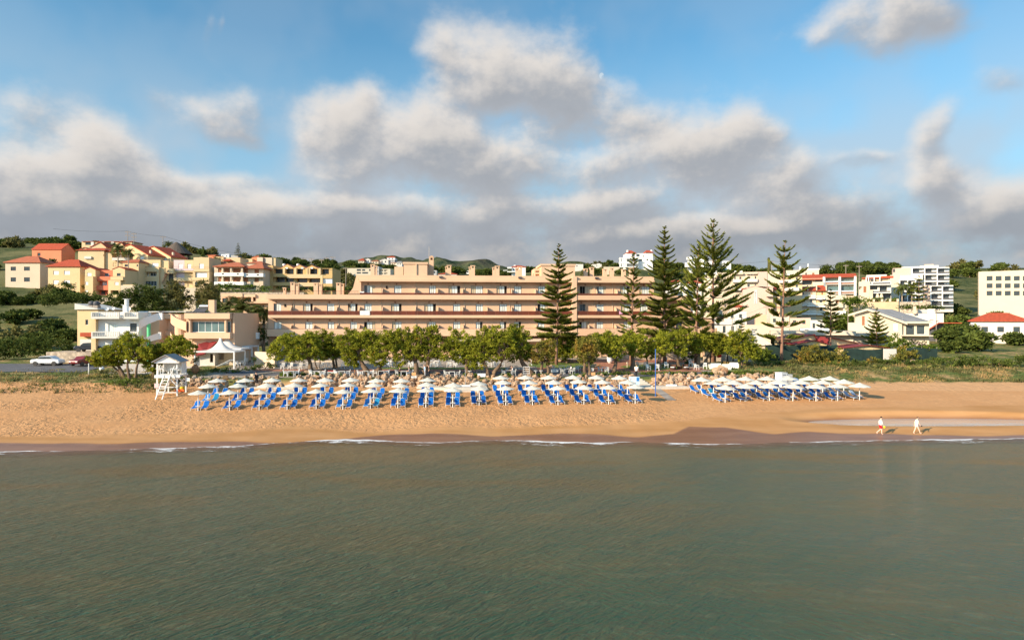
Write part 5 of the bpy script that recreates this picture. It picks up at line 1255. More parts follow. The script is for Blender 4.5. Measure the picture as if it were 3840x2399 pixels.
xs = [(925,1072),(1115,1250),(1290,1405),(1510,1645),(1715,1838)]
hs = [(r(a, c, 745, 835), 1.6, True) for a, c in xs]+[(r(950,1105,888,970),1.6,True),(r(1110,1250,890,972),1.6,True),(r(1300,1480,895,975),1.6,True),(r(1505,1690,908,985),1.6,True),(r(960,1200,1035,1080),1.6,True),(r(1345,1490,1040,1085),1.5,True),(r(1505,1690,1040,1085),1.5,True)]
b.body(r(822,1895,738,1090), 11, 'ochre', 1.2, hs)
for i, h in enumerate(hs): b.win(h[0], 'dark', 2.6)
b.body(r(818,905,690,1090), 8, 'ochre', 0.3)
b.box(r(905,1140,826,882), -0.2, 1.19, 'ochre', 'balcony', new=True); b.box(r(1141,1690,836,902), -0.2, 1.19, 'tan', 'balcony', new=True); b.box(r(1691,1733,848,905), -0.3, 1.18, 'pale_yellow', 'balcony', new=True)
b.box(r(905,1200,970,1028), -0.2, 1.19, 'ochre', 'balcony', new=True); b.box(r(1201,1690,975,1040), -0.2, 1.19, 'tan', 'balcony', new=True); b.box(r(1734,1895,852,905), -0.2, 1.19, 'ochre', 'balcony', new=True)
b.body(r(1694,1732,906,1045), 2, 'pale_yellow', -0.5); b.box(r(1738,1890,908,992), 0.2, 1.18, 'shutter_white', 'blind', new=True); b.box(r(1733,1895,993,1045), -0.4, 1.17, 'ochre', 'balcony', new=True)
for x in (1085, 1275, 1480, 1500, 1680): b.new('pier', 'pale_yellow').box(b.lx(qx(x))-0.35, b.lx(qx(x))+0.35, 0.1, 1.196, b.lz(qy(840)), b.lz(qy(735)))
for (a, c, p, yt) in ((1030,1262,1150,672),(1240,1460,1355,682),(1450,1655,1560,690)): b.gable_y((qx(a), qx(c), qy(740)), qy(yt), 1.21, 10, 'brown_tiles', 'ochre', over=0.05, th=0.12)
for x in (1120, 1380, 1540): b.new('air_conditioner', 'frame_white').box(b.lx(qx(x))-0.4, b.lx(qx(x))+0.4, 0.8, 1.19, b.lz(qy(742)), b.lz(qy(722)))
for x in (1090, 1322): b.new('roof_tank', 'pure_white').lathe([(0.0,0.9),(0.5,0.8),(0.55,0.3),(0.4,0.0)], 10, (b.lx(qx(x), 3), 3, b.lz(qy(690))))
b.rail(r(1700,1862,748,752), 0.8); b.done()
def blk(name, lab, Y, rc, m, wins=(), dep=8, group=HG, cat='house', roof=None, extra=None, rot=0, down=9):
 b = Bld(name, lab, Y, qx(rc[0]), qy(rc[3]), rot, cat, group); b.wm = m
 b.body(r(*rc), dep, m, 0, [(r(*w_[:4]), 0.2, False) for w_ in wins], down=down)
 for w_ in wins: b.win(r(*w_[:4]), w_[4], 0.12)
 if roof: getattr(b, roof[0])((qx(rc[0]), qx(rc[1]), qy(rc[2])), qy(roof[1]), 0, dep, roof[2], *([m] if roof[0] != 'hip' else []), over=0.35)
 if extra: extra(b)
 return b.done()
def ext1(b):
 b.body(r(430,560,580,650), 7, 'pale_yellow', -1.2); b.body(r(640,735,555,660), 6, 'cream', -1.5); b.body(r(765,890,560,650), 8, 'cream', -0.8); b.body(r(891,950,566,650), 8, 'tan', -0.4)
 b.hip((qx(590), qx(665), qy(552)), qy(533), 1, 5, 'brown_tiles', over=0.2)
blk('cube_houses', 'cluster of orange and cream cube houses on the crest', 268, (552,765,556,660), 'orange_wall', [(610,632,612,640,'white')], extra=ext1)
blk('hill_house', 'tan house with a palm and small red roof between the two apartment blocks', 250, (0,360,560,640), 'tan', [(40,60,590,610,'dark')], extra=lambda b: (b.body(r(-60,80,545,640), 7, 'pale_yellow', -0.6), b.hip((qx(60), qx(190), qy(612)), qy(590), -3, 1, 'red_tiles', over=0.2)))
blk('hill_house', 'small white modern house on the far left crest', 330, (40,175,505,560), 'pure_white', [(60,80,525,545,'dark'),(120,140,525,545,'dark')], extra=lambda b: b.body(r(170,330,520,560), 6, 'grey_wall', 0.5))
blk('hill_house', 'red tiled low house below the orange cube houses', 248, (470,730,655,695), 'cream', roof=('hip', 628, 'brown_tiles'))
r, qx, qy = RG(320, 840, 4.446)
blk('hill_house', 'red walled house right of the thatched pavilion', 262, (2050,2158,522,610), 'orange_wall', extra=lambda b: (b.body(r(2190,2305,548,600), 6, 'pale_yellow', 0.2), b.hip((qx(2040), qx(2170), qy(522)), qy(516), 0, 6, 'brown_tiles', over=0.2)))
blk('hill_house', 'cream house with a red roof right of the three coloured terrace', 236, (2085,2260,652,800), 'pale_yellow', [(2150,2180,700,740,'dark')], roof=('hip', 628, 'brown_tiles'))
blk('hill_house', 'white house with blue shutters at the skyline', 345, (1970,2145,480,545), 'white_wall', [(1995,2015,500,520,'dark'),(2060,2080,490,510,'dark')])
blk('hill_house', 'low white houses at the skyline beside a cypress', 350, (2165,2400,500,545), 'pure_white', [(2200,2220,515,530,'dark')])
for (a, yb, wd) in ((150, 1180, 500),):
 b = Bld('garden_wall', 'pale garden wall under the terracotta house', 178, qx(120), qy(1270), cat='wall'); b.body(r(120,480,1232,1270), 0.4, 'cream'); b.done()
b = Bld('garden_wall', 'pale retaining wall among the trees under the yellow houses', 180, qx(590), qy(1120), cat='wall'); b.body(r(590,850,1020,1115), 0.5, 'cream', 0); b.body(r(1640,1840,1065,1180), 0.5, 'cream', 0.8); b.done()
b = Bld('garden_wall', 'long low terrace wall under the hedges above the annex', 168, 828, 1106, cat='wall'); b.body((826,1140,1096,1106), 0.5, 'stone_wall'); b.rail((826,1008,1078,1096), 0.1); b.done()
r, qx, qy = RG(820, 840, 4.446)
b = Bld('hotel_annex', 'low peach annex with verandas left of the hotel', 134, 826, qy(1500), cat='building'); b.wm = 'peach'
b.body(r(40,550,1218,1500), 10, 'peach', 1.8, [(r(60,150,1235,1310),0.2,False),(r(195,305,1240,1310),0.2,False),(r(430,545,1245,1320),0.2,False)])
b.win(r(60,150,1235,1310),'dark',1.95); b.win(r(195,305,1240,1310),'dark',1.95); b.win(r(430,545,1245,1320),'dark',1.95)
b.box(r(40,395,1160,1217), 0.0, 10, 'peach', 'roof_edge', new=True); b.box(r(396,610,1172,1217), 0.2, 9, 'peach', 'roof_edge', new=True); b.body(r(611,830,1165,1500), 8, 'peach', 0.6, [(r(680,715,1350,1398),0.2,False),(r(725,755,1350,1398),0.2,False)], down=2)
b.win(r(680,715,1350,1398),'dark',0.75); b.win(r(725,755,1350,1398),'dark',0.75)
b.box(r(430,825,1288,1320), -0.5, 0.599, 'peach', 'canopy', new=True); b.box(r(80,430,1310,1345), 0.3, 0.6, 'peach_shade', 'balcony', new=True); b.box(r(430,560,1418,1500), -0.3, 0.5, 'peach', 'balcony', new=True)
for x in (170, 385, 560): b.new('pillar', 'peach').box(b.lx(qx(x), .3)-0.16, b.lx(qx(x), .3)+0.16, 0.2, 0.5, b.lz(qy(1500)), b.lz(qy(1217)))
b.done()
r, qx, qy = RG(1320, 900, 4.446)
blk('apartment_house', 'low cream apartment block behind the left roof chimneys', 300, (-80,320,470,640), 'cream_light', [(80,150,485,515,'dark'),(170,220,485,515,'dark'),(285,315,485,515,'dark'),(80,150,535,560,'dark'),(170,270,535,560,'dark')], group='houses behind the hotel', extra=lambda b: (b.body(r(321,448,440,640), 9, 'grey_wall', -0.5, [(r(400,440,460,500),0.3,True),(r(400,440,520,560),0.3,True)]), b.body(r(449,640,480,640), 8, 'cream_light', 0.4, [(r(455,520,492,525),0.6,True),(r(535,590,495,525),0.6,True),(r(455,520,545,570),0.6,True),(r(535,590,545,570),0.6,True)])))
RH = 'villas on the ridge behind the hotel'
for (rc, yr, m, rm, lab, Y) in [((105,200,345,385),312,'cream_light','red_tiles','cream villa with a red roof, leftmost of the ridge villas',480),((205,305,325,375),302,'white_wall','grey_roof','gabled white villa second from left on the ridge',485),
 ((325,440,352,402),338,'cream','brown_tiles','small cream cottage below the ridge villas',470),((462,605,335,392),310,'white_wall','grey_roof','white gabled villa in the middle of the ridge',480),
 ((583,718,292,335),272,'pure_white','red_tiles','highest ridge villa with a red roof',500),((600,712,335,372),334,'grey_wall','grey_roof','grey lower storey house below the highest ridge villa',492),((740,835,375,425),356,'white_wall','grey_roof','white villa right of the ridge group, close to the hotel roof',470),((645,745,378,415),376,'cream_light','brown_tiles','low cream house beside the right ridge villa',474)]:
 w_ = (rc[1]-rc[0]); blk('ridge_villa', lab, Y, rc, m, [(rc[0]+w_*.2, rc[0]+w_*.35, rc[2]+12, rc[3]-14, 'dark'), (rc[0]+w_*.6, rc[0]+w_*.75, rc[2]+12, rc[3]-14, 'dark')], dep=9, group=RH, roof=('gable_y' if 'gabled' in lab else 'hip', yr, rm), down=7)
blk('ridge_villa', 'red roofed house peeping over the hotel right of the bell tower', 330, (1440,1745,572,610), 'white_wall', dep=8, group=RH, roof=('hip', 548, 'red_tiles'))
blk('ridge_villa', 'small grey roof hut beside the bell tower', 300, (1355,1410,505,570), 'grey_wall', [(1365,1395,520,560,'white')], dep=4, group=RH)
r, qx, qy = RG(1820, 900, 4.446)
blk('ridge_villa', 'white two storey villa with a red roof behind the middle chimneys', 330, (440,672,452,575), 'pure_white', [(460,480,480,510,'dark'),(520,540,480,510,'dark'),(390,420,525,560,'dark')] [:2], dep=9, group=RH, roof=('hip', 428, 'red_tiles'), extra=lambda b: (b.box(r(365,440,450,470), -2.0, 4, 'pure_white', 'balcony', new=True), b.box(r(365,500,520,535), -2.4, -0.003, 'pure_white', 'balcony', new=True), b.new('chimney', 'pure_white').box(b.lx(qx(490))-0.5, b.lx(qx(490))+0.5, 3, 4, b.lz(qy(450)), b.lz(qy(408)))))
blk('ridge_villa', 'white boxy house right of the second lift house', 400, (1500,1632,402,470), 'white_wall', [(1515,1540,425,440,'dark')], dep=9, group=RH)
blk('ridge_villa', 'white house with a flat roof on the slope left of the villa hill', 395, (1790,1940,402,455), 'white_wall', [(1850,1865,418,435,'dark')], dep=9, group=RH, extra=lambda b: b.body(r(1875,1915,390,402), 4, 'white_wall', 2))
blk('ridge_villa', 'distant white hamlet house on the valley floor', 620, (300,372,500,525), 'pure_white', [(315,330,505,515,'dark')], dep=9, group=RH)
blk('ridge_villa', 'distant pinkish house near the second lift house', 520, (705,770,490,520), 'pink_wall', dep=9, group=RH, roof=('hip', 478, 'brown_tiles'))
r, qx, qy = RG(1320, 900, 4.446)
blk('ridge_villa', 'distant white house in the valley between chimneys', 560, (2130,2220,500,540), 'pure_white', [(2150,2165,510,522,'dark')], dep=12, group=RH)
blk('ridge_villa', 'tiny distant white house left of the last valley house', 600, (1905,1950,512,535), 'pure_white', dep=8, group=RH)
r, qx, qy = RG(2300, 820, 3.6)
b = Bld('hilltop_villa', 'white villa with red hip roofs and open balconies on the grassy hill', 352, qx(90), qy(650), cat='villa'); b.wm = 'pure_white'
b.body(r(175,440,468,600), 10, 'pure_white', 0, [(r(246,290,480,512),0.3,False),(r(310,356,478,512),0.3,False),(r(398,412,495,518),0.3,False),(r(348,390,545,575),0.3,False)], down=8)
for q in ((246,290,480,512),(310,356,478,512),(398,412,495,518),(348,390,545,575)): b.win(r(*q), 'dark', 0.2)
b.body(r(436,532,460,570), 9, 'pure_white', -1.5, [(r(470,498,480,508),0.3,False),(r(450,470,545,565),0.3,False)], down=6); b.win(r(470,498,480,508), 'shut', -1.4); b.win(r(450,470,545,565), 'dark', -1.4)
b.hip((qx(440), qx(530), qy(460)), qy(430), -1.5, 7, 'red_tiles', over=0.5); b.hip((qx(185), qx(300), qy(468)), qy(434), 0, 8, 'red_tiles', over=0.4)
for z in ((530,540),(582,606),(646,656)): b.box(r(88,338,*z), -3.5, -0.003, 'pure_white', 'balcony', new=True)
for x in (92,125,150,172): b.new('column', 'pure_white').box(b.lx(qx(x), -3.4)-0.35, b.lx(qx(x), -3.4)+0.35, -3.45, -2.9, b.lz(qy(656)), b.lz(qy(530)))
b.new('chimney', 'pure_white').box(b.lx(qx(188)), b.lx(qx(206)), 1, 2.5, b.lz(qy(468)), b.lz(qy(420))); b.new('chimney', 'pure_white').box(b.lx(qx(512)), b.lx(qx(530)), 1, 2.5, b.lz(qy(462)), b.lz(qy(418)))
b.body(r(272,340,570,605), 3, 'dark_grey', -2, down=0); b.done()
b = Bld('hill_house', 'white stepped modern house behind the tall pines on the hill', 365, qx(965), qy(650), cat='villa'); b.wm = 'pure_white'
b.body(r(1005,1220,520,640), 8, 'pure_white', 0); b.box(r(988,1060,518,552), -2, 3, 'pure_white', 'balcony', new=True); b.box(r(965,1100,592,650), -3, -0.1, 'pure_white', 'balcony', new=True); b.body(r(1221,1400,560,640), 8, 'pure_white', 1); b.done()
blk('hill_house', 'white flat house right of the tall pines on the hill', 372, (1470,1588,572,640), 'pure_white', [(1485,1510,592,612,'dark')], dep=8)
b = Bld('garden_wall', 'long pale stone wall on the slope below the hilltop villa', 345, qx(-120), qy(690), cat='wall'); b.body(r(-130,85,650,672), 0.6, 'cream'); b.done()
blk('town_house', 'white house with a small red hip roof seen between the pines', 205, (790,905,850,960), 'white_wall', [(840,860,880,900,'dark'),(915,925,925,945,'dark')][:1], group='houses right of the hotel', roof=('hip', 832, 'red_tiles'))
blk('town_house', 'white house with a red roof edge directly behind the slender pine', 200, (1000,1190,868,975), 'white_wall', [(1010,1030,885,905,'dark')], group='houses right of the hotel', roof=('hip', 842, 'red_tiles'), extra=lambda b: b.body(r(930,1000,905,975), 5, 'white_wall', -2, [(r(920,935,920,945),0.2,True)]))
blk('town_house', 'low white house with glass terrace behind the tall pine', 196, (700,800,905,965), 'white_wall', [(720,760,930,955,'white')], group='houses right of the hotel')
blk('town_house', 'white flat house between the tallest pine and the pink gable', 160, (1370,1480,1340,1490), 'white_wall', [(1540,1580,1400,1440,'dark')][:0]+[(1400,1440,1390,1430,'dark')], group='houses right of the hotel')
blk('town_house', 'small pink house with a red hip roof beside the pink gable', 178, (1565,1742,1190,1340), 'pink_wall', [(1600,1625,1230,1255,'dark')], group='houses right of the hotel', roof=('hip', 1160, 'red_tiles'))
blk('town_house', 'white cube house with grey window above the tamarisk crowns', 150, (1500,1720,1350,1560), 'white_wall', [(1540,1605,1400,1465,'dark'),(1640,1665,1460,1500,'dark')], group='houses right of the hotel')
blk('town_house', 'grey stone stepped house behind the tallest pine', 190, (1480,1620,1080,1340), 'stone_wall', [(1500,1520,1160,1190,'dark')], group='houses right of the hotel')
r, qx, qy = RG(2760, 880, 4.725); GR = 'apartment blocks on the right'
b = Bld('apartment_block', 'cream apartment block with white balconies and a long blank bright side', 222, 2690, qy(1000), cat='apartments', group=GR); b.wm = 'cream'
fl = [(700,780),(850,930)]
b.body((2690, qx(388), qy(665), qy(1000)), 9, 'cream', 0, [((2700,2712,1030,1046),0.2,False)]+[(r(-30,-5,735,790),0.2,False),(r(200,260,740,785),0.2,False),(r(330,362,735,785),0.2,False),(r(60,95,745,800),0.2,False),(r(200,250,880,930),0.2,False),(r(330,362,875,925),0.2,False),(r(60,95,885,935),0.2,False)])
for q in ((-30,-5,735,790),(60,95,745,800)): b.win(r(*q), 'dark', 0.12)
for q in ((200,260,740,785),(330,362,735,785),(200,250,880,930),(330,362,875,925),(60,95,885,935)): b.win(r(*q), 'white', 0.12)
b.box(r(148,384,785,838), -1.4, -0.003, 'white_wall', 'balcony', new=True); b.box(r(148,384,930,985), -1.4, -0.003, 'white_wall', 'balcony', new=True); b.box(r(-60,100,790,845), -1.4, -0.003, 'white_wall', 'balcony', new=True); b.box(r(-60,100,935,985), -1.4, -0.003, 'white_wall', 'balcony', new=True)
b.box(r(180,388,670,696), -1.0, -0.004, 'cream', 'canopy', new=True); b.box(r(-70,130,672,705), -1.0, -0.004, 'cream', 'canopy', new=True)
b.body(r(389,553,655,1000), 10, 'pink_wall', -0.8); b.body(r(554,766,655,1000), 9, 'cream_light', -0.6)
b.new('roof_tank', 'pure_white').box(b.lx(qx(-20)), b.lx(qx(120)), 2, 4, b.lz(qy(665)), b.lz(qy(640)))
for q in (265, 290): b.new('air_conditioner', 'frame_white').box(b.lx(qx(q))-0.4, b.lx(qx(q))+0.4, -0.4, -0.005, b.lz(qy(728)), b.lz(qy(705)))
b.done()
b = Bld('apartment_block', 'stepped cream houses rising left towards the pines', 232, 2648, qy(1000), cat='apartments', group=GR); b.wm = 'cream_light'
b.body((2640,2700,1032,1110), 8, 'cream_light', 0); b.body((2655,2692,1026,1032), 5, 'white_wall', 1); b.box((2650,2690,1052,1060), -1, -0.01, 'white_wall', 'balcony', new=True); b.box((2655,2700,1072,1082), -1.2, -0.01, 'white_wall', 'balcony', new=True); b.done()
b = Bld('gabled_building', 'tall pink gabled building with one narrow framed window slot', 176, qx(118), qy(1420), cat='building'); b.wm = 'pink_wall'
b.body(r(118,655,1010,1420), 14, 'pink_wall', 0, [(r(338,362,985,1210),0.25,True)], top=False, down=3)
x0_, x1_, z0_, _ = b.rect(r(118,655,1010,1010)); zr = b.lz(qy(908), l=b.lx(qx(330))); pk = b.lx(qx(335)); zl = b.lz(qy(968)); zr2 = b.lz(qy(1010))
b.mb('wall', 'pink_wall').prism([(x0_, z0_), (x1_, z0_), (x1_, z0_+1.2), (b.lx(qx(500)), b.lz(qy(955))), (pk, zr), (x0_, zl)], 0.0, 13.9)
b.new('roof', 'red_tiles').prism([(x0_-0.3, zl), (pk-2.2, zr-0.62), (pk-2.2, zr-0.42), (x0_-0.3, zl+0.2)], -0.2, 14); b.new('roof', 'pink_wall').prism([(pk-2.19, zr-0.6), (pk, zr), (pk, zr+0.18), (pk-2.19, zr-0.42)], -0.15, 14); b.new('roof', 'pink_wall').prism([(pk+0.01, zr), (x1_+0.3, z0_+1.1), (x1_+0.3, z0_+1.3), (pk+0.01, zr+0.18)], -0.15, 14)
f_ = b.new('window_surround', 'lilac'); x0_, x1_, z0_, z1_ = b.rect(r(320,378,975,1225)); f_.box(x0_, b.lx(qx(338)), -0.06, -0.003, z0_, z1_); f_.box(b.lx(qx(362)), x1_, -0.06, -0.003, z0_, z1_); f_.box(b.lx(qx(338)), b.lx(qx(362)), -0.06, -0.003, z1_-1.0*0.7, z1_); b.win(r(338,362,985,1210), 'whited', 0.15)
b.body(r(540,655,1040,1095), 3, 'pink_wall', -1.3, down=0); b.body(r(656,780,1090,1420), 9, 'peach', 1.5, [(r(672,706,1130,1178),0.2,False),(r(672,706,1280,1320),0.2,False),(r(720,750,1180,1220),0.2,False)])
for q in ((672,706,1130,1178),(672,706,1280,1320),(720,750,1180,1220)): b.win(r(*q), 'dark', 1.6)
b.hip((qx(545), qx(770), qy(985)), qy(938), 1.5, 8, 'red_tiles', over=0.1); b.body(r(556,762,985,1090), 7, 'cream', 1.8, down=0); b.done()
b = Bld('apartment_block', 'grey shaded block with white terraces behind the open pine', 236, qx(766), qy(1010), cat='apartments', group=GR); b.wm = 'grey_wall'
b.body(r(766,1172,718,1010), 8, 'tan', 1.0, [(r(940,975,752,800),0.2,False),(r(1060,1095,755,800),0.2,False),(r(1055,1100,885,935),0.2,False),(r(830,870,750,795),0.2,False)])
for q in ((940,975,752,800),(1060,1095,755,800),(1055,1100,885,935),(830,870,750,795)): b.win(r(*q), 'white', 1.12)
b.box(r(766,1172,800,852), -0.5, 0.99, 'white_wall', 'balcony', new=True); b.box(r(860,1118,935,995), -0.5, 0.99, 'white_wall', 'balcony', new=True); b.box(r(780,1172,690,717), -0.4, 8, 'white_wall', 'roof', new=True); b.done()
blk('town_house', 'white house with tall white chimneys on top of the right slope', 300, (885,1470,625,700), 'cream_light', [(1150,1172,665,700,'brown'),(1228,1255,675,710,'dark'),(1350,1390,675,712,'brown')], group=GR, extra=lambda b: (b.body(r(1120,1230,600,640), 5, 'white_wall', 1.5, down=0), b.body(r(1230,1480,602,625), 6, 'pure_white', 0.6, down=0), b.new('chimney','pure_white').box(b.lx(qx(1272)), b.lx(qx(1292)), 2, 3, b.lz(qy(602)), b.lz(qy(520))), b.new('chimney','pure_white').box(b.lx(qx(1128)), b.lx(qx(1155)), 2, 3.5, b.lz(qy(602)), b.lz(qy(565)))))
b = Bld('apartment_block', 'long white framed hotel with a red tiled roof on the right slope', 282, qx(1150), qy(1110), cat='hotel', group=GR); b.wm = 'white_wall'
hs = [(r(1170,1350,800,888),2,True),(r(1355,1548,800,836),1.2,True),(r(1575,1835,772,832),2,True),(r(1575,1835,895,1020),2,True),(r(1850,2095,772,832),2,True),(r(1850,2095,895,1020),2,True)]
b.body(r(1150,1560,765,1000), 10, 'cream', 1.5, hs[:2]); b.win(r(1180,1340,812,888), 'dark', 3.4); b.win(r(1400,1545,805,834), 'dark', 2.6)
r7, qx7, qy7 = RG(3120, 940, 4.725)
x_e = 3208
b.body((qx(1560), x_e, qy(755), qy(1110)), 9, 'cream', 1.8, [])
for (a, c) in ((1572,1832),(1850,2105-0)):
 for (u, v) in ((775,880),(895,1045)):
  x0_, x1_, z0_, z1_ = b.rect((qx(a), min(qx(c), x_e-3), qy(u), qy(v))); b.new('glazing', 'glass_teal').box(x0_, x1_, 1.70, 1.796, z0_+0.4, z1_-0.5)
  b.new('balcony', 'pure_white').box(x0_, x1_, 0.1, 1.6, z0_-0.05, z0_+0.15); b.new('balcony', 'shutter_brown').box(x0_+0.1, x1_-0.1, 0.15, 0.25, z0_+0.16, z0_+0.75); b.new('balcony', 'pure_white').box(x0_+0.1, x1_-0.1, 0.10, 0.20, z0_+0.9, z0_+1.35)
for a in (1560, 1838, 2112):
 x = b.lx(qx(a)); b.new('column', 'pure_white').box(x-0.45, x+0.45, -0.3, 1.79, b.lz(qy(1110)), b.lz(qy(757)))
b.gable_x((qx(1152), qx(1575), qy(765)), qy(715), 1.5, 11, 'red_tiles', None, over=0.3); b.gable_x((qx(1560), x_e+4, qy(752)), qy(700), 0, 11, 'red_tiles', 'grey_wall', over=0.3); b.box(r(1150,1560,782,798), 0.4, 1.49, 'red_tiles', 'awning', new=True)
b.box(r(1360,1555,836,930), -1.0, 1.2, 'cream_light', 'balcony', new=True); b.box(r(1430,1550,895,930), -1.8, -1.1, 'red_tiles', 'awning', new=True); b.done()
b = Bld('apartment_block', 'white balconied block with three sloping red roof panels', 238, qx(1090), qy(1500), cat='apartments', group=GR); b.wm = 'cream_light'
ww = [(1158,1210,1020,1070),(1335,1352,1020,1060),(1515,1540,1015,1065),(1165,1195,1155,1205),(1310,1355,1150,1205),(1480,1535,1155,1205),(1480,1535,1295,1350),(1110,1135,1285,1300),(1250,1275,1390,1430)]
b.body(r(1085,1418,990,1510), 9, 'cream_light', 1.3, [(r(*q),0.2,False) for q in ww if q[1] < 1418]); b.body(r(1419,1625,990,1510), 9, 'pale_yellow', 1.6, [(r(*q),0.2,False) for q in ww if q[0] > 1418])
for q in ww: b.win(r(*q), 'brown' if q[1]-q[0] < 35 else 'white', 1.42 if q[1] < 1418 else 1.72)
for (a, c, u, v, y0) in ((1098,1252,1072,1132,0),(1256,1412,1072,1132,0),(1424,1580,1078,1148,0.3),(1098,1252,1210,1262,0),(1262,1418,1205,1270,-0.5),(1424,1582,1215,1285,0.3),(1098,1420,1345,1418,-0.3),(1424,1590,1355,1420,0.3)):
 x0_, x1_, z0_, z1_ = b.rect(r(a, c, u, v), y0); zz = (z0_+z1_)/2; m2 = b.new('balcony', 'pure_white'); m2.box(x0_, x1_, y0, 1.29, z0_, zz-0.2); m2.box(x0_, x1_, y0, y0+0.12, z1_-0.12, z1_)
 nn_ = int((x1_-x0_)/0.35)
 for i in range(nn_+1): xx = x0_+(x1_-x0_)*i/nn_; m2.box(xx-0.06, xx+0.06, y0+0.02, y0+0.1, zz-0.2, z1_-0.12)
for (a, c) in ((1122,1262),(1278,1418),(1430,1590)):
 x0_, x1_, z0_, z1_ = b.rect(r(a, c, 932, 990), 1.0); b.new('roof', 'red_tiles').prismx([(0.4, z0_-0.1), (5.5, z1_+0.3), (5.5, z1_+0.5), (0.4, z0_+0.1)], x0_, x1_); b.new('parapet', 'cream_light').box(x1_+0.01, x1_+0.35, 0.3, 6, z0_, z1_+0.7)
b.body(r(1592,1640,990,1510), 8, 'cream_light', 0.8); b.body(r7(-120,60,785,1135), 9, 'cream_light', 1.0, []);
x3 = [(62,200,868,930),(62,195,1010,1065)]
b.body(r7(10,247,785,1140), 9, 'cream_light', 0.5, [(r7(*q),1.3,True) for q in x3]); [b.win(r7(q[0]+10,q[0]+55,q[2]+2,q[3]), 'brown', 1.7) for q in x3]
b.box(r7(30,200,925,1005), -0.4, 0.499, 'cream_light', 'balcony', new=True); b.box(r7(60,245,1080,1140), -1.0, 0.49, 'pure_white', 'balcony', new=True); b.done()
r, qx, qy = r7, qx7, qy7
b = Bld('apartment_block', 'white stepped modern hotel wing with dark glazing and parasols closed on its terrace', 250, qx(470), qy(865), cat='hotel', group=GR); b.wm = 'white_wall'
b.body(r(478,672,545,870), 9, 'cream_light', 0, [(r(558,608,632,740),0.2,False),(r(478,525,635,685),1,True),(r(478,515,795,840),0.5,True)]); b.win(r(558,608,632,740), 'brown', 0.12)
b.body(r(672,1048,545,870), 9, 'white_wall', 1.2, [(r(672,805,625,690),1.2,True),(r(845,972,625,715),1.2,True),(r(725,850,750,860),1.2,True),(r(875,1040,765,855),1.2,True)])
b.win(r(672,805,630,690),'dark',2.3); b.win(r(845,972,630,712),'dark',2.3); b.win(r(725,850,770,858),'dark',2.3); b.win(r(875,1040,770,855),'dark',2.3)
b.box(r(668,1045,592,606), -0.8, 1.19, 'pure_white', 'balcony', new=True); b.box(r(725,1035,565,591), -0.7, -0.6, 'dark_grey', 'balcony', new=True); b.box(r(722,1045,738,752), -0.8, 1.19, 'pure_white', 'balcony', new=True); b.box(r(725,1035,716,737), -0.7, -0.6, 'dark_grey', 'balcony', new=True)
b.body(r(664,724,692,870), 3, 'cream', -1.2); b.body(r(750,1030,490,560), 7, 'cream', 2.5, [(r(760,840,528,560),0.5,True),(r(865,990,508,560),0.5,True)], down=0); b.body(r(530,690,510,545), 7, 'cream', 2.5, down=0)
b.box(r(528,1090,470,489), 1.6, 3.2, 'red_tiles', 'roof', new=True); b.box(r(870,1090,448,470), 3.4, 9, 'red_tiles', 'roof', new=True); b.body(r(612,970,425,475), 8, 'white_wall', 4, down=2)
for x in (608,650,750,852): b.new('column','pure_white').box(b.lx(qx(x))-0.15,b.lx(qx(x))+0.15,1.5,1.8,b.lz(qy(545)),b.lz(qy(470)))
for x in (808, 878): b.new('closed_parasol', 'cream_light').lathe([(0.0,3.0),(0.15,2.6),(0.7,0.6),(0.5,0.3),(0.0,0.28)], 8, (b.lx(qx(x)), -0.2, b.lz(qy(855))))
b.done()
b = Bld('apartment_block', 'tall peach and white hotel with stacked grey balconies at the right edge', 262, qx(1050), qy(900), cat='hotel', group=GR); b.wm = 'pink_wall'
b.body(r(1078,1408,305,900), 12, 'pink_wall', 3, [(r(1082,1118,322,382),0.3,False)]); b.win(r(1082,1118,322,382),'dark',3.15); b.body(r(1030,1200,430,900), 8, 'cream_light', 1.2); b.body(r(1201,1610,432,516), 8, 'white_wall', 1.202, down=0)
def balgrid(xa, xb, rows, y, step):
 for (u, v) in rows:
  n_ = max(1, round((xb-xa)/step))
  for i in range(n_):
   a = xa+(xb-xa)*i/n_; c = xa+(xb-xa)*(i+1)/n_
   x0_, x1_, z0_, z1_ = b.rect(r(a, c, u, v), y); w = b.new('balcony_bay', 'pure_white')
   w.box(x0_, x0_+0.35, y, y+2, z0_, z1_); w.box(x0_+0.352, x1_, y, y+2, z0_, z0_+0.25); w.box(x0_+0.352, x1_, y, y+2, z1_-0.2, z1_); w.face([(x0_+0.35, y+1.95, z0_+0.26), (x1_, y+1.95, z0_+0.26), (x1_, y+1.95, z1_-0.22), (x0_+0.35, y+1.95, z1_-0.22)])
   b.new('balcony_front', 'dark_grey').box(x0_+0.36, x1_-0.02, y+0.05, y+0.12, z0_+0.26, z0_+0.95)
   fr, ps = win_mesh((x1_-x0_)*0.5, (z1_-z0_)*0.72, 'dark'); o = obj('window', fr, b.t, (x0_+0.5, y+1.85, z0_+0.27)); [obj(nm, me, o) for me, nm in ps]
b.body(r(1410,2080,300,900), 9, 'white_wall', 4.2, down=3); balgrid(1410, 2080, [(300,415),(420,540),(545,640)], 2.1, 245)
b.body(r(1190,1612,516,905), 6, 'white_wall', 3.0, down=1); balgrid(1190, 1612, [(516,640),(645,775),(780,908)], 0.9, 141)
b.body(r(1235,1560,282,304), 5, 'white_wall', 5, down=0); b.body(r(1560,1890,262,299), 6, 'white_wall', 6, down=0); b.body(r(1640,1800,240,262), 5, 'pink_wall', 7, down=0); b.done()
b = Bld('apartment_block', 'nearer white balconied wing at the right picture edge', 236, qx(1620), qy(985), cat='hotel', group=GR)
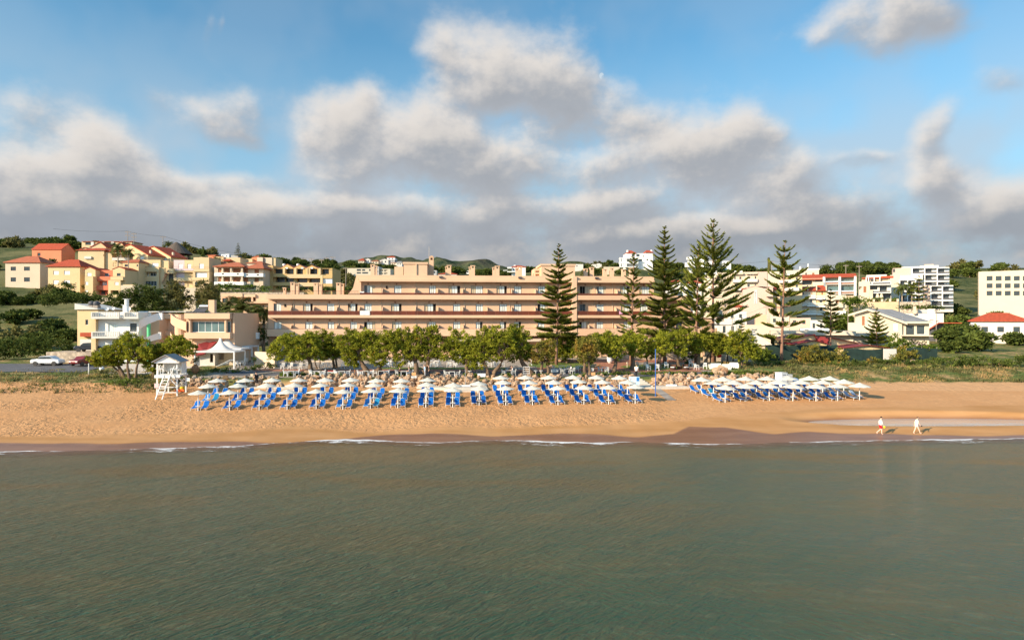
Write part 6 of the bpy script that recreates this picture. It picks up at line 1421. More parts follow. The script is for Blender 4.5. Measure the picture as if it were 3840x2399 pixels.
b.body(r(1618,1740,615,985), 7, 'pink_wall', 0.5); b.body(r(1741,2150,615,990), 7, 'white_wall', 2.2, down=2); balgrid(1741, 2150, [(618,745),(750,880),(885,985)], 0.1, 200); b.done()
b = Bld('retaining_wall', 'long plain tan retaining wall with pillared fence on top', 172, qx(410), qy(1035), cat='wall'); b.body(r(412,1180,908,1035), 1.2, 'tan_wall', 0, down=2); b.body(r(300,411,985,1080), 1.0, 'tan_wall', -0.5, down=2)
for x in (600,742,888,1030,1165): b.new('pillar','cream').box(b.lx(qx(x))-0.25,b.lx(qx(x))+0.25,0.1,0.5,b.lz(qy(908)),b.lz(qy(862)))
b.rail(r(600,1165,870,908), 0.3, 'rail_brown', 'fence'); b.done()
bush_px('hedge', 'clipped hedge behind the fence on the tan retaining wall', 3310, 174, [(3252+i*14, 1126, 10, 5) for i in range(9)], 'bright_leaf', cat='hedge', sz=0.42, stem=False)
bush_px('hedge', 'dark green hedge strip right of the tan retaining wall', 3440, 160, [(3380+i*18, 1152, 13, 5) for i in range(9)], 'dark_leaf', cat='hedge', sz=0.4, stem=False)
b = Bld('stone_wall', 'rough stone terrace wall under the two palms', 226, qx(1200), qy(960), cat='wall'); b.body(r(1200,1750,905,965), 1.0, 'stone_wall', down=3); b.done()
b = Bld('gabled_house', 'broad cream gabled house with a long grey roof slope and patio windows', 132, qx(285), qy(1620), rot=-27, cat='house'); b.wm = 'cream_light'
b.body(r(285,1240,1275,1660), 9, 'cream_light', 0.0, [(r(530,575,1160,1322),0.1,False)][:0]+[(r(970,1010,1300,1400),0.12,True)], down=1.5)
x0_, x1_, z0_, _ = b.rect(r(412,1270,1275,1275));
def zz(x, y): return b.lz(qy(y), l=b.lx(qx(x)))
b.mb('wall', 'cream_light').prism([(b.lx(qx(412)), z0_), (b.lx(qx(1240)), z0_), (b.lx(qx(1240)), zz(1240,1235)), (b.lx(qx(620)), zz(620,1035)), (b.lx(qx(412)), zz(412,1110))], 0.0, 8.9)
rf = b.new('roof', 'cream_light'); pk = (b.lx(qx(625)), zz(625,1022)); le = (b.lx(qx(285)), zz(285,1118)); re_ = (b.lx(qx(1330)), zz(1330,1270))
rf.prism([(le[0], le[1]-0.5), (pk[0], pk[1]-0.45), (re_[0], re_[1]-0.45), (re_[0], re_[1]), pk, (le[0], le[1]-0.1)], -0.9, -0.003)
rg_ = b.new('roof_slope', 'grey_roof')
rg_.face([(pk[0], -0.002, pk[1]-0.02), (re_[0], -0.002, re_[1]-0.02), (b.lx(qx(1330))+4.6, 5.6, re_[1]+0.05), (pk[0]+4.6, 9.5, pk[1]-0.1)]);
x0_, x1_, z0_, z1_ = b.rect(r(1240,1720,1285,1500), 0.6)
b.body(r(1240,1722,1290,1660), 8, 'cream_light', 0.6, [(r(1312,1455,1320,1486),0.25,False),(r(1498,1645,1320,1486),0.25,False)], down=1.5); b.win(r(1312,1455,1320,1486),'dark',0.75); b.win(r(1498,1645,1320,1486),'white',0.75)
b.box(r(1240,1785,1256,1289), -0.6, 8.7, 'cream_light', 'roof_edge', new=True); b.box(r(1225,1795,1495,1512), -1.2, 0.599, 'cream_light', 'balcony', new=True); b.win(r(1090,1160,1298,1418),'shut',-0.04); b.box(r(532,578,1158,1320), -0.03, -0.004, 'shutter_brown', 'window', new=True)
rs = b.new('roof_slope', 'grey_roof'); xa, xb_ = b.lx(qx(820)), b.lx(qx(1745));
b.box(r(288,680,1430,1500), -3.0, -0.01, 'cream_light', 'porch', new=True)
b.new('antenna', 'metal').tube([(b.lx(qx(1240)), -0.4, zz(1240,1300)), (b.lx(qx(1240)), -0.4, zz(1240,1150))], 0.03, 5)
A_ = (b.lx(qx(625)), 0.0, pk[1]-0.01); Bp = (b.lx(qx(1330)), -0.6, re_[1]+0.01); Cp = (b.lx(qx(1790), 8.5), 8.5, re_[1]+0.0); Dp = (b.lx(qx(1060), 6.0), 6.0, b.lz(qy(1038), off=6.0, l=b.lx(qx(1060))))
rs.face([A_, Bp, Cp, Dp]); rs.face([A_, Dp, Cp, (b.lx(qx(700), 8.5), 8.5, re_[1])]); b.done()
b = Bld('outbuilding', 'dark shed with a red sloping roof at the right picture edge', 152, qx(1722), qy(1640), cat='shed'); b.body(r(1725,2300,1400,1650), 6, 'dark_grey', 0, [(r(1830,2000,1420,1520),0.2,False)]); b.win(r(1830,2000,1420,1520),'dark',0.1)
x0_, x1_, z0_, z1_ = b.rect(r(1712,2300,1285,1400)); b.new('roof','red_tiles').prism([(x0_, z0_-0.1), (b.lx(qx(1900)), z1_), (x1_, z1_), (x1_, z1_+0.15), (b.lx(qx(1900)), z1_+0.15), (x0_, z0_+0.05)], -0.6, 6.3); b.done()
b = Bld('town_house', 'low white flat roofed building behind the gabled house', 158, qx(1350), qy(1290), group='houses right of the hotel'); b.body(r(1290,1980,1110,1290), 9, 'white_wall', 0, [(r(1730,1800,1225,1255),0.3,True),(r(1850,1890,1235,1280),0.3,True)]); b.body(r(1690,1830,1030,1110), 5, 'white_wall', 1.5, down=0); b.body(r(1530,1690,1042,1105), 5, 'grey_wall', 2.0, down=0); b.new('chimney','cream').box(b.lx(qx(1438)), b.lx(qx(1490)), -1, 0.6, b.lz(qy(1120)), b.lz(qy(985))); b.done()
b = Bld('outbuilding', 'long low cream building with an overhanging flat roof behind the net fence', 126, 2870, 1300, cat='building'); b.wm = 'cream_light'
b.body((2950,3200,1256,1300), 7, 'cream_light', 0.8, [((3160,3185,1262,1280),0.2,True)]); b.box((2890,3210,1241,1256), -0.8, 8, 'cream_light', 'roof', new=True); b.body((3165,3340,1262,1300), 6, 'cream_light', 1.2, down=3); b.box((3160,3345,1250,1261), 0, 7.5, 'cream_light', 'roof', new=True); b.done()
b = Bld('town_house', 'white building with a sloping parapet between pine and pink gable', 138, 2800, 1300, group='houses right of the hotel'); b.body((2770,2890,1232,1300), 8, 'cream_light', 0, [((2802,2808,1240,1258),0.2,True),((2816,2821,1242,1258),0.15,True)]); b.body((2782,3000,1218,1232), 9, 'cream', 1.0, down=0)
x0_, x1_, z0_, z1_ = b.rect((2820,2900,1236,1295), -0.2); b.new('stair_wall', 'white_wall').prism([(x0_, z0_), (x1_, z0_), (x0_, z1_)], -0.5, -0.01); b.body((2833,2875,1180,1218), 6, 'peach', 1.6, [((2826,2833,1192,1212),0.1,True)][:0], down=0); b.done()
for (rc, lab, Yy, m_) in [((2888,2960,1185,1216),'cream house half hidden behind the open pine',165,'cream_light'),((2962,3040,1192,1222),'low pinkish house right of the open pine',162,'pink_wall'),((3038,3100,1200,1240),'low house with a dark car port roof',155,'white_wall'),((2700,2770,1205,1262),'small white house behind the bushy garden tree',142,'white_wall'),((3000,3110,1232,1245),'flat white roof left of the green tree',135,'pure_white'),((2730,2800,1168,1200),'white house below the pink gable',168,'white_wall')]:
 b = Bld('town_house', lab, Yy, rc[0], rc[3], group='houses right of the hotel'); w_ = rc[1]-rc[0]; h_ = rc[3]-rc[2]
 ws = [(rc[0]+w_*.15, rc[0]+w_*.3, rc[2]+h_*.3, rc[2]+h_*.75), (rc[0]+w_*.6, rc[0]+w_*.75, rc[2]+h_*.3, rc[2]+h_*.75)]
 b.body(rc, 7, m_, 0, [(q, 0.2, False) for q in ws]); [b.win(q, 'dark', 0.12) for q in ws]; b.done()
def shed(lab, Y, x0, x1, xr, ye, yr, yb, lit=0.1):
 b = Bld('beach_shed', lab, Y, x0, yb, cat='shed', group='yellow sheds with red corrugated roofs'); b.body((x0, x1, ye, yb), 7, 'yellow_wall', 0, [((lerp(x0,x1,.5)-4, lerp(x0,x1,.5)+4, ye+6, yb-4), 0.2, True)], top=False)
 b.gable_y((x0, x1, ye), yr, 0, 7, 'red_metal', 'yellow_wall', over=0.5, pxr=xr, th=0.1); return b.done()
shed('yellow shed with a long red corrugated roof beside the open pine trunk', 112, 2965, 3060, 3050, 1272, 1255, 1300)
shed('low yellow shed with a shallow red roof above the net fence', 109, 2985, 3100, 3052, 1290, 1277, 1302)
shed('yellow shed with faded striped red roof behind the small pine', 113, 3102, 3220, 3110, 1288, 1266, 1308)
shed('red roofed lean-to behind the broken white wall', 108, 3170, 3320, 3250, 1304, 1295, 1312)
b = Bld('apartment_house', 'yellow house beyond the left gabled house', 205, 190, 1090, group=HG); b.body((180,300,1000,1100), 9, 'pale_yellow', 0, [((200,220,1015,1030),0.2,False),((240,262,1015,1030),0.2,False),((200,220,1050,1065),0.2,False),((240,262,1050,1065),0.2,False)]); [b.win(q,'shut',0.12) for q in ((200,220,1015,1030),(240,262,1015,1030),(200,220,1050,1065),(240,262,1050,1065))]; b.hip((180,300,1000),975,0,9,'red_tiles'); b.done()
b = Bld('apartment_house', 'cream two storey house near the far left edge', 215, 20, 1085, group=HG); b.body((20,150,985,1090), 9, 'cream', 0, [((40,60,1000,1015),0.2,False),((90,112,1000,1015),0.2,False),((40,60,1040,1056),0.2,False),((90,112,1040,1056),0.2,False)]); [b.win(q,'dark',0.12) for q in ((40,60,1000,1015),(90,112,1000,1015),(40,60,1040,1056),(90,112,1040,1056))]; b.hip((20,150,985),962,0,9,'brown_tiles'); b.done()
b = Bld('gabled_house', 'small terracotta house below the crest at the far left', 255, 150, 985, group=HG); b.body((120,230,935,985), 8, 'orange_wall', 0, [((140,152,948,960),0.2,False)]); b.win((140,152,948,960),'dark',0.12); b.gable_x((120,230,935),915,0,8,'red_tiles','orange_wall'); b.done()
b = Bld('apartment_block', 'plain cream block beyond the right hotel', 250, 3680, 1120, cat='apartments', group=GR); qs = [(3700+i*34, 3722+i*34, 1035+j*28, 1052+j*28) for i in range(5) for j in range(3)]; b.body((3670,3900,1015,1120), 9, 'cream_light', 0, [(q,0.3,False) for q in qs]); [b.win(q,'dark',0.2) for q in qs]; b.done()
b = Bld('gabled_house', 'white single storey house beyond the red roofed shed', 150, 3650, 1265, group='houses right of the hotel'); qs = [(3680,3705,1225,1245),(3740,3765,1225,1245),(3800,3825,1225,1245)]; b.body((3640,3860,1205,1265), 9, 'white_wall', 0, [(q,0.2,False) for q in qs]); [b.win(q,'dark',0.12) for q in qs]; b.hip((3640,3860,1205),1175,0,9,'red_tiles'); b.done()
# white house and pink house on the left
r, qx, qy = RG(320, 1120, 5.04)
def baluster_rail(b, rc, y0, y1, m='white_wall', depth_side=True):
 a, c, z0, z1 = b.rect(rc, y0); mb = b.new('balustrade', m)
 mb.box(a, c, y0, y0+0.22, z0, z0+0.35); mb.box(a, c, y0, y0+0.22, z1-0.12, z1); n = max(3, int((c-a)/0.27))
 for x in (a, c-0.22): mb.box(x, x+0.22, y0-0.01, y0+0.23, z0+0.352, z1-0.122)
 for i in range(1, n):
  x = a+0.11+(c-a-0.22)*i/n; zz0, zz1 = z0+0.352, z1-0.122; h = zz1-zz0
  mb.lathe([(0.04,0),(0.085,h*0.3),(0.045,h*0.6),(0.05,h)], 6, (x, y0+0.11, zz0))
 sl_ = b.new('balcony', m); sl_.box(a, c, y0+0.222, y1, z0, z0+0.22)
 sl_.box(a, a+0.2, y0+0.222, y1, z0+0.222, z1-0.02) if depth_side else None
def ribbon(b, pts, th, m, part='stair_parapet'):
 mb = b.new(part, m); P0_ = []
 for px, yt, yb, off in pts:
  l = b.lx(px, off); P0_.append((l, off, b.lz(yt, off=off, l=l), b.lz(yb, off=off, l=l)))
 for i in range(len(P0_)-1):
  (x0, y0, t0, b0), (x1, y1, t1, b1) = P0_[i], P0_[i+1]
  f = [(x0,y0,b0),(x1,y1,b1),(x1,y1,t1),(x0,y0,t0)]; g = [(x,y+th,z) for x, y, z in f]
  mb.face(f); mb.face(g[::-1]); mb.face([f[3],f[2],g[2],g[3]]); mb.face([f[1],f[0],g[0],g[1]])
  if i == 0: mb.face([f[0],f[3],g[3],g[0]])
  if i == len(P0_)-2: mb.face([f[2],f[1],g[1],g[2]])
def helix(b, xa, xb, ta, ba, tb, bb, o0, o1, m, n=14, flip=False):
 pts = []
 for i in range(n+1):
  t = i/n; s = math.sin(t*math.pi/2) if not flip else 1-math.cos(t*math.pi/2); c_ = 1-math.cos(t*math.pi/2) if not flip else math.sin(t*math.pi/2)
  e = t
  pts.append((lerp(xa, xb, s if flip else c_), lerp(ta, tb, e), lerp(ba, bb, e), lerp(o0, o1, t)))
 ribbon(b, pts, 0.14, m)
b = Bld('beach_house', 'white two storey house with balustrade balconies and a curling outside stair', 102, qx(200), 1372, 3.0); b.wm = 'pure_white'
hs = [(r(432,612,468,625),0.25,False),(r(845,972,465,622),0.25,False),(r(430,518,868,960),0.25,False)]
b.body(r(200,1010,250,1000), 9, 'pure_white', 1.6, hs, down=2); b.body(r(1011,1239,245,1000), 6, 'pure_white', 4.6, [(r(1180,1235,550,700),0.3,True)], down=2); b.body(r(1240,1400,380,1000), 6, 'peach_shade', 4.3, down=2)
b.win(hs[0][0], 'whited', 1.7); b.win(hs[1][0], 'dark', 1.7); b.win(hs[2][0], 'dark', 1.7)
baluster_rail(b, r(105,640,252,380), 0.0, 1.59); baluster_rail(b, r(722,1000,252,380), 0.0, 1.59); baluster_rail(b, r(112,640,625,750), 0.0, 1.59); baluster_rail(b, r(722,1000,625,750), 0.0, 1.59)
b.box(r(641,721,262,378), 0.8, 1.58, 'pure_white', 'balcony', new=True); b.box(r(641,721,640,748), 0.8, 1.58, 'pure_white', 'balcony', new=True)
b.body(r(110,195,382,640), 7, 'pale_yellow', 0.9, down=5); b.rail(r(190,970,598,624), 0.1, 'metal')
helix(b, qx(1010), qx(1385), qy(455), qy(620), qy(268), qy(400), -1.6, 1.6, 'pure_white'); helix(b, qx(1010), qx(1400), qy(835), qy(930), qy(640), qy(760), -1.6, 1.6, 'pure_white')
b.box(r(1386,1452,268,398), 1.6, 2.0, 'pure_white', 'stair_parapet', new=True); b.box(r(1372,1424,632,762), 1.6, 2.0, 'pure_white', 'stair_parapet', new=True)
gcol = b.new('stair_column', 'green_paint'); l = b.lx(qx(1197), 2.2); gcol.tube([(l, 2.2, 0), (l, 2.2, b.lz(qy(345), l=l, off=2.2))], 0.26, 12)
for x, yt, w in ((782,0,0.32),(742,115,0.26)):
 l = b.lx(qx(x), 3); b.new('chimney', 'pure_white').tube([(l, 3, b.lz(qy(250), l=l, off=3)), (l, 3, b.lz(qy(yt+6), l=l, off=3))], w, 10); b.new('chimney_cap', 'pure_white').box(l-w-.1, l+w+.1, 3-w-.1, 3+w+.1, b.lz(qy(yt+5), l=l, off=3), b.lz(qy(yt), l=l, off=3))
for (a, y_) in ((1000,244),): b.box(r(1000,1400,238,250), 4.4, 12, 'pure_white', 'roof_edge', new=True)
WH = b; b.done()
def dish(lab, px, py, Y, rr, az=0.3):
 t = thing('satellite_dish', lab, 'satellite dish', (X_(px, Y), Y, Z_(py, Y)), az, 'satellite dishes on the white house')
 mb = MB(); n = 14; prof = [(0.02,0.0),(rr*0.5,0.06*rr/0.4),(rr,0.2*rr/0.4)]
 mb.lathe(prof, n); mb.lathe([(q[0], q[1]-0.03) for q in prof[::-1]], n)
 o = mb.build('reflector', 'pure_white', t); o.rotation_euler = (rad(62), 0, 0)
 m2 = MB(); m2.tube([(0, 0.05, -rr-0.3), (0, 0.05, -0.1)], 0.03, 6); m2.tube([(0, 0, -0.05), (0, -rr, 0.25)], 0.015, 5); m2.build('bracket', 'metal', t); return t
dish('left small white satellite dish on the white house roof', 401, 1160, 104, 0.30); dish('right small grey satellite dish on the white house roof', 428, 1159, 104.5, 0.31, -0.4); dish('big satellite dish behind the round white chimneys', 482, 1162, 106, 0.45, 0.1)
r, qx, qy = RG(320, 1120, 5.04)
b = Bld('beach_house', 'brownish shaded link house with a round ramp between the white and pink houses', 108, qx(1312), 1372); b.wm = 'peach_shade'
b.body(r(1312,1860,380,900), 6, 'peach_shade', 1.5, [(r(1395,1440,468,585),0.2,True)], down=2); b.box(r(1455,1600,275,380), 0.5, 6, 'peach', 'parapet', new=True); b.box(r(1425,1610,610,700), 0.6, 1.49, 'peach_shade', 'balcony', new=True)
b.box(r(1400,1900,238,248), 3, 9, 'pure_white', 'roof_edge', new=True); b.body(r(1240,1330,250,420), 3, 'pink_wall', 3.0, down=0); b.done()
b = Bld('beach_house', 'pink house with a continuous glazed band and a curved white topped ramp', 101, 691, 1375); b.wm = 'peach'
helix(b, qx(1612), qx(1905), qy(265), qy(440), qy(440), qy(610), 1.6, 0.2, 'peach'); helix(b, qx(1605), qx(1860), qy(625), qy(745), qy(800), qy(900), 1.6, 0.2, 'peach')
l = b.lx(qx(1820), 2.5); b.new('stair_column', 'peach').tube([(l, 2.5, 0), (l, 2.5, b.lz(qy(300), l=l, off=2.5))], 1.0, 16)
r, qx, qy = RG(660, 1120, 5.04)
b.box(r(155,1015,275,380), 0.0, 9.5, 'peach', 'roof_edge', new=True); b.box(r(155,1020,640,752), 0.0, 9.5, 'peach', 'balcony', new=True)
b.body(r(195,1040,381,639), 8, 'peach', 0.9, [(r(300,925,430,630),0.3,False),(r(205,245,430,632),0.3,False),(r(972,1036,430,632),0.3,False)], down=0, top=False)
b.win(r(300,925,430,630), 'teal', 1.05, lab='four pane sliding glass band'); b.win(r(205,245,430,632), 'teal', 1.05); b.win(r(972,1036,430,632), 'teal', 1.05)
for x in (268, 945): l = b.lx(qx(x), .6); b.new('column', 'peach').tube([(l, 0.62, b.lz(qy(640), l=l, off=.6)), (l, 0.62, b.lz(qy(381), l=l, off=.6))], 0.22, 12)
a_, c_, z0_, z1_ = b.rect(r(200,1112,753,1100), 0.9); b.new('wall', 'peach_shade').box(a_, c_, 1.0, 9.4, z0_-1.5, z1_)
wl = b.new('side_wall', 'peach'); x0 = b.lx(qx(1110), 1.0)
crv = [(x0+0.55*math.sin(t/10*math.pi/1.2), 0.95+9.2*t/10) for t in range(11)]; zt = b.lz(qy(265), l=x0, off=1.0)
for i in range(10): wl.prismz([crv[i], crv[i+1], (crv[i+1][0]-0.3, crv[i+1][1]), (crv[i][0]-0.3, crv[i][1])], -2, zt)
wl.box(x0-6, x0-0.1, 9.6, 9.9, -2, zt); b.new('roof_deck', 'grey_roof').box(a_, x0-0.1, 0.3, 9.5, z1_+4.06, z1_+4.1)
for x in (270,): b.new('column', 'pale_yellow').box(b.lx(qx(x))-0.13, b.lx(qx(x))+0.13, 0.3, 0.55, -0.5, b.lz(qy(753)))
b.chim(qx(668), qy(22), qy(270), 2.0, 0.95, 'peach', 0.8, cap=False)
b.new('air_conditioner', 'frame_white').box(x0+0.4, x0+0.8, 8.2, 9.0, b.lz(qy(760), l=x0, off=8), b.lz(qy(640), l=x0, off=8)); b.done()
t = thing('solar_water_heater', 'rooftop solar water heater with tilted panel on the pink house', 'solar heater', (X_(qx(490), 103), 103, Z_(qy(262), 103))); k = 103/F/5.04
mb = MB(); mb.tube([(-0.55*1.0, 0.5, 120*k), (1.1*0.75, 0.5, 120*k)], 0.27, 12); mb.build('tank', 'metal', t)
mb = MB(); mb.bar((-0.1, -0.9, 8*k), (-0.1, 0.35, 80*k), 1.9, 0.08); mb.build('panel', 'dark_grey', t)
mb = MB(); [mb.bar((x, y, -0.05), (x, y2, 100*k), 0.05) for x in (-0.8, 0.9) for (y, y2) in ((0.9, 0.6), (0.3, 0.5))]; mb.build('stand', 'metal', t)
b = Bld('beach_bar', 'low cream building with a red sloping metal roof behind the white tent', 98, 682, 1408); b.wm = 'cream'
b.body(r(110,335,1080,1400), 5, 'peach', 0.5, down=1); b.body(r(320,735,1010,1400), 6, 'white_wall', 1.0, [(r(640,700,1040,1200),0.2,False)], down=1); b.body(r(736,1130,1010,1400), 5, 'cream', 2.2, [(r(770,905,1030,1150),1.0,True)], down=1)
rf = b.new('roof', 'red_metal')
q = [(310,1085,0.3),(548,1035,0.3),(775,812,3.5),(650,795,4.5),(430,850,3.0)]; q = [(b.lx(qx(x), o), o, b.lz(qy(y), l=b.lx(qx(x), o), off=o)) for x, y, o in q]
rf.face(q); rf.face([(x, y, z-0.12) for x, y, z in q][::-1])
b.box(r(225,315,1310,1400), 0.0, 0.45, 'shutter_brown', 'crate', new=True); b.done()
mat('tent_cloth', (0.72,0.70,0.66), 0.7, 0.04, 1.5, trans=0.25)
t = thing('tent_canopy', 'white three peaked tensile tent over a patio beside the pink house', 'tent', (-44.4, 98, gz(-44.4, 96)))
bz_ = t.location.z
for k_, (yc, eave, pk) in enumerate(((98, 6.82, 8.75), (102, 7.05, 8.9), (106, 7.25, 9.05))):
 mb = MB(); n = 32; W2, D2 = 3.0+0.2*k_, 2.0; cx_ = -0.25-0.75*k_; base = len(mb.v)
 rings = [0.0, 0.06, 0.10, 0.18, 0.3, 0.45, 0.62, 0.8, 1.0]
 for q in rings:
  for i in range(n):
   a = 2*math.pi*i/n; ca, sa = math.cos(a), math.sin(a); m_ = 1/max(abs(ca), abs(sa)); m_ = lerp(1.0, m_, q**1.5)
   z = pk if q < 0.08 else lerp(pk, eave, min(1, (1-(1-q)**2.9)))
   if q == 0.06: z = pk-0.03
   mb.v.append((cx_+ca*m_*q*W2, (yc-98)+sa*m_*q*D2, z-bz_))
 for j in range(len(rings)-1):
  for i in range(n): mb.f.append((j*n+i, j*n+(i+1) % n, (j+1)*n+(i+1) % n, (j+1)*n+i)); mb.mi.append(0)
 mb.build('canopy', 'tent_cloth', t, smooth=True)
 for sx in (-1, 1):
  for sy in ((-1, 1) if k_ == 0 else (1,)):
   x, y = cx_+sx*(W2-0.05), (yc-98)+sy*1.95; m2 = MB(); m2.box(x-0.09, x+0.09, y-0.09, y+0.09, gz(-44.4+x, 98+y)-bz_-0.3, eave-bz_-0.02); m2.build('post', 'pure_white', t)
 m2 = MB(); m2.box(cx_-W2, cx_+W2, (yc-98)-2.05, (yc-98)-1.93, eave-bz_-0.2, eave-bz_-0.02); m2.box(cx_+W2-0.07, cx_+W2+0.05, (yc-98)-1.92, (yc-98)+1.9, eave-bz_-0.2, eave-bz_-0.02); m2.build('edge_beam', 'pure_white', t)
# parasols and loungers
mat('parasol_cloth', (0.70,0.66,0.55), 0.85, 0.10, 5.0, 0.5, 14, col2=(0.62,0.59,0.50), c2scale=3.0, trans=0.12)
mat('blue_sling', (0.002,0.105,0.40), 0.65, 0.12, 1.2, rnd=0.22)
mat('teal_sling', (0.010,0.21,0.42), 0.65, 0.15, 2.0)
mat('faded_sling', (0.035,0.20,0.52), 0.65, 0.25, 2.0)
mat('pale_sling', (0.22,0.34,0.52), 0.65, 0.15, 2.0)
def make_parasol(rr, H, label):
 t = thing('parasol', label, 'parasol')
 mb = MB(); mb.tube([(0,0,-0.4),(0,0,H*0.62)], 0.055, 8); mb.tube([(0,0,H*0.62),(0,0,H-0.05)], 0.038, 8); mb.build('pole', 'pure_white', t)
 mb = MB(); n = 20; base = 0
 for (q, z) in ((0.02, 0.0), (0.29, -0.125), (0.66, -0.245), (0.97, -0.355), (1.0, -0.40), (0.985, -0.41), (0.66, -0.275), (0.3, -0.15), (0.02, -0.05)):
  for i in range(n):
   a = 2*math.pi*i/n; s = 1+(0.012 if i % 2 else -0.012)*(q > 0.5); mb.v.append((rr*q*s*math.cos(a), rr*q*s*math.sin(a), H+z*rr+(0.015*(-1)**i if q > 0.9 else 0)))
 for j in range(8):
  for i in range(n): mb.f.append((j*n+i, j*n+(i+1) % n, (j+1)*n+(i+1) % n, (j+1)*n+i)); mb.mi.append(0)
 mb.build('canopy', 'parasol_cloth', t, smooth=False)
 mb = MB(); mb.box(-0.27, 0.27, -0.2, 0.2, 0.50, 0.54); mb.box(-0.06, 0.06, -0.06, 0.06, 0.42, 0.498); mb.build('tray_table', 'pure_white', t)
 return t
def make_lounger(sling, label):
 t = thing('sun_lounger', label, 'sun lounger')
 st = []
 for i in range(8): y = 1.16*i/7; st.append((y, 0.33-0.03*math.sin(math.pi*i/7)))
 back = [(1.16+0.74*math.cos(rad(31))*i/7, 0.33+0.80*math.sin(rad(31))*i/7+0.03*math.sin(math.pi*i/7)) for i in range(1, 8)]
 st += back; mb = MB(); L = len(st)
 for i, (y, z) in enumerate(st):
  s = i/(L-1); w = 0.27*min(1.0, math.sqrt(max(0.0, 1-((max(0, 0.12-s))/0.13)**2)), math.sqrt(max(0.05, 1-((max(0, s-0.80))/0.21)**2)))
  mb.v += [(-w, y, z), (w, y, z), (w, y, z-0.035), (-w, y, z-0.035)]
 for i in range(L-1):
  for k in range(4): mb.f.append((4*i+k, 4*i+(k+1) % 4, 4*i+4+(k+1) % 4, 4*i+4+k)); mb.mi.append(0)
 mb.face([mb.v[0], mb.v[3], mb.v[2], mb.v[1]]); mb.face([mb.v[4*L-4], mb.v[4*L-3], mb.v[4*L-2], mb.v[4*L-1]])
 mb.build('sling', sling, t)
 mb = MB()
 for sx in (-1, 1):
  mb.tube([(sx*0.285, 0.02, 0.30), (sx*0.29, 0.6, 0.29), (sx*0.29, 1.2, 0.30)], 0.018, 5)
  mb.tube([(sx*0.285, 1.16, 0.31), (sx*0.27, 1.76, 0.70)], 0.018, 5)
 mb.tube([(-0.16, 1.78, 0.73), (0.16, 1.78, 0.73)], 0.02, 5); mb.tube([(-0.29, 0.02, 0.30), (0.29, 0.02, 0.30)], 0.022, 5)
 mb.build('frame', 'pure_white', t)
 for (x, y) in ((-0.29, 0.12), (0.29, 0.12), (-0.29, 1.25), (0.29, 1.25)):
  m2 = MB(); m2.tube([(x, y, 0.30), (x, y-0.04, -0.03)], 0.022, 5); m2.build('leg', 'pure_white', t)
 return t
para = {'a': None, 'b': None}; lou = {}
LG = 'blue sun loungers set in rows on the sand'; PG = 'white parasols set in rows on the sand'
def place_parasol(kind, x, Y, label, rz):
 z = gz(x, Y)
 if para[kind] is None:
  para[kind] = make_parasol(1.07 if kind == 'a' else 1.25, 2.30 if kind == 'a' else 2.12, label); o = para[kind]; o['group'] = PG
 else: o = copy_tree(para[kind], label=label, group=PG)
 o.location = (x, Y, z); o.rotation_euler = (rad(R.uniform(-1.8, 1.8)), rad(R.uniform(-1.8, 1.8)+(2.0 if kind == 'b' else 0)), rz+R.uniform(0, 0.3)); return o
def place_lounger(sling, x, Y, rz, label):
 if sling not in lou: o = lou[sling] = make_lounger(sling, label); o['group'] = LG
 else: o = copy_tree(lou[sling], label=label, group=LG)
 o.location = (x, Y, gz(x, Y)-0.02); o.rotation_euler = (rad(8.0), 0, rz); return o
ROWN = ['front', 'middle', 'back']
LB = [[(743,1541),(781,1511),(815,1489)],[(861,1539),(892,1511),(920,1487)],[(972,1538),(999,1509),(1022,1487)],[(1077,1536),(1101,1507),(1120,1487)],[(1186,1534),(1203,1508),(1220,1486)],[(1286,1535),(1303,1507),(1316,1484)],
[(1389,1532),(1402,1508),(1412,1489)],[(1492,1530),(1500,1509),(1506,1489)],[(1597,1529),(1600,1505),(1602,1486)],[(1698,1527),(1698,1506)],[(1797,1521),(1792,1501)],[(1897,1521),(1886,1496),(1877,1475)],[(1997,1520),(1984,1495),(1970,1474)],
[(2093,1520),(2076,1495),(2059,1474)],[(2190,1517),(2169,1492),(2148,1473)],[(2282,1517),(2259,1493),(2235,1474)],[(2382,1514),(2352,1494),(2323,1476)]]
RB = [[(2719,1509),(2675,1491),(2630,1475)],[(2797,1505),(2750,1490),(2711,1475)],[(2885,1503.5),(2836,1489),(2793,1474)],[(2973,1503.5),(2920,1487),(2875,1472)],[(3060,1505),(3004,1487),(2954.5,1471)],[(3141,1502),(3084.5,1487),(3035,1471)],[(3223,1500),(3164,1484),(3110,1471)]]
SPEC = {('L',0,1,1):'teal_sling',('L',0,1,0):'faded_sling',('L',5,0,0):'faded_sling',('L',6,0,0):'faded_sling',('L',6,0,1):'teal_sling',('L',5,1,0):'faded_sling',('L',3,1,0):'faded_sling',('R',0,1,1):'teal_sling'}
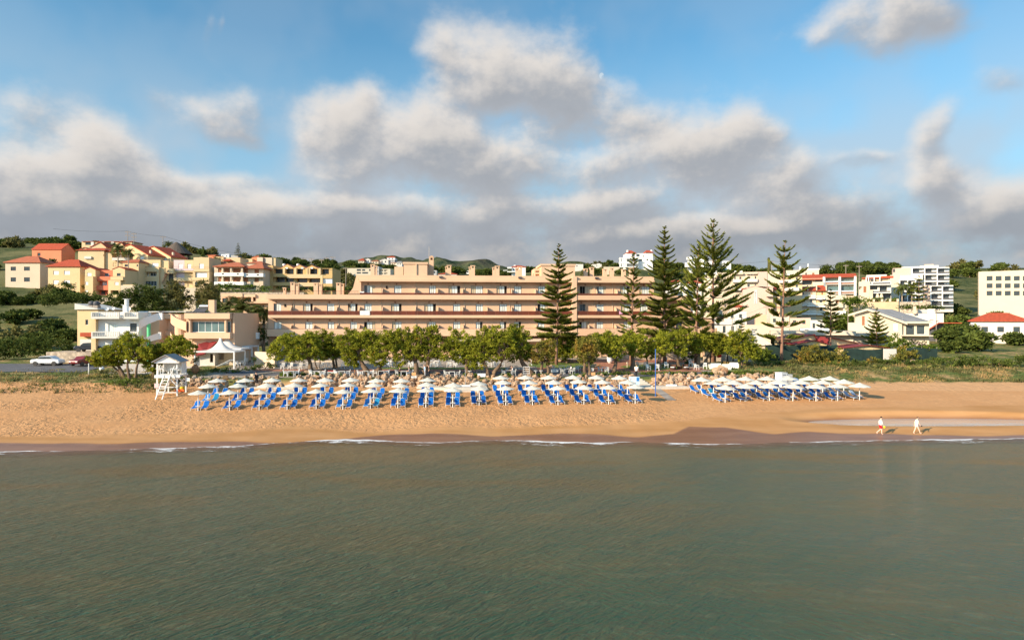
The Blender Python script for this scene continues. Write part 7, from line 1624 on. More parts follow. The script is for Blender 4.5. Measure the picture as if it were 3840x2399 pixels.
for blkn, cols, kind in (('L', LB, 'a'), ('R', RB, 'b')):
 for ci, col in enumerate(cols):
  pts = [P(*q) for q in col]
  d = (pts[-1]-pts[0]); rz0 = math.atan2(-d.x, d.y)
  if blkn == 'R': rz0 *= 1.15
  where = '%s column from left, %s block' % (ORD[ci+1], 'long left' if blkn == 'L' else 'short right')
  for ri, p in enumerate(pts):
   rown = ROWN[ri] if len(pts) == 3 else ['front', 'back'][ri]
   place_parasol(kind, p.x, p.y, 'white round parasol, %s row, %s' % (rown, where), rz0)
   for si, sx in enumerate((-1, 1)):
    off = Vector((math.cos(rz0)*sx*0.54, math.sin(rz0)*sx*0.54, 0))
    fw = Vector((-math.sin(rz0), math.cos(rz0), 0))
    q = p+off+fw*(0.0+R.uniform(-0.12, 0.12))
    sl_ = SPEC.get((blkn, ci, ri, si), 'pale_sling' if (blkn == 'R' and ci == 6) else 'blue_sling')
    cn = {'blue_sling':'bright blue','teal_sling':'teal','faded_sling':'faded blue','pale_sling':'pale grey blue'}[sl_]
    place_lounger(sl_, q.x, q.y, rz0+R.uniform(-0.06, 0.06), '%s lounger %s of pole, %s row, %s' % (cn, ('left', 'right')[si], rown, where))
# lifeguard tower
tp = P(642, 1480); t = thing('lifeguard_tower', 'white wooden lifeguard tower with gabled grey roof and ladder on the left beach', 'lifeguard tower', tp, 0.12)
def part(name, m, fn, par=None):
 mb = MB(); fn(mb); return mb.build(name, m, par or t)
for x, y in ((-1.3,-0.9),(1.05,-0.9),(-0.75,1.1),(1.35,1.1)):
 part('leg', 'pure_white', lambda mb: mb.bar((x, y, -0.5), (x*0.97, y*0.97, 4.15 if y < 0 else 4.0), 0.16))
part('platform', 'pure_white', lambda mb: (mb.box(-1.5, 1.5, -1.15, 1.35, 2.35, 2.52), mb.box(-1.5, 1.5, -1.2, -1.152, 2.18, 2.54)))
part('brace', 'pure_white', lambda mb: [mb.bar(p, q, 0.10) for p, q in (((-1.3,-0.9,1.0),(1.05,-0.9,1.0)),((-1.3,-0.9,0.35),(1.05,-0.9,0.35)),((-1.3,-0.9,1.1),(0,-0.9,2.3)),((1.05,-0.9,1.1),(0,-0.9,2.3)),((1.05,-0.9,1.05),(1.35,1.1,1.05)),((1.05,-0.9,2.2),(1.35,1.1,1.2)),((-1.3,-0.9,1.05),(-0.75,1.1,1.05)))])
part('ladder', 'pure_white', lambda mb: ([mb.bar((x0, -2.7, -0.3), (x0+0.35, -1.15, 2.5), 0.10) for x0 in (-0.75, 0.0)]+[mb.bar((-0.75+0.35*i/8, -2.7+1.55*i/8, -0.0+2.5*i/8), (0.35*i/8, -2.7+1.55*i/8, 2.5*i/8), 0.07) for i in range(1, 8)]+[mb.bar((0.1, -2.2, 0.9), (0.75, -0.95, 3.6), 0.07)]))
part('railing', 'pure_white', lambda mb: ([mb.bar(p, q, 0.08) for p, q in (((-1.35,-1.05,3.3),(-0.55,-1.05,3.3)),((0.35,-1.05,3.3),(1.1,-1.05,3.3)),((1.1,-1.05,3.3),(1.4,1.2,3.3)),((-1.35,-1.05,3.3),(-1.0,1.2,3.3)))]+[mb.bar((x, -1.05, 2.52), (x, -1.05, 3.3), 0.06) for x in (-1.1,-0.85,-0.55,0.35,0.6,0.85,1.1)]+[mb.bar((1.1+0.3*i/5, -1.05+2.2*i/5, 2.52), (1.1+0.3*i/5, -1.05+2.2*i/5, 3.3), 0.05) for i in range(1, 5)]))
part('cabin_wall', 'pure_white', lambda mb: (mb.box(-1.0, 1.3, 1.0, 1.1, 2.9, 4.1), mb.box(-1.05, -0.97, 0.3, 0.98, 2.9, 4.1), mb.box(1.28, 1.36, -0.1, 0.98, 2.6, 4.1)))
part('roof', 'grey_roof', lambda mb: (mb.prism([(-1.75,4.08),(-0.15,4.95),(1.6,4.08),(1.6,4.17),(-0.15,5.05),(-1.75,4.17)], -1.45, 1.5)))
part('gable', 'pure_white', lambda mb: (mb.prism([(-1.55,4.02),(-0.15,4.12),(1.4,4.02),(-0.15,4.90)], -1.2, -1.12), mb.box(-1.5, 1.4, -1.25, -1.202, 4.0, 4.13)))
mat('pale_pink', (0.75,0.52,0.50), 0.8, 0.05); part('notice', 'pale_pink', lambda mb: mb.box(-1.55, -1.05, -1.06, -1.0, 0.95, 1.5))
mat('yellow_cloth', (0.60,0.42,0.03), 0.8, 0.1); mat('orange_cloth', (0.75,0.13,0.03), 0.8, 0.1)
b0 = P(684, 1463); mb = MB(); mb.lathe([(0.0,0.62),(0.2,0.58),(0.3,0.3),(0.3,0.0)], 12); tag(mb.build('rescue_bag', 'yellow_cloth', loc=b0), 'yellow green bag beside the lifeguard tower legs', 'bag')
b0 = P(676, 1470); mb = MB(); mb.tube([(-0.75,0,0.12),(-0.4,0.1,0.22),(0.1,0.15,0.2),(0.5,0.0,0.16)], [0.06,0.17,0.2,0.1], 8); tag(mb.build('rescue_buoy', 'orange_cloth', loc=b0), 'orange rescue buoy lying on the sand by the tower', 'buoy')
# rocks
mat('rock', (0.42,0.29,0.185), 0.95, 0.22, 1.3, 1.0, 3.5, col2=(0.20,0.10,0.05), c2pos=(0.46,0.64), c2scale=1.6)
mat('rock_grey', (0.36,0.31,0.25), 0.95, 0.3, 1.5, 1.0, 4, col2=(0.16,0.14,0.11), c2scale=2.0)
import bmesh
RK = []
for k in range(7):
 bm = bmesh.new(); bmesh.ops.create_icosphere(bm, subdivisions=3, radius=1.0)
 for v in bm.verts:
  d = v.co.normalized(); n_ = noise.noise(d*1.3+Vector((k*7, 0, 0)))*0.55+noise.noise(d*3.1+Vector((0, k*5, 0)))*0.26+noise.noise(d*7+Vector((0, 0, k*3)))*0.10
  q = d*(1+n_); q = Vector((math.floor(q.x*3.0+0.5)/3.0*0.35+q.x*0.65, math.floor(q.y*3.0+0.5)/3.0*0.35+q.y*0.65, math.floor(q.z*3.0+0.5)/3.0*0.4+q.z*0.6)); v.co = Vector((q.x, q.y*0.8, q.z*0.82))
 me = bpy.data.meshes.new('boulder'); bm.to_mesh(me); bm.free(); me.materials.append(M['rock'] if k < 5 else M['rock_grey']); RK.append(me)
RSEC = [(650,900,'below the white tent'),(900,1060,'beside the sloping ramp at left'),(1100,1400,'behind the fourth to sixth parasol columns'),(1400,1600,'below the two standing guests'),(1600,1870,'behind the long concrete deck'),(1870,2120,'below the leaning trees of the middle'),(2120,2380,'left of the beach steps'),(2450,2600,'behind the shower slab'),(2600,2760,'left part behind the right parasol block'),(2760,2960,'around the white kiosk')]
nrk = 0
for (a, c, wh) in RSEC:
 n = int((c-a)/9.5)
 for i in range(n):
  row = i % 3; px = a+(c-a)*(i+R.random()*0.9)/n
  Yr = rockY(X_(px, 88)); Y = Yr+[-0.55, 0.25, 1.15][row]+R.uniform(-0.2, 0.2); x = X_(px, Y)
  big = 1.0 if 1100 < px < 2900 else 0.75
  s = (R.uniform(0.42, 0.78) if row == 0 else R.uniform(0.36, 0.72) if row == 1 else R.uniform(0.25, 0.55))*big*(1.18 if px > 2440 else 1)
  z = gz(x, Yr-0.6)+[0.15, 0.62, 1.05][row]
  o = bpy.data.objects.new('boulder', RK[R.randrange(5) if px > 930 else R.randrange(7)]); COL.objects.link(o)
  o.location = (x, Y, z); o.rotation_euler = (R.uniform(-0.5, 0.5), R.uniform(-0.5, 0.5), R.uniform(0, 6.28)); o.scale = (s*R.uniform(0.8, 1.25), s, s*R.uniform(0.8, 1.15))
  tag(o, 'rough pale boulder in the retaining wall '+wh, 'boulder', 'boulders '+wh); nrk += 1
for i in range(20):
 px = 1955+i*12; Y = 105.5; x = X_(px, Y); o = bpy.data.objects.new('kerb_stone', RK[i % 5]); COL.objects.link(o); o.location = (x, Y, gz(x, Y)+0.1); s = R.uniform(0.22, 0.36); o.scale = (s*1.2, s, s); o.rotation_euler = (0, 0, R.random()*6)
 tag(o, 'pale stone in the row behind the round lawn', 'stone', 'stones behind the round lawn')
for (px, py, s, lab) in [(2232,1376,0.5,'big pale rock on the edge of the round lawn'),(2065,1380,0.42,'pale rock pile by the twin trunked olive brown tree'),(2700,1405,0.85,'pointed upright boulder in front of the white sofas'),(1160,1405,0.55,'heap of stones round the foot of the leftmost terrace tree'),(1632,1408,0.5,'boulder at the foot of the forked tree'),(3425,1360,0.5,'pale rock in the scrub at the right')]:
 p = P(px, py); o = bpy.data.objects.new('boulder', RK[R.randrange(5)]); COL.objects.link(o); o.location = p+Vector((0,0,s*0.35)); o.scale = (s*1.2, s, s*(1.5 if 'upright' in lab else 0.9)); tag(o, lab, 'boulder')
# decks, paths, lawns
def slab(name, corners, z0, z1, m, lab=None, cat=None):
 mb = MB(); mb.prismz(corners, z0, z1); o = mb.build(name, m)
 if cat: tag(o, lab, cat)
 else: o['kind'] = 'structure'
 return o
def pc(px, Y): return (X_(px, Y), Y)
slab('deck', [pc(1562,84.0),pc(1700,82.6),pc(1828,82.8),pc(1822,86.6),pc(1566,86.6)], 2.0, 2.72, 'concrete', 'long low concrete deck behind the ninth to eleventh parasol columns', 'deck')
slab('deck_step', [pc(1672,81.9),pc(1820,82.1),pc(1826,82.75),pc(1676,82.55)], 1.9, 2.5, 'concrete', 'narrow lower step along the front of the long concrete deck', 'step')
slab('deck', [pc(925,83.4),pc(1132,83.4),pc(1168,86.3),pc(960,86.3)], 2.0, 2.72, 'concrete', 'wide concrete landing at the foot of the left ramp', 'deck')
slab('deck_step', [pc(1000,82.3),pc(1140,82.3),pc(1140,83.38),pc(1000,83.38)], 2.0, 2.5, 'concrete', 'lower step of the left landing', 'step')
slab('deck', [pc(2462,84.3),pc(2586,84.6),pc(2545,87.6),pc(2452,87.8)], 2.0, 2.70, 'concrete', 'square concrete shower slab right of the blue pole', 'deck')
slab('plinth', [pc(2497,85.4),pc(2538,85.4),pc(2536,86.3),pc(2498,86.3)], 2.7, 2.86, 'pure_white', 'white foot basin on the shower slab', 'basin')
slab('plinth', [pc(1726,84.6),pc(1764,84.6),pc(1763,85.3),pc(1727,85.3)], 2.72, 2.88, 'pure_white', 'white foot basin on the long concrete deck', 'basin')
slab('bench', [pc(2539,86.6),pc(2561,86.8),pc(2561,87.2),pc(2539,87.0)], 2.75, 3.0, 'pure_white', 'small white bench block behind the shower slab', 'bench')
mb = MB()
for i in range(7): y0 = 84.6+i*0.62; mb.box(X_(2388,86)+i*0.05, X_(2450,86)-i*0.22, y0, y0+0.618, 2.2, 2.62+i*0.16)
tag(mb.build('beach_steps', 'concrete'), 'concrete steps leading up beside the information board', 'steps')
mb = MB(); n = 16
for i in range(n):
 t0, t1 = i/n, (i+1)/n
 q = [(lerp(2452,2520,t0), lerp(1452,1502,t0)), (lerp(2452,2520,t1), lerp(1452,1502,t1))]
 a, c = P(*q[0]), P(*q[1]); w = Vector((0.55, 0, 0)); up = Vector((0, 0, 0.025))
 mb.face([a-w+up, c-w*1.0+up, c+w*1.0+up, a+w+up])
struct('walkway', mb, 'paving')
mb = MB(); cs = [(985,1436,1030),(1000,1428,1050),(1020,1420,1062),(1040,1412,1068),(1060,1402,1080)]
pts = [(pc(960+i*13,86.3+i*1.0), pc(1030+i*9,86.3+i*1.0)) for i in range(6)]
for i in range(5):
 z0, z1 = 2.74+i*0.22, 2.74+(i+1)*0.22; (a, c), (a2, c2) = pts[i], pts[i+1]
 mb.face([(*a, z0), (*c, z0), (*c2, z1), (*a2, z1)]); mb.face([(*a, z0-1), (*c, z0-1), (*c, z0), (*a, z0)]); mb.face([(*c, z0-1), (*c2, z1-1), (*c2, z1), (*c, z0)])
tag(mb.build('ramp', 'concrete'), 'sloping concrete ramp from the landing up to the terrace at left', 'ramp')
def disc_in(cx, cy, rx, ry): return lambda x, y: ((x-cx)/rx)**2+((y-cy)/ry)**2 < 1
drape('front_terrace', frange(-41, 31, 1.0), frange(89.2, 93.4, 0.6), 'asphalt', 0.03, lambda x, y: y > rockY(x)+1.9)
drape('brick_path', frange(-38, 28, 0.8), frange(93.5, 95.5, 0.5), 'brick_paving', 0.028)
drape('brick_path', frange(3, 30, 0.6), frange(95.5, 108, 0.6), 'brick_paving', 0.028, lambda x, y: y < 98 or abs(x-(y-95)*0.35-13) < 3.2 or y > 104.2)
drape('lawn', frange(2, 16, 0.35), frange(95, 107, 0.35), 'lawn', 0.05, disc_in(8.2, 100.5, 5.6, 3.6))
drape('lawn', frange(16, 30, 0.35), frange(94, 105, 0.35), 'lawn', 0.052, disc_in(22.0, 98.6, 5.2, 2.9))
drape('lawn', frange(-20, -1, 0.4), frange(95, 100, 0.4), 'lawn', 0.052, lambda x, y: 96.0 < y < 97.4)
drape('lawn', frange(28, 42, 0.5), frange(92, 101, 0.5), 'lawn', 0.052, disc_in(35, 97, 6, 3.8))
drape('road', frange(-120, -60, 2), frange(92, 101, 1.0), 'asphalt', 0.06, lambda x, y: x < -62)
drape('driveway', frange(-62, -47, 0.8), frange(90.5, 101, 0.8), 'concrete', 0.05, lambda x, y: x > -62+(101-y)*0.5 and x < -50+(y-90)*0.3)
def wallthing(name, lab, px0, px1, Y, yt, m, th=0.3, Y1=None, cat='wall', base=None):
 Y1 = Y1 or Y; a = Vector((X_(px0, Y), Y, 0)); c = Vector((X_(px1, Y1), Y1, 0)); z1 = Z_(yt, Y); d = (c-a).normalized(); nrm = Vector((-d.y, d.x, 0))*th
 mb = MB(); mb.prismz([(a.x, a.y), (c.x, c.y), (c.x+nrm.x, c.y+nrm.y), (a.x+nrm.x, a.y+nrm.y)], gz(a.x, Y)-0.6, z1); return tag(mb.build(name, m), lab, cat)
wallthing('garden_wall', 'low rounded white wall along the drive of the white house', 388, 500, 97, 1385, 'white_wall', 0.5, 103)
wallthing('garden_wall', 'cream garden wall behind the leftmost terrace trees', 1166, 1246, 104, 1352, 'cream', 0.3)
wallthing('garden_wall', 'beige garden wall behind the leaning tree of the middle', 1868, 2070, 107, 1336, 'cream', 0.35)
wallthing('garden_wall', 'pale stone planter wall in front of the dining room glazing', 2322, 2545, 107, 1327, 'stone_wall', 0.5, 108)
wallthing('garden_wall', 'white stone wall below the hotel windows right of the pergola', 2640, 2850, 106, 1332, 'stone_wall', 0.5)
wallthing('garden_wall', 'long cream wall of the path down to the left landing', 955, 1030, 100, 1318, 'cream', 0.4, 97)
wallthing('garden_wall', 'broken white wall beside the right net fence', 3316, 3362, 106, 1308, 'white_wall', 0.3)
wallthing('garden_wall', 'rough stone edging wall of the planted bed beside the ramp', 950, 1062, 88.6, 1402, 'stone_wall', 0.6, 93)
wallthing('garden_wall', 'white wall behind the parked car at the far left', 300, 362, 108, 1272, 'white_wall', 0.3)
wallthing('garden_wall', 'small white wall stub below the feathery left trees', 545, 600, 96, 1372, 'white_wall', 0.4)
def fence(lab, px0, px1, Y, yt, yb, n):
 t = thing('net_fence', lab, 'fence', (X_(px0, Y), Y, gz(X_(px0, Y), Y))); W = (px1-px0)*Y/F; zt = Z_(yt, Y)-t.location.z
 mb = MB(); nn_ = 40
 for i in range(nn_):
  x0, x1 = W*i/nn_, W*(i+1)/nn_; y0, y1 = 0.05*math.sin(x0*2), 0.05*math.sin(x1*2); w0 = 0.08*math.sin(x0*1.1); w1 = 0.08*math.sin(x1*1.1)
  mb.face([(x0, y0, -0.3), (x1, y1, -0.3), (x1, y1, zt+w1), (x0, y0, zt+w0)]); mb.face([(x0, y0+0.01, -0.3), (x0, y0+0.01, zt+w0), (x1, y1+0.01, zt+w1), (x1, y1+0.01, -0.3)])
 mb.build('net', 'net_green', t)
 for i in range(n+1): m2 = MB(); m2.tube([(W*i/n, 0.1, -0.4), (W*i/n, 0.1, zt+0.15)], 0.05, 6); m2.build('post', 'wood_pole', t)
 return t
fence('tall dark green net fence behind the big feathery bushes', 2870, 3140, 107.5, 1294, 1345, 7); fence('green net fence with pale posts at the right', 3165, 3315, 107, 1309, 1350, 4); fence('low green net fence under the patio windows', 3400, 3515, 109, 1305, 1328, 4)
# terrace furniture
mat('chair_white', (0.78,0.77,0.73), 0.5, 0.03, 2); mat('chair_grey', (0.50,0.50,0.47), 0.5, 0.05, 2); mat('table_top', (0.60,0.58,0.53), 0.5, 0.05, 2); mat('wicker', (0.075,0.035,0.022), 0.8, 0.3, 9); mat('leather_white', (0.74,0.72,0.62), 0.45, 0.04, 2); mat('terracotta_pot', (0.36,0.17,0.08), 0.9, 0.2, 2)
def chair_proto(m, label, rounded=False):
 t = thing('chair', label, 'chair'); q = lambda nm, fn: (lambda mb: (fn(mb), mb.build(nm, m, t)))(MB())
 q('seat', lambda mb: mb.box(-0.25, 0.25, -0.24, 0.24, 0.42, 0.47))
 q('backrest', lambda mb: ([mb.bar((x, 0.23, 0.47), (x*(0.8 if rounded else 1), 0.34, 0.9), 0.035) for x in (-0.22, -0.11, 0, 0.11, 0.22)], mb.bar((-0.24, 0.335, 0.9), (0.24, 0.335, 0.9), 0.06), mb.bar((-0.23, 0.29, 0.7), (0.23, 0.29, 0.7), 0.04)))
 q('armrest', lambda mb: [(mb.bar((s*0.27, -0.22, 0.66), (s*0.25, 0.28, 0.68), 0.05), mb.bar((s*0.27, -0.22, 0.44), (s*0.27, -0.22, 0.66), 0.04)) for s in (-1,)])
 q('armrest', lambda mb: [(mb.bar((s*0.27, -0.22, 0.66), (s*0.25, 0.28, 0.68), 0.05), mb.bar((s*0.27, -0.22, 0.44), (s*0.27, -0.22, 0.66), 0.04)) for s in (1,)])
 for x in (-0.23, 0.23):
  for y in (-0.22, 0.22): q('leg', lambda mb: mb.bar((x, y, 0.42), (x*1.1, y*1.15, 0.0), 0.045))
 return t
def table_proto(mtop, label, rounded=False, sz=0.42):
 t = thing('table', label, 'table')
 mb = MB(); (mb.lathe([(0.0,0.76),(sz,0.76),(sz,0.72),(0.0,0.72)], 16) if rounded else mb.box(-sz, sz, -sz*0.9, sz*0.9, 0.71, 0.75)); mb.build('table_top', mtop, t)
 if rounded: mb = MB(); mb.tube([(0,0,0),(0,0,0.72)], 0.04, 8); mb.lathe([(0.25,0.0),(0.22,0.04),(0.0,0.05)], 12); mb.build('pedestal', 'chair_white', t)
 else:
  for x in (-1, 1):
   for y in (-1, 1): mb = MB(); mb.bar((x*sz*0.9, y*sz*0.8, 0.71), (x*sz*0.9, y*sz*0.8, 0), 0.05); mb.build('leg', 'chair_white', t)
 return t
FP = {}
def furn(kind, px, py, rz, label, group, sc=1.0):
 p = P(px, py)
 if kind not in FP:
  FP[kind] = {'cw':lambda: chair_proto('chair_white', label), 'cr':lambda: chair_proto('chair_white', label, True), 'cg':lambda: chair_proto('chair_grey', label), 'tw':lambda: table_proto('table_top', label), 'tr':lambda: table_proto('chair_white', label, True), 'tt':lambda: table_proto('chair_white', label, True, 0.28)}[kind]()
  o = FP[kind]; o['group'] = group
 else: o = copy_tree(FP[kind], label=label, group=group)
 o.location = p+Vector((0, 0, 0.03)); o.rotation_euler = (0, 0, rad(rz)); o.scale = (sc, sc, sc); return o
CG = 'white chairs on the hotel terrace'; TG = 'tables on the hotel terrace'
for px, py, rz, lb in [(1060,1386,0,'first white armchair from left in the back row by the cream wall'),(1089,1386,-15,'second white armchair from left in the back row by the cream wall'),(1126,1386,0,'third white armchair from left in the back row by the cream wall'),(1154,1382,20,'white armchair just left of the leftmost leaning trunk'),(1205,1383,-30,'white armchair left of the small table by the cream wall'),(1234,1383,30,'white armchair right of the small table by the cream wall'),(1286,1382,10,'white armchair beside the dark trunked tree'),(1320,1378,-20,'round backed chair behind the flower boxes')]:
 furn('cw', px, py, rz, lb, CG)
furn('tr', 1220, 1383, 0, 'small round table between two armchairs by the cream wall', TG)
n_ = 0
for px, nm in [(1092,'first'),(1190,'second'),(1283,'third'),(1370,'fourth'),(1430,'fifth')]:
 furn('tw', px, 1412, 8, nm+' white dining table from left along the rock edge', TG)
 furn('cw', px-21, 1412, 80+R.uniform(-20,20), 'white chair on the left side of the '+nm+' edge table', CG); furn('cw', px+21, 1411, -80+R.uniform(-20,20), 'white chair on the right side of the '+nm+' edge table', CG)
for i, px in enumerate([1338,1352,1450,1458,1470,1540,1552,1610,1622,1634,1646,1682,1698,1710]):
 furn('cr', px, 1378+R.uniform(-3,3), R.uniform(0,360), 'rounded white dining chair in the shaded middle of the terrace', 'rounded dining chairs under the central trees')
for i, px in enumerate([1345,1461,1546,1616,1640,1690]):
 furn('tr', px, 1374+R.uniform(-3,1), 0, 'white dining table among rounded chairs under the central trees', 'dining tables under the central trees', 1.1)
for i, px in enumerate([1800,1836,1848,1860,1872,1885]):
 furn('cr', px, 1378+R.uniform(-4,3), R.uniform(0,360), 'rounded white chair left of the beige garden wall', 'rounded chairs left of the beige wall')
for px, py, rz, lb in [(1492,1412,60,'grey chair of the guest in black near the orange notice'),(1540,1412,-60,'grey chair of the guest in white near the orange notice'),(1674,1414,70,'grey chair left of the lone slatted table'),(1716,1415,-70,'grey chair right of the lone slatted table'),(1795,1404,10,'grey chair behind the white cabinet'),(1810,1402,-30,'second grey chair behind the white cabinet'),(1890,1410,70,'grey chair left of the seated pair'),(1926,1410,-80,'grey chair right of the seated pair'),(1938,1396,20,'grey chair behind the seated pair'),(2005,1398,0,'grey chair right of the white shelf rack'),
(2080,1396,30,'grey chair left behind the long table on the lawn edge'),(2110,1404,60,'front left grey chair of the long table by the lawn'),(2147,1404,-50,'front right grey chair beside the guest in white at the long table'),(2132,1394,180,'rear grey chair of the long table by the lawn'),(2168,1396,40,'grey chair between the two tables by the lawn'),(2252,1400,60,'left grey chair of the table by the brick path'),(2276,1402,-20,'middle grey chair of the table by the brick path'),(2296,1398,-60,'right grey chair of the table by the brick path'),(2395,1379,40,'white chair behind the man in the white shirt'),(2420,1379,-30,'white chair left of the small lawn tree')]:
 furn('cg', px, py, rz, lb, 'grey chairs on the terrace')
for px, py, lb in [(1516,1413,'dining table between the two seated guests near the orange notice'),(1695,1414,'lone slatted table behind the long concrete deck'),(1907,1408,'table of the seated pair'),(2128,1402,'long table by the round lawn'),(2106,1391,'left back table by the round lawn'),(2178,1391,'right back table by the round lawn'),(2268,1396,'table by the red brick path')]:
 furn('tw', px, py, 0, lb, TG)
for px, py, lb in [(2009,1411,'left one of two small round stands by the shelf rack'),(2029,1411,'right one of two small round stands by the shelf rack'),(1762,1412,'small round stand beside the short stout trunk')]:
 furn('tt', px, py, 0, lb, 'small round stands')
for px, py, rz, lb in [(2431,1391,20,'white garden armchair left of the blue pole'),(2465,1391,-20,'white garden armchair right of the blue pole'),(2498,1381,0,'grey white armchair beside the gnarled pale trunk'),(2612,1387,30,'white armchair left of the twisted pale trunks'),(2644,1385,-20,'white armchair nearest the white sofas'),(2590,1374,0,'white armchair behind the wicker pair')]:
 furn('cw', px, py, rz, lb, CG)
for i, px in enumerate([2480,2500,2572,2584,2596,2606,2636,2700,2716,2790]):
 furn('cw', px, 1336, R.uniform(-30,30), 'white chair in front of the dining room glazing', 'chairs before the dining room glazing').location.z = gz(X_(px,105),105)+0.9
 o_ = list(COL.objects)
for lab, px, py, rz in [('left brown wicker armchair above the boulders',2523,1387,-30),('right brown wicker armchair above the boulders',2572,1387,25)]:
 t = thing('wicker_armchair', lab, 'armchair', P(px, py), rad(rz), 'wicker armchairs')
 mb = MB(); mb.lathe([(0.42,0.0),(0.5,0.35),(0.42,0.36),(0.0,0.38)], 16); mb.build('seat', 'wicker', t); mb = MB(); mb.lathe([(0.5,0.3),(0.54,0.8),(0.48,0.8),(0.44,0.3)], 12, a0=0.2, a1=math.pi-0.2); mb.build('backrest', 'wicker', t); mb = MB(); mb.box(-0.28,0.28,-0.3,0.25,0.385,0.47); mb.build('cushion', 'chair_white', t)
t = thing('wicker_table', 'low brown wicker table between the two wicker armchairs', 'table', P(2548, 1385)); mb = MB(); mb.lathe([(0.0,0.42),(0.4,0.42),(0.34,0.0)], 14); mb.build('table_top', 'wicker', t)
for lab, px, py, rz, w in [('long white leather sofa left under the pergola',2682,1385,0,1.5),('white leather armchair in the middle in front of the pergola',2721,1388,5,1.2),('white leather armchair right of the pergola',2752,1382,-20,1.2)]:
 t = thing('sofa', lab, 'sofa', P(px, py), rad(rz), 'white leather seats')
 mb = MB(); mb.box(-w/2, w/2, -0.1, 0.75, 0.08, 0.42); mb.build('seat', 'leather_white', t); mb = MB(); mb.box(-w/2, w/2, -0.38, -0.102, 0.08, 0.78); mb.tube([(-w/2,-0.26,0.8),(w/2,-0.26,0.8)], 0.13, 10); mb.build('backrest', 'leather_white', t)
 for s in (-1, 1): mb = MB(); mb.box(s*w/2-0.12, s*w/2+0.12, -0.36, 0.75, 0.06, 0.6); mb.tube([(s*w/2,-0.36,0.62),(s*w/2,0.75,0.62)], 0.13, 8); mb.build('armrest', 'leather_white', t)
p = P(2706, 1366); t = thing('pergola', 'black timber pergola with angled braces behind the white sofas', 'pergola', p, 0.02)
for x in (-1.4, 1.4):
 for y in (-1.2, 1.2):
  mb = MB(); mb.box(x-0.08, x+0.08, y-0.08, y+0.08, -0.3, 2.2); mb.build('post', 'wood_dark', t)
  mb = MB(); mb.bar((x, y, 1.6), (x*0.6, y, 2.2), 0.09); mb.build('brace', 'wood_dark', t)
mb = MB(); [mb.box(-1.7, 1.7, y-0.07, y+0.07, 2.2, 2.36) for y in (-1.2, 1.2)]; [mb.box(x-0.05, x+0.05, -1.5, 1.5, 2.362, 2.46) for x in frange(-1.5, 1.5, 0.375)]; mb.build('roof_frame', 'wood_dark', t)
mat('red_cloth', (0.65,0.02,0.02), 0.8, 0.1); mb = MB(); mb.lathe([(0.0,0.42),(0.3,0.34),(0.42,0.0),(0.3,-0.3),(0.0,-0.36)], 14); tag(mb.build('heart_cushion', 'red_cloth', loc=p+Vector((-0.1, 1.0, 1.35))), 'round red decoration hanging inside the black pergola', 'decoration')
def sign(name, lab, px, y0, y1, x0, x1, ybase, m, pole='wood_pole', extra=None):
 Y = P(px, ybase).y; k = Y/F; b0 = P(px, ybase); t = thing(name, lab, 'sign', b0)
 mb = MB(); zt = Z_(y0, Y)-b0.z; mb.tube([(0,0.03,-0.3),(0,0.03,zt-0.05)], 0.035, 6); mb.build('post', pole, t)
 mb = MB(); mb.box((x0-px)*k, (x1-px)*k, -0.03, -0.005, Z_(y1, Y)-b0.z, zt); bd = mb.build('board', m, t)
 for (fx0, fx1, fy0, fy1, mm) in (extra or []):
  a, c = lerp((x0-px)*k, (x1-px)*k, fx0), lerp((x0-px)*k, (x1-px)*k, fx1); zb_ = Z_(y1, Y)-b0.z
  mb = MB(); mb.box(a, c, -0.034, -0.0305, lerp(zb_, zt, fy0), lerp(zb_, zt, fy1)); mb.build('print', mm, bd)
 return t
mat('orange_board', (0.62,0.33,0.14), 0.8, 0.05); mat('blue_print', (0.03,0.16,0.42), 0.6, 0.1); mat('navy_print', (0.012,0.03,0.12), 0.6, 0.1); mat('light_blue', (0.45,0.62,0.72), 0.6, 0.05); mat('black_print', (0.03,0.03,0.03), 0.6, 0.1)
sign('notice_sign', 'small white notice with blue lines right of the lifeguard tower', 703, 1416, 1429, 694, 712, 1450, 'pure_white', extra=[(0.1,0.55,0.6,0.85,'blue_print'),(0.1,0.9,0.35,0.42,'blue_print')])
sign('notice_sign', 'orange notice board behind the first parasols from left', 845, 1407, 1418, 835, 853, 1458, 'orange_board')
s_ = sign('notice_sign', 'orange notice above a white arrow sign behind the eighth parasol column', 1552, 1396, 1407, 1544, 1559, 1456, 'orange_board')
sign('arrow_sign', 'white pointing arrow sign on the post with the orange notice', 1552, 1410, 1416.5, 1542, 1562, 1455, 'pure_white', extra=[(0.25,0.75,0.35,0.6,'black_print')])
sign('notice_sign', 'orange notice board below the olive brown crowned tree', 2225, 1396, 1407, 2217, 2232, 1413, 'orange_board')
sign('notice_sign', 'white notice with black print left of the right parasol block', 2582, 1415, 1426, 2576, 2588, 1445, 'pure_white', extra=[(0.15,0.4,0.3,0.7,'black_print'),(0.45,0.85,0.55,0.7,'black_print')])
sign('notice_sign', 'small white notice on the rocks below the lone slatted table', 1655, 1409, 1419, 1650, 1660, 1424, 'pure_white'); sign('notice_sign', 'small white notice below the round stand by the stout trunk', 1762, 1407, 1415, 1757, 1767, 1420, 'pure_white')
sign('notice_sign', 'small light notice between rocks behind the right parasol block', 2817, 1413, 1421, 2811, 2824, 1435, 'light_blue')
Yb = 84.0; xb = X_(2378, Yb); zb0 = gz(xb, Yb); t = thing('information_board', 'large white and blue beach information board by the steps', 'board', (xb, Yb, zb0)); k = Yb/F
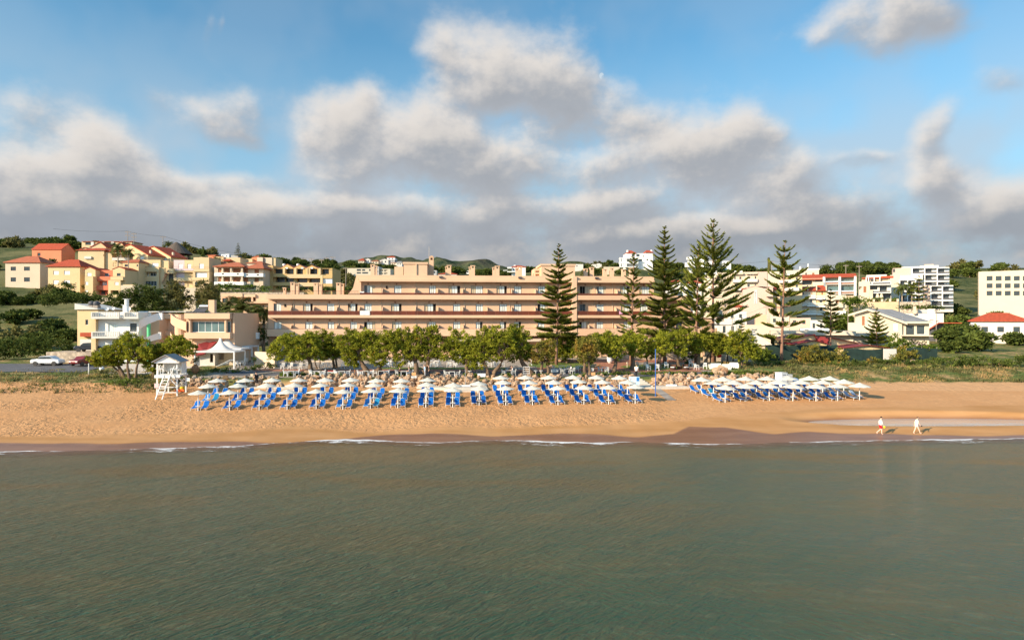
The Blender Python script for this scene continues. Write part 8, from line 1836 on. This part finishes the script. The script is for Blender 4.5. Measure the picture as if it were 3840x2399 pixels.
mb = MB(); mb.box(-20*k, 20*k, -0.04, 0.0, Z_(1442, Yb)-zb0, Z_(1412, Yb)-zb0); bd = mb.build('board', 'light_blue', t); h0, h1 = Z_(1442, Yb)-zb0, Z_(1412, Yb)-zb0
for (a, c, e, f, m_) in [(0.04,0.36,0.55,0.9,'pure_white'),(0.38,0.66,0.3,0.9,'pure_white'),(0.72,0.97,0.45,0.92,'blue_print'),(0.32,0.5,0.06,0.27,'navy_print'),(0.08,0.3,0.72,0.8,'blue_print'),(0.1,0.24,0.6,0.64,'black_print'),(0.42,0.62,0.75,0.79,'black_print')]:
 mb = MB(); d_ = 0.044 if m_ in ('pure_white', 'navy_print') else 0.048; mb.box(lerp(-20*k, 20*k, a), lerp(-20*k, 20*k, c), -d_, -0.041 if d_ < 0.046 else -0.0445, lerp(h0, h1, e), lerp(h0, h1, f)); mb.build('print', m_, bd)
for x in (-0.6, 0.6): mb = MB(); mb.box(x-0.04, x+0.04, 0.001, 0.07, -0.4, h1); mb.build('post', 'pure_white', t)
def pole(name, lab, px, yb, yt, rr, m, cat='pole', arms=()):
 b0 = P(px, yb); t = thing(name, lab, cat, b0); mb = MB(); H = Z_(yt, b0.y)-b0.z; mb.tube([(0,0,-0.4),(0,0,H)], [rr, rr*0.8], 8); mb.build('shaft', m, t)
 for nm, fn, mm in arms: m2 = MB(); fn(m2, H); m2.build(nm, mm, t)
 return t
mat('blue_paint', (0.03,0.12,0.42), 0.5, 0.1)
pole('volleyball_pole', 'tall thin blue pole standing on the sand left of the shower slab', 2458, 1486, 1308, 0.055, 'blue_paint')
sh = lambda mb, H: (mb.tube([(0,0,H-0.05),(0,-0.35,H+0.05),(0,-0.5,H-0.05)], 0.025, 6), mb.lathe([(0.0,0.0),(0.09,-0.06)], 10, (0,-0.5,H-0.04)))
pole('beach_shower', 'slim metal shower pole on the long concrete deck', 1745, 1450, 1385, 0.03, 'metal', 'shower', [('shower_head', sh, 'metal')]); pole('beach_shower', 'slim metal shower pole on the square shower slab', 2508, 1441, 1395, 0.035, 'metal', 'shower', [('shower_head', sh, 'metal')])
pole('beach_shower', 'slim metal pole on the left landing', 1100, 1440, 1395, 0.03, 'metal', 'shower', [('shower_head', sh, 'metal')])
gl = lambda mb, H: mb.lathe([(0.0,0.3),(0.13,0.24),(0.16,0.12),(0.1,0.0),(0.0,-0.02)], 12, (0,0,H))
pole('garden_lamp', 'short white garden lamp at the left edge of the round lawn', 1994, 1370, 1352, 0.08, 'pure_white', 'lamp', [('lamp_head', gl, 'pure_white')]); pole('garden_lamp', 'short pale garden post on the right lawn', 2352, 1378, 1364, 0.08, 'cream', 'lamp', [('lamp_head', gl, 'cream')])
pole('road_post', 'white post beside the road at the left edge', 333, 1402, 1362, 0.09, 'pure_white', 'post'); mb = MB(); mb.lathe([(0.0,0.7),(0.3,0.55),(0.36,0.35),(0.25,0.1),(0.1,0.0)], 14); tag(mb.build('globe_lamp', 'pure_white', loc=P(382, 1392)), 'white globe lamp at the end of the low drive wall', 'lamp')
mb = MB(); mb.lathe([(0.18,0.0),(0.45,0.35),(0.55,0.75),(0.4,1.1),(0.2,1.25),(0.26,1.35)], 16); tag(mb.build('clay_urn', 'terracotta_pot', loc=P(732, 1402)), 'big round clay urn with a plant left of the tent', 'urn')
bush('potted_plant', 'green plant growing out of the clay urn', P(732,1402)+Vector((0,0,1.2)), [(0,0,0.6,0.4,0.4,0.35),(0.2,0,0.9,0.35,0.3,0.3)], 'dark_leaf', cat='plant', size=0.18, stem=False)
mb = MB(); mb.lathe([(0.2,0.0),(0.42,0.3),(0.5,0.9),(0.3,1.5),(0.2,1.6),(0.3,1.75)], 16); tag(mb.build('white_jar', 'pure_white', loc=P(2287, 1362)), 'tall white oil jar behind the tree by the brick path', 'jar')
mb = MB(); mb.lathe([(0.15,0.0),(0.3,0.3),(0.36,0.7),(0.2,1.05),(0.26,1.2)], 14); tag(mb.build('white_jar', 'white_wall', loc=P(2494, 1360)), 'smaller white jar beside the stone planter wall', 'jar')
t = thing('bin', 'yellow wheeled waste bin behind the second parasol column', 'bin', P(870, 1452), 0.1)
mat('yellow_plastic', (0.66,0.48,0.10), 0.5, 0.05); mb = MB(); mb.tbox(0, 0, 0.05, 0.85, 0.27, 0.27, 0.33, 0.33); mb.build('body', 'yellow_plastic', t); mb = MB(); mb.tbox(0, 0, 0.852, 1.0, 0.36, 0.36, 0.3, 0.3); mb.build('lid', 'yellow_plastic', t); mb = MB(); mb.box(-0.2, 0.2, -0.345, -0.34, 0.70, 0.84); mb.build('slot', 'black_print', t)
mat('crate_green', (0.25,0.5,0.45), 0.6, 0.1); mb = MB(); mb.tbox(0, 0, 0, 0.5, 0.26, 0.22, 0.3, 0.25); tag(mb.build('crate', 'light_blue', loc=P(888, 1452)), 'small light blue and green box next to the yellow bin', 'box')
pk_ = P(2942, 1449); t = thing('beach_kiosk', 'white wooden beach kiosk box with a higher left part among the right parasols', 'kiosk', pk_, 0.35)
mb = MB(); mb.box(-0.95, 0.0, -0.5, 0.7, -0.2, 1.85); mb.build('cabin', 'pure_white', t); mb = MB(); mb.box(0.003, 0.95, -0.45, 0.7, -0.2, 1.62); mb.build('counter_box', 'white_wall', t); mb = MB(); mb.box(-1.0, 0.02, -0.55, 0.75, 1.853, 1.90); mb.build('lid', 'pure_white', t); mb = MB(); mb.box(-0.8, -0.2, -0.515, -0.502, 1.55, 1.62); mb.build('slot', 'black_print', t)
mb = MB(); mb.lathe([(0.0,0.55),(0.5,0.4),(0.75,0.1),(0.6,0.0)], 10); tag(mb.build('covered_boat', 'pale_sling', loc=P(2978, 1430)), 'pale blue covered bundle on the rocks right of the kiosk', 'bundle')
t = thing('shelf_rack', 'white open shelf rack beside the leaning tree', 'rack', P(1974, 1412))
mb = MB(); [mb.box(-0.42, 0.38, -0.2, 0.2, z, z+0.05) for z in (0.1, 0.4, 0.7, 1.0, 1.3)]; mb.build('shelves', 'chair_white', t); mb = MB(); [mb.box(x, x+0.05, -0.21, 0.21, 0, 1.36) for x in (-0.47, 0.382)]; mb.box(0.44, 0.46, -0.2, 0.2, 0, 1.36); mb.build('sides', 'chair_grey', t)
for lab, px, py in [('white low cabinet on the terrace edge behind the slatted chairs',1806,1414),('white planter box in front of the round lawn',2080,1397),('white planter box right of the olive brown crowned tree',2218,1393)]:
 mb = MB(); mb.tbox(0, 0, 0.05, 0.5, 0.52 if px < 2200 else 0.3, 0.22, 0.56 if px < 2200 else 0.32, 0.24); tag(mb.build('planter_box', 'chair_white', loc=P(px, py)), lab, 'planter')
mat('red_flower', (0.35,0.04,0.03), 0.9, 0.4, 12)
for i, px in enumerate([1208, 1244]):
 t = thing('flower_box', ['left', 'right'][i]+' stone flower box with dark red flowers at the terrace edge', 'flower box', P(px, 1404)); mb = MB(); mb.tbox(0, 0, 0, 0.42, 0.5, 0.22, 0.55, 0.25); mb.build('box', 'chair_grey', t); mb = MB(); [mb.box(x, x+0.12, -0.18, 0.18, 0.425, 0.5+R.random()*0.08) for x in frange(-0.48, 0.36, 0.14)]; mb.build('flowers', 'red_flower', t)
for lab, px, py, m_ in [('orange brown wooden post beside the table at the rock edge',1335,1412,'terracotta_pot')]:
 t = thing('wooden_stand', lab, 'stand', P(px, py)); [(lambda mb: (mb.box(x-0.05, x+0.05, -0.05, 0.05, 0, 0.95), mb.build('post', m_, t)))(MB()) for x in (-0.16, 0.16)]
for lab, px, py, rz in [('white plastic chair left of the tent dining table',892,1378,60),('white plastic chair near the right tent post',908,1372,-60),('white plastic chair behind the tent dining table',920,1366,0)]:
 furn('cw', px, py, rz, lab, 'plastic chairs under the tent')
furn('tw', 905, 1370, 0, 'dining table under the tent', TG)
t = thing('stacked_beds', 'heap of folded white sunbeds leaning under the tent', 'stacked sunbeds', P(845, 1382), 0.0)
for i in range(6): mb = MB(); mb.bar((-1.2+i*0.12, 0.1*i, 0.35), (0.9+i*0.1, 0.1*i, 1.35-i*0.03), 0.55, 0.05) if i < 3 else mb.bar((-2.0+i*0.2, -0.2+0.1*i, 0.3), (0.5, -0.2+0.1*i, 0.9), 0.5, 0.05); mb.build('sunbed', 'chair_white', t)
# cars
def car(lab, x, Y, rz, m):
 t = thing('parked_car', lab, 'car', (x, Y, gz(x, Y)+0.08), rad(rz)); nb = [(-2.1,0.35),(-2.15,0.75),(-1.9,0.95),(-1.2,1.0),(-0.7,1.42),(0.7,1.45),(1.35,1.0),(2.0,0.88),(2.12,0.6),(2.1,0.3)]
 mb = MB(); mb.prism([(a, z) for a, z in nb[::-1]], -0.85, 0.85); o = mb.build('body', m, t); bv = o.modifiers.new('b', 'BEVEL'); bv.width = 0.12; bv.segments = 3
 for s in (-1, 1):
  mb = MB(); mb.prism([(-1.1,1.03),(1.2,1.03),(0.66,1.38),(-0.66,1.36)][::-1], s*0.86-0.01, s*0.86+0.01); mb.build('window', 'glass', t)
  for xx in (-1.35, 1.35): mb = MB(); mb.tube([(xx, s*0.72, 0.32), (xx, s*0.92, 0.32)], 0.33, 16); mb.build('wheel', 'rail_dark', t)
 mb = MB(); mb.box(-2.17, -2.14, -0.7, -0.4, 0.6, 0.75); mb.build('headlight', 'pure_white', t); mb = MB(); mb.box(-2.17, -2.14, 0.4, 0.7, 0.6, 0.75); mb.build('headlight', 'pure_white', t); return t
mat('car_dark', (0.02,0.025,0.03), 0.25, 0.1, 1, spec=0.6); mat('car_red', (0.16,0.02,0.02), 0.3, 0.1, 1, spec=0.6); mat('car_white', (0.7,0.7,0.68), 0.3, 0.05, 1, spec=0.6)
car('dark car parked high beside the white house at the left edge', X_(338,104), 104, 8, 'car_dark').location.z = Z_(1318, 104)
mb = MB(); mb.box(X_(200,104), X_(366,104), 102.4, 107.5, gz(-66,104)-0.5, Z_(1318,104)); tag(mb.build('parking_terrace', 'stone_wall'), 'raised stone terrace carrying the dark car at the left edge', 'terrace')
car('dark red car in the shade below the left terrace', X_(318,99), 99, 80, 'car_red'); car('silver car on the road beyond the left trees', X_(180,99), 99, 5, 'car_white')
# people
for k_, c_ in {'skin':(0.62,0.36,0.25),'skin_pale':(0.75,0.50,0.38),'hair_dark':(0.02,0.014,0.01),'hair_brown':(0.13,0.075,0.04),'cloth_white':(0.80,0.80,0.78),'cloth_offwhite':(0.62,0.62,0.58),'cloth_red':(0.75,0.01,0.02),'cloth_black':(0.015,0.015,0.018),'cloth_blue':(0.25,0.42,0.60),'cloth_brown':(0.10,0.07,0.05),'cloth_grey':(0.35,0.35,0.36),'yellow_bag':(0.85,0.62,0.02)}.items(): mat(k_, c_, 0.8, 0.06, 6)
def skin_obj(name, chains, m, par, sub=2):
 """chains: list of [(point, radius), ...]; points shared by position become one vertex; first point is the root"""
 V = []; E = []; Rr = []; idx = {}
 for ch in chains:
  prev = None
  for p, rr in ch:
   key = tuple(round(c, 4) for c in p)
   if key not in idx: idx[key] = len(V); V.append(key); Rr.append(rr)
   if prev is not None and prev != idx[key]: E.append((prev, idx[key]))
   prev = idx[key]
 me = bpy.data.meshes.new(name); me.from_pydata(V, E, []); me.materials.append(M[m]); o = bpy.data.objects.new(name, me); COL.objects.link(o); o.parent = par
 sk = o.modifiers.new('skin', 'SKIN'); sk.use_smooth_shade = True
 for i, d in enumerate(me.skin_vertices[0].data):
  rr = Rr[i]; d.radius = rr if isinstance(rr, tuple) else (rr, rr)
  d.use_root = (i == 0)
 ss = o.modifiers.new('sub', 'SUBSURF'); ss.levels = sub; ss.render_levels = sub
 return o
def ball(mb, c, rx, ry, rz, n=12, m=8, z0=-1.0):
 base = len(mb.v)
 for j in range(m+1):
  a = lerp(math.asin(z0) if z0 > -1 else -math.pi/2, math.pi/2, j/m)
  for i in range(n): t_ = 2*math.pi*i/n; mb.v.append((c[0]+rx*math.cos(a)*math.cos(t_), c[1]+ry*math.cos(a)*math.sin(t_), c[2]+rz*math.sin(a)))
 for j in range(m):
  for i in range(n): mb.f.append((base+j*n+i, base+j*n+(i+1) % n, base+(j+1)*n+(i+1) % n, base+(j+1)*n+i)); mb.mi.append(0)
def person(label, loc, rz, pose, cl, H=1.72, skin='skin', hair='hair_dark', fingers=False):
 """faces +x. pose: joint positions for legs/arms in metres (x forward, y to the left, z up)"""
 t = thing('person', label, 'person', loc, rad(rz)); s = H/1.72; sit = pose.get('sit', False); hz_ = pose.get('hip', 0.93)
 S = lambda p: Vector((p[0]*s, p[1]*s, p[2]*s)); ln = pose.get('lean', 0.03)
 hip = (0, 0, hz_); ch = (ln, 0, hz_+0.35); nk = (ln*1.5, 0, hz_+0.53); hd = (ln*2.2+pose.get('look', 0.02), 0, hz_+0.66)
 C = [[(S(hip), (0.14*s, 0.11*s)), (S((ln*.5, 0, hz_+0.17)), (0.125*s, 0.095*s)), (S(ch), (0.155*s, 0.11*s)), (S(nk), 0.055*s), (S(hd), 0.06*s)]]
 for sd, k in ((1, 'L'), (-1, 'R')):
  kn, an, toe = pose['leg'+k]; C.append([(S(hip), 0.14*s), (S((0, sd*0.09, hz_-0.06)), 0.088*s), (S(kn), 0.055*s), (S(an), 0.038*s), (S(toe), (0.042*s, 0.025*s))])
  el_, wr = pose['arm'+k]; sh_ = (ln*1.3, sd*0.19, hz_+0.46); hnd = Vector(wr)+(Vector(wr)-Vector(el_)).normalized()*0.09
  C.append([(S(ch), 0.15*s), (S(sh_), 0.052*s), (S(el_), 0.038*s), (S(wr), 0.026*s), (S(hnd), (0.036*s, 0.018*s))])
  pose['hand'+k] = (hnd, (Vector(wr)-Vector(el_)).normalized(), sd)
 body = skin_obj('body', C, skin, t)
 mb = MB(); hc = S((hd[0]+0.01, 0, hd[2]+0.06)); ball(mb, hc, 0.098*s, 0.078*s, 0.118*s, 14, 10); ball(mb, hc+Vector((0.1, 0, -0.012))*s, 0.022*s, 0.013*s, 0.022*s, 6, 4)
 for sd in (-1, 1): ball(mb, hc+Vector((0, sd*0.078, -0.01))*s, 0.02*s, 0.012*s, 0.03*s, 6, 4)
 h = mb.build('head', skin, t, smooth=True)
 mb = MB()
 for sd in (-1, 1): ball(mb, hc+Vector((0.088, sd*0.03, 0.02))*s, 0.014*s, 0.012*s, 0.008*s, 6, 4)
 mb.build('eyes', 'hair_dark', h)
 mb = MB(); ball(mb, hc+Vector((0.094, 0, -0.05))*s, 0.01*s, 0.026*s, 0.007*s, 6, 4); mb.build('mouth', 'cloth_red', h)
 mb = MB(); ball(mb, hc+Vector((-0.018, 0, 0.022))*s, 0.1*s, 0.088*s, 0.112*s, 14, 8, z0=-0.35 if hair == 'hair_dark' else -0.6); mb.build('hair', hair, t, smooth=True)
 if fingers:
  for k in 'LR':
   hp, dr, sd = pose['hand'+k]; sdv = Vector((0, 1, 0)).cross(dr).normalized() if abs(dr.y) < 0.9 else Vector((1,0,0));
   for i in range(4): o_ = hp+sdv*(i-1.5)*0.019; l_ = (0.065, 0.075, 0.07, 0.055)[i]; skin_obj('finger', [[(S(o_), 0.009*s), (S(o_+dr*l_*0.55), 0.0085*s), (S(o_+dr*l_+Vector((0, -sd*0.02, 0))), 0.007*s)]], skin, body, 1)
   o_ = hp-dr*0.03+sdv*0.036; skin_obj('thumb', [[(S(o_), 0.011*s), (S(o_+sdv*0.02+dr*0.03), 0.010*s), (S(o_+sdv*0.02+dr*0.055), 0.008*s)]], skin, body, 1)
 if 'shirt' in cl:
  m_, ln_, sl_, wd = cl['shirt']; z_b = hz_-ln_
  Cs = [[(S(ch), (0.178*s*wd, 0.135*s*wd)), (S((ln*.5, 0, hz_+0.17)), (0.155*s*wd, 0.125*s*wd)), (S((0.0, 0, hz_)), (0.165*s*wd, 0.135*s*wd)), (S((-0.01, 0, z_b)), (0.18*s*wd, 0.15*s*wd))], [(S(ch), 0.17*s), (S((ln*1.4, 0, hz_+0.50)), (0.09*s, 0.07*s))]]
  for sd, k in ((1, 'L'), (-1, 'R')):
   el_, wr = pose['arm'+k]; sh_ = Vector((ln*1.3, sd*0.19, hz_+0.455)); e = sh_.lerp(Vector(el_), min(1, sl_)); c_ = [(S(ch), 0.17*s), (S(sh_), 0.072*s), (S(e), 0.056*s*wd)]
   if sl_ > 1: c_.append((S(Vector(el_).lerp(Vector(wr), sl_-1)), 0.042*s*wd))
   Cs.append(c_)
  skin_obj('shirt', Cs, m_, t)
 if 'legs' in cl:
  m_, f, wd = cl['legs']; Cs = [[(S(hip), (0.155*s, 0.125*s)), (S((0, 0, hz_+0.08)), (0.14*s, 0.11*s))]]
  for sd, k in ((1, 'L'), (-1, 'R')):
   kn, an, toe = pose['leg'+k]; top = Vector((0, sd*0.09, hz_-0.06)); c_ = [(S(hip), 0.15*s), (S(top), 0.105*s*wd), (S(top.lerp(Vector(kn), min(1, f))), 0.085*s*wd if f <= 1 else 0.07*s)]
   if f > 1: c_.append((S(Vector(kn).lerp(Vector(an), f-1)), 0.06*s))
   Cs.append(c_)
  skin_obj('trousers' if f > 1 else 'shorts', Cs, m_, t)
 return t
walk1 = {'legL':((0.10,0.09,0.50),(-0.30,0.08,0.17),(-0.24,0.08,0.03)),'legR':((0.10,-0.09,0.50),(0.10,-0.09,0.07),(0.24,-0.09,0.03)),'armL':((-0.02,0.24,1.13),(0.12,0.22,0.92)),'armR':((0.06,-0.25,1.13),(0.20,-0.22,0.92)),'look':0.03}
walk2 = {'legL':((-0.08,0.09,0.50),(-0.26,0.08,0.09),(-0.12,0.08,0.03)),'legR':((0.18,-0.09,0.50),(0.32,-0.09,0.08),(0.46,-0.09,0.05)),'armL':((-0.08,0.24,1.13),(-0.10,0.23,0.88)),'armR':((0.10,-0.25,1.13),(0.26,-0.22,0.93)),'look':0.02}
stand = {'legL':((0.02,0.10,0.50),(0.0,0.11,0.08),(0.14,0.12,0.03)),'legR':((0.0,-0.10,0.50),(-0.02,-0.11,0.08),(0.12,-0.13,0.03)),'armL':((-0.02,0.25,1.13),(0.10,0.22,0.92)),'armR':((-0.02,-0.25,1.13),(0.08,-0.22,0.90))}
def P3(px, py): return P(px, py)
pw = P(3301, 1628); w1_ = person('barefoot walker in an off white hooded jacket and red shorts at the waterline', pw, -4, dict(walk1), {'shirt':('cloth_offwhite',0.02,1.8,1.22),'legs':('cloth_red',0.92,1.0)}, 1.70, 'skin_pale', 'hair_dark', True)
mb = MB(); ball(mb, (0.30,-0.22,0.74), 0.10, 0.05, 0.13, 10, 6); o_ = mb.build('yellow_pouch', 'yellow_bag', smooth=True); o_.location = w1_.location; o_.rotation_euler = w1_.rotation_euler; tag(o_, 'yellow pouch in the hand of the walker in red shorts', 'bag')
pw = P(3437, 1628); w2_ = person('barefoot walker in a short white dress, rightmost on the shore', pw, -6, dict(walk2), {'shirt':('cloth_white',0.24,0.45,1.05)}, 1.66, 'skin_pale', 'hair_brown', True)
mb = MB(); mb.box(0.28,0.42,-0.26,-0.20,0.78,0.86); mb.box(0.31,0.45,-0.19,-0.14,0.76,0.84); o_ = mb.build('sandals', 'cloth_black'); o_.location = w2_.location; o_.rotation_euler = w2_.rotation_euler; tag(o_, 'dark sandals carried by the walker in the white dress', 'sandals')
person('man dressed in black standing on the ramp landing at left', Vector((X_(962,85.2), 85.2, 2.75)), 150, dict(stand), {'shirt':('cloth_black',0.1,1.9,1.05),'legs':('cloth_black',1.9,1.0)}, 1.82, 'skin', 'hair_dark')
pb = P(2386, 1416); person('man in white t shirt and dark trousers walking up by the information board', pb, 60, {**stand, 'legL':((0.12,0.09,0.50),(0.10,0.1,0.09),(0.24,0.1,0.04)),'legR':((-0.02,-0.1,0.50),(-0.2,-0.1,0.12),(-0.08,-0.1,0.04))}, {'shirt':('cloth_white',0.05,0.5,1.05),'legs':('cloth_black',1.9,1.0)}, 1.80)
person('standing man in a light blue shirt pointing left with one arm', P(1594, 1417), 200, {**stand, 'armR':((0.22,-0.30,1.30),(0.45,-0.34,1.42))}, {'shirt':('cloth_blue',0.04,0.6,1.08),'legs':('cloth_grey',1.9,1.0)}, 1.75, 'skin_pale', 'hair_brown')
person('standing man in dark brown shirt right of the man in light blue', P(1609, 1417), 190, dict(stand), {'shirt':('cloth_brown',0.04,1.0,1.05),'legs':('cloth_black',1.9,1.0)}, 1.76)
sitp = {'sit':True,'hip':0.50,'legL':((0.42,0.12,0.50),(0.42,0.12,0.08),(0.55,0.12,0.03)),'legR':((0.42,-0.12,0.50),(0.40,-0.12,0.08),(0.54,-0.12,0.03)),'armL':((0.10,0.24,0.72),(0.34,0.15,0.76)),'armR':((0.10,-0.24,0.72),(0.34,-0.15,0.76)),'lean':0.04}
for lab, px, py, rz, sc_, lc in [('seated guest in black at the table near the orange notice',1497,1412,0,'cloth_black','cloth_black'),('seated guest in grey and white at the table near the orange notice',1536,1412,180,'cloth_grey','cloth_white'),('seated man in dark red shirt at the table of the pair',1912,1407,-60,'cloth_brown','cloth_black'),('seated person in white at the table of the pair',1923,1409,180,'cloth_white','cloth_black'),('seated guest in white shirt at the long table by the round lawn',2143,1402,190,'cloth_white','cloth_grey'),('seated guest in blue grey top left of the thick forked tree',1458,1380,20,'cloth_blue','cloth_grey')]:
 person(lab, P(px, py)+Vector((0,0,0.03)), rz, dict(sitp), {'shirt':(sc_,0.0,0.7,1.05),'legs':(lc,1.9,1.0)}, 1.70)
for lab, px, py, rz in [('first waiter in dark clothes under the central trees',1676,1368,0),('second waiter with white shirt and black trousers under the central trees',1707,1366,150),('third waiter behind the dining tables under the central trees',1728,1369,200)]:
 person(lab, P(px, py), rz, dict(stand), {'shirt':('cloth_black' if 'first' in lab else 'cloth_white',0.02,1.6,1.05),'legs':('cloth_black',1.9,1.0)}, 1.75)
# utility poles and wires
UP = {}
def upole(lab, px, yt, yb, Y, arms=1):
 x = X_(px, Y); z0 = Z_(yb, Y); t = thing('utility_pole', lab, 'utility pole', (x, Y, z0), R.uniform(-0.2, 0.2), 'utility poles'); H = Z_(yt, Y)-z0; s = Y/250
 mb = MB(); mb.tube([(0,0,-6),(0,0,H)], [0.16*s, 0.10*s], 6); mb.build('shaft', 'wood_pole', t)
 for i in range(arms): mb = MB(); z = H-0.6*s-i*1.3*s; mb.box(-1.0*s, 1.0*s, -0.07, 0.07, z, z+0.14*s); [mb.box(xx-0.07*s, xx+0.07*s, -0.07, 0.07, z+0.142*s, z+0.4*s) for xx in (-0.9*s, -0.45*s, 0.45*s, 0.9*s)]; mb.build('cross_arm', 'wood_pole', t)
 UP[px] = Vector((x, Y, z0+H)); return t
for q in [('double armed pole, leftmost on the left hill skyline',479,866,912,285,2),('three armed pole right next to the leftmost one',502,873,918,280,3),('single pole left of the thatched pavilion',611,885,934,278,1),('first small pole on the skyline behind the ochre apartments',1138,967,995,400,1),('second small pole on the skyline behind the ochre apartments',1167,968,995,400,1),('third small pole on the skyline behind the ochre apartments',1206,971,993,400,1),('fourth small pole on the skyline behind the ochre apartments',1224,964,992,420,1),('fifth small pole on the skyline behind the ochre apartments',1248,961,990,420,1),('pole beside the cream low block left of the hotel roof',1297,1002,1068,260,1),('pole on the green skyline left of the open pine',2894,978,1010,300,1),('thin pole on the skyline above the red roofed hotel',3172,992,1028,310,1),('pale concrete pole with a crossbar above the red roofed hotel',3222,995,1030,308,1),('dark pole in front of the pink gable',2873,1148,1262,150,1),('dark pole left of the gabled cream house',3180,1145,1245,136,0),('rusty pole behind the gabled cream house',3511,1160,1215,150,1),('slim pole left of the bushy garden tree',2746,1190,1250,140,1)]: upole(*q)
def wire(lab, pts, rr=0.03):
 mb = MB()
 for a, c in zip(pts[:-1], pts[1:]):
  sag = (c-a).length*0.02; mb.tube([a.lerp(c, i/8)-Vector((0,0,sag*4*(i/8)*(1-i/8))) for i in range(9)], rr, 3, caps=False)
 tag(mb.build('power_line', 'rail_dark'), lab, 'power line')
wire('thin power line running down the left skyline', [Vector((X_(200,285),285,Z_(858,285))), UP[479], UP[502], UP[611], Vector((X_(960,340),340,Z_(958,340))), UP[1138], UP[1167], UP[1206], UP[1224], UP[1248]], 0.045)
wire('thin power line above the right skyline', [Vector((X_(2560,300),300,Z_(990,300))), UP[2894], UP[3172], UP[3222], Vector((X_(3420,300),300,Z_(1015,300)))], 0.045)
wire('power line in front of the pink gable', [UP[2746], UP[2873], UP[3180]], 0.02)
t = thing('dead_tree', 'tall leafless ivy clad trunk on the skyline left of the open pine', 'tree', (X_(2883,305), 305, Z_(1010,305))); mb = MB(); mb.tube([(0,0,-4),(0.2,0,2.5),(-0.1,0,5.6)], [0.9,0.75,0.5], 7); mb.build('trunk', 'olive_leaf', t);
t = thing('cypress_tree', 'slim dark cypress beside the white skyline houses on the left', 'tree', (X_(761,320), 320, Z_(965,320))); obj('crown', crown_mesh('crown', [(0,0,1.5,0.7,0.7,2.4),(0,0,3.6,0.5,0.5,1.9)], 'dark_leaf', dens=6, clump_r=0.4, per=12, size=0.5), t)
for lab, px, py, Y in [('left black rooftop water tank behind the white house',344,1138,125),('right black rooftop water tank behind the white house',362,1138,125)]:
 t = thing('water_tank', lab, 'water tank', (X_(px,Y), Y, Z_(py,Y)), 0, 'black water tanks'); mb = MB(); mb.lathe([(0.55,-0.35),(0.62,0.0),(0.5,0.35),(0.2,0.5),(0.0,0.52)], 14); mb.build('tank', 'dark_grey', t); mb = MB(); mb.box(-0.5,0.5,-0.5,0.5,-3.0,-0.36); mb.build('stand', 'wood_pole', t)
b = Bld('town_house', 'yellow house with a sloping light roof at the left edge behind the white house', 124, 300, 1290); b.body((290,368,1160,1290), 8, 'pale_yellow', 0, [((320,331,1198,1218),0.2,False)]); b.win((320,331,1198,1218),'white',0.12); b.new('roof','white_wall').prism([(b.lx(285), b.lz(1138)), (b.lx(371), b.lz(1158)), (b.lx(371), b.lz(1160.3)), (b.lx(285), b.lz(1160.3))], -0.4, 8.3); b.box((300,366,1247,1262), -1.0, -0.01, 'red_tiles', 'awning', new=True); b.done()
bush_px('garden_tree', 'trees beyond the left road', 200, 108, [(60,1300,60,40),(140,1290,60,44),(220,1300,50,40),(280,1330,30,24),(-20,1310,60,44)], 'dark_leaf', cat='tree', sz=0.3)
bush_px('hedge', 'dry grass tufts on the bank beside the left trees', 480, 87.0, [(340+i*24,1412,18,4) for i in range(11)], 'flower_bush', cat='grass', stem=False)
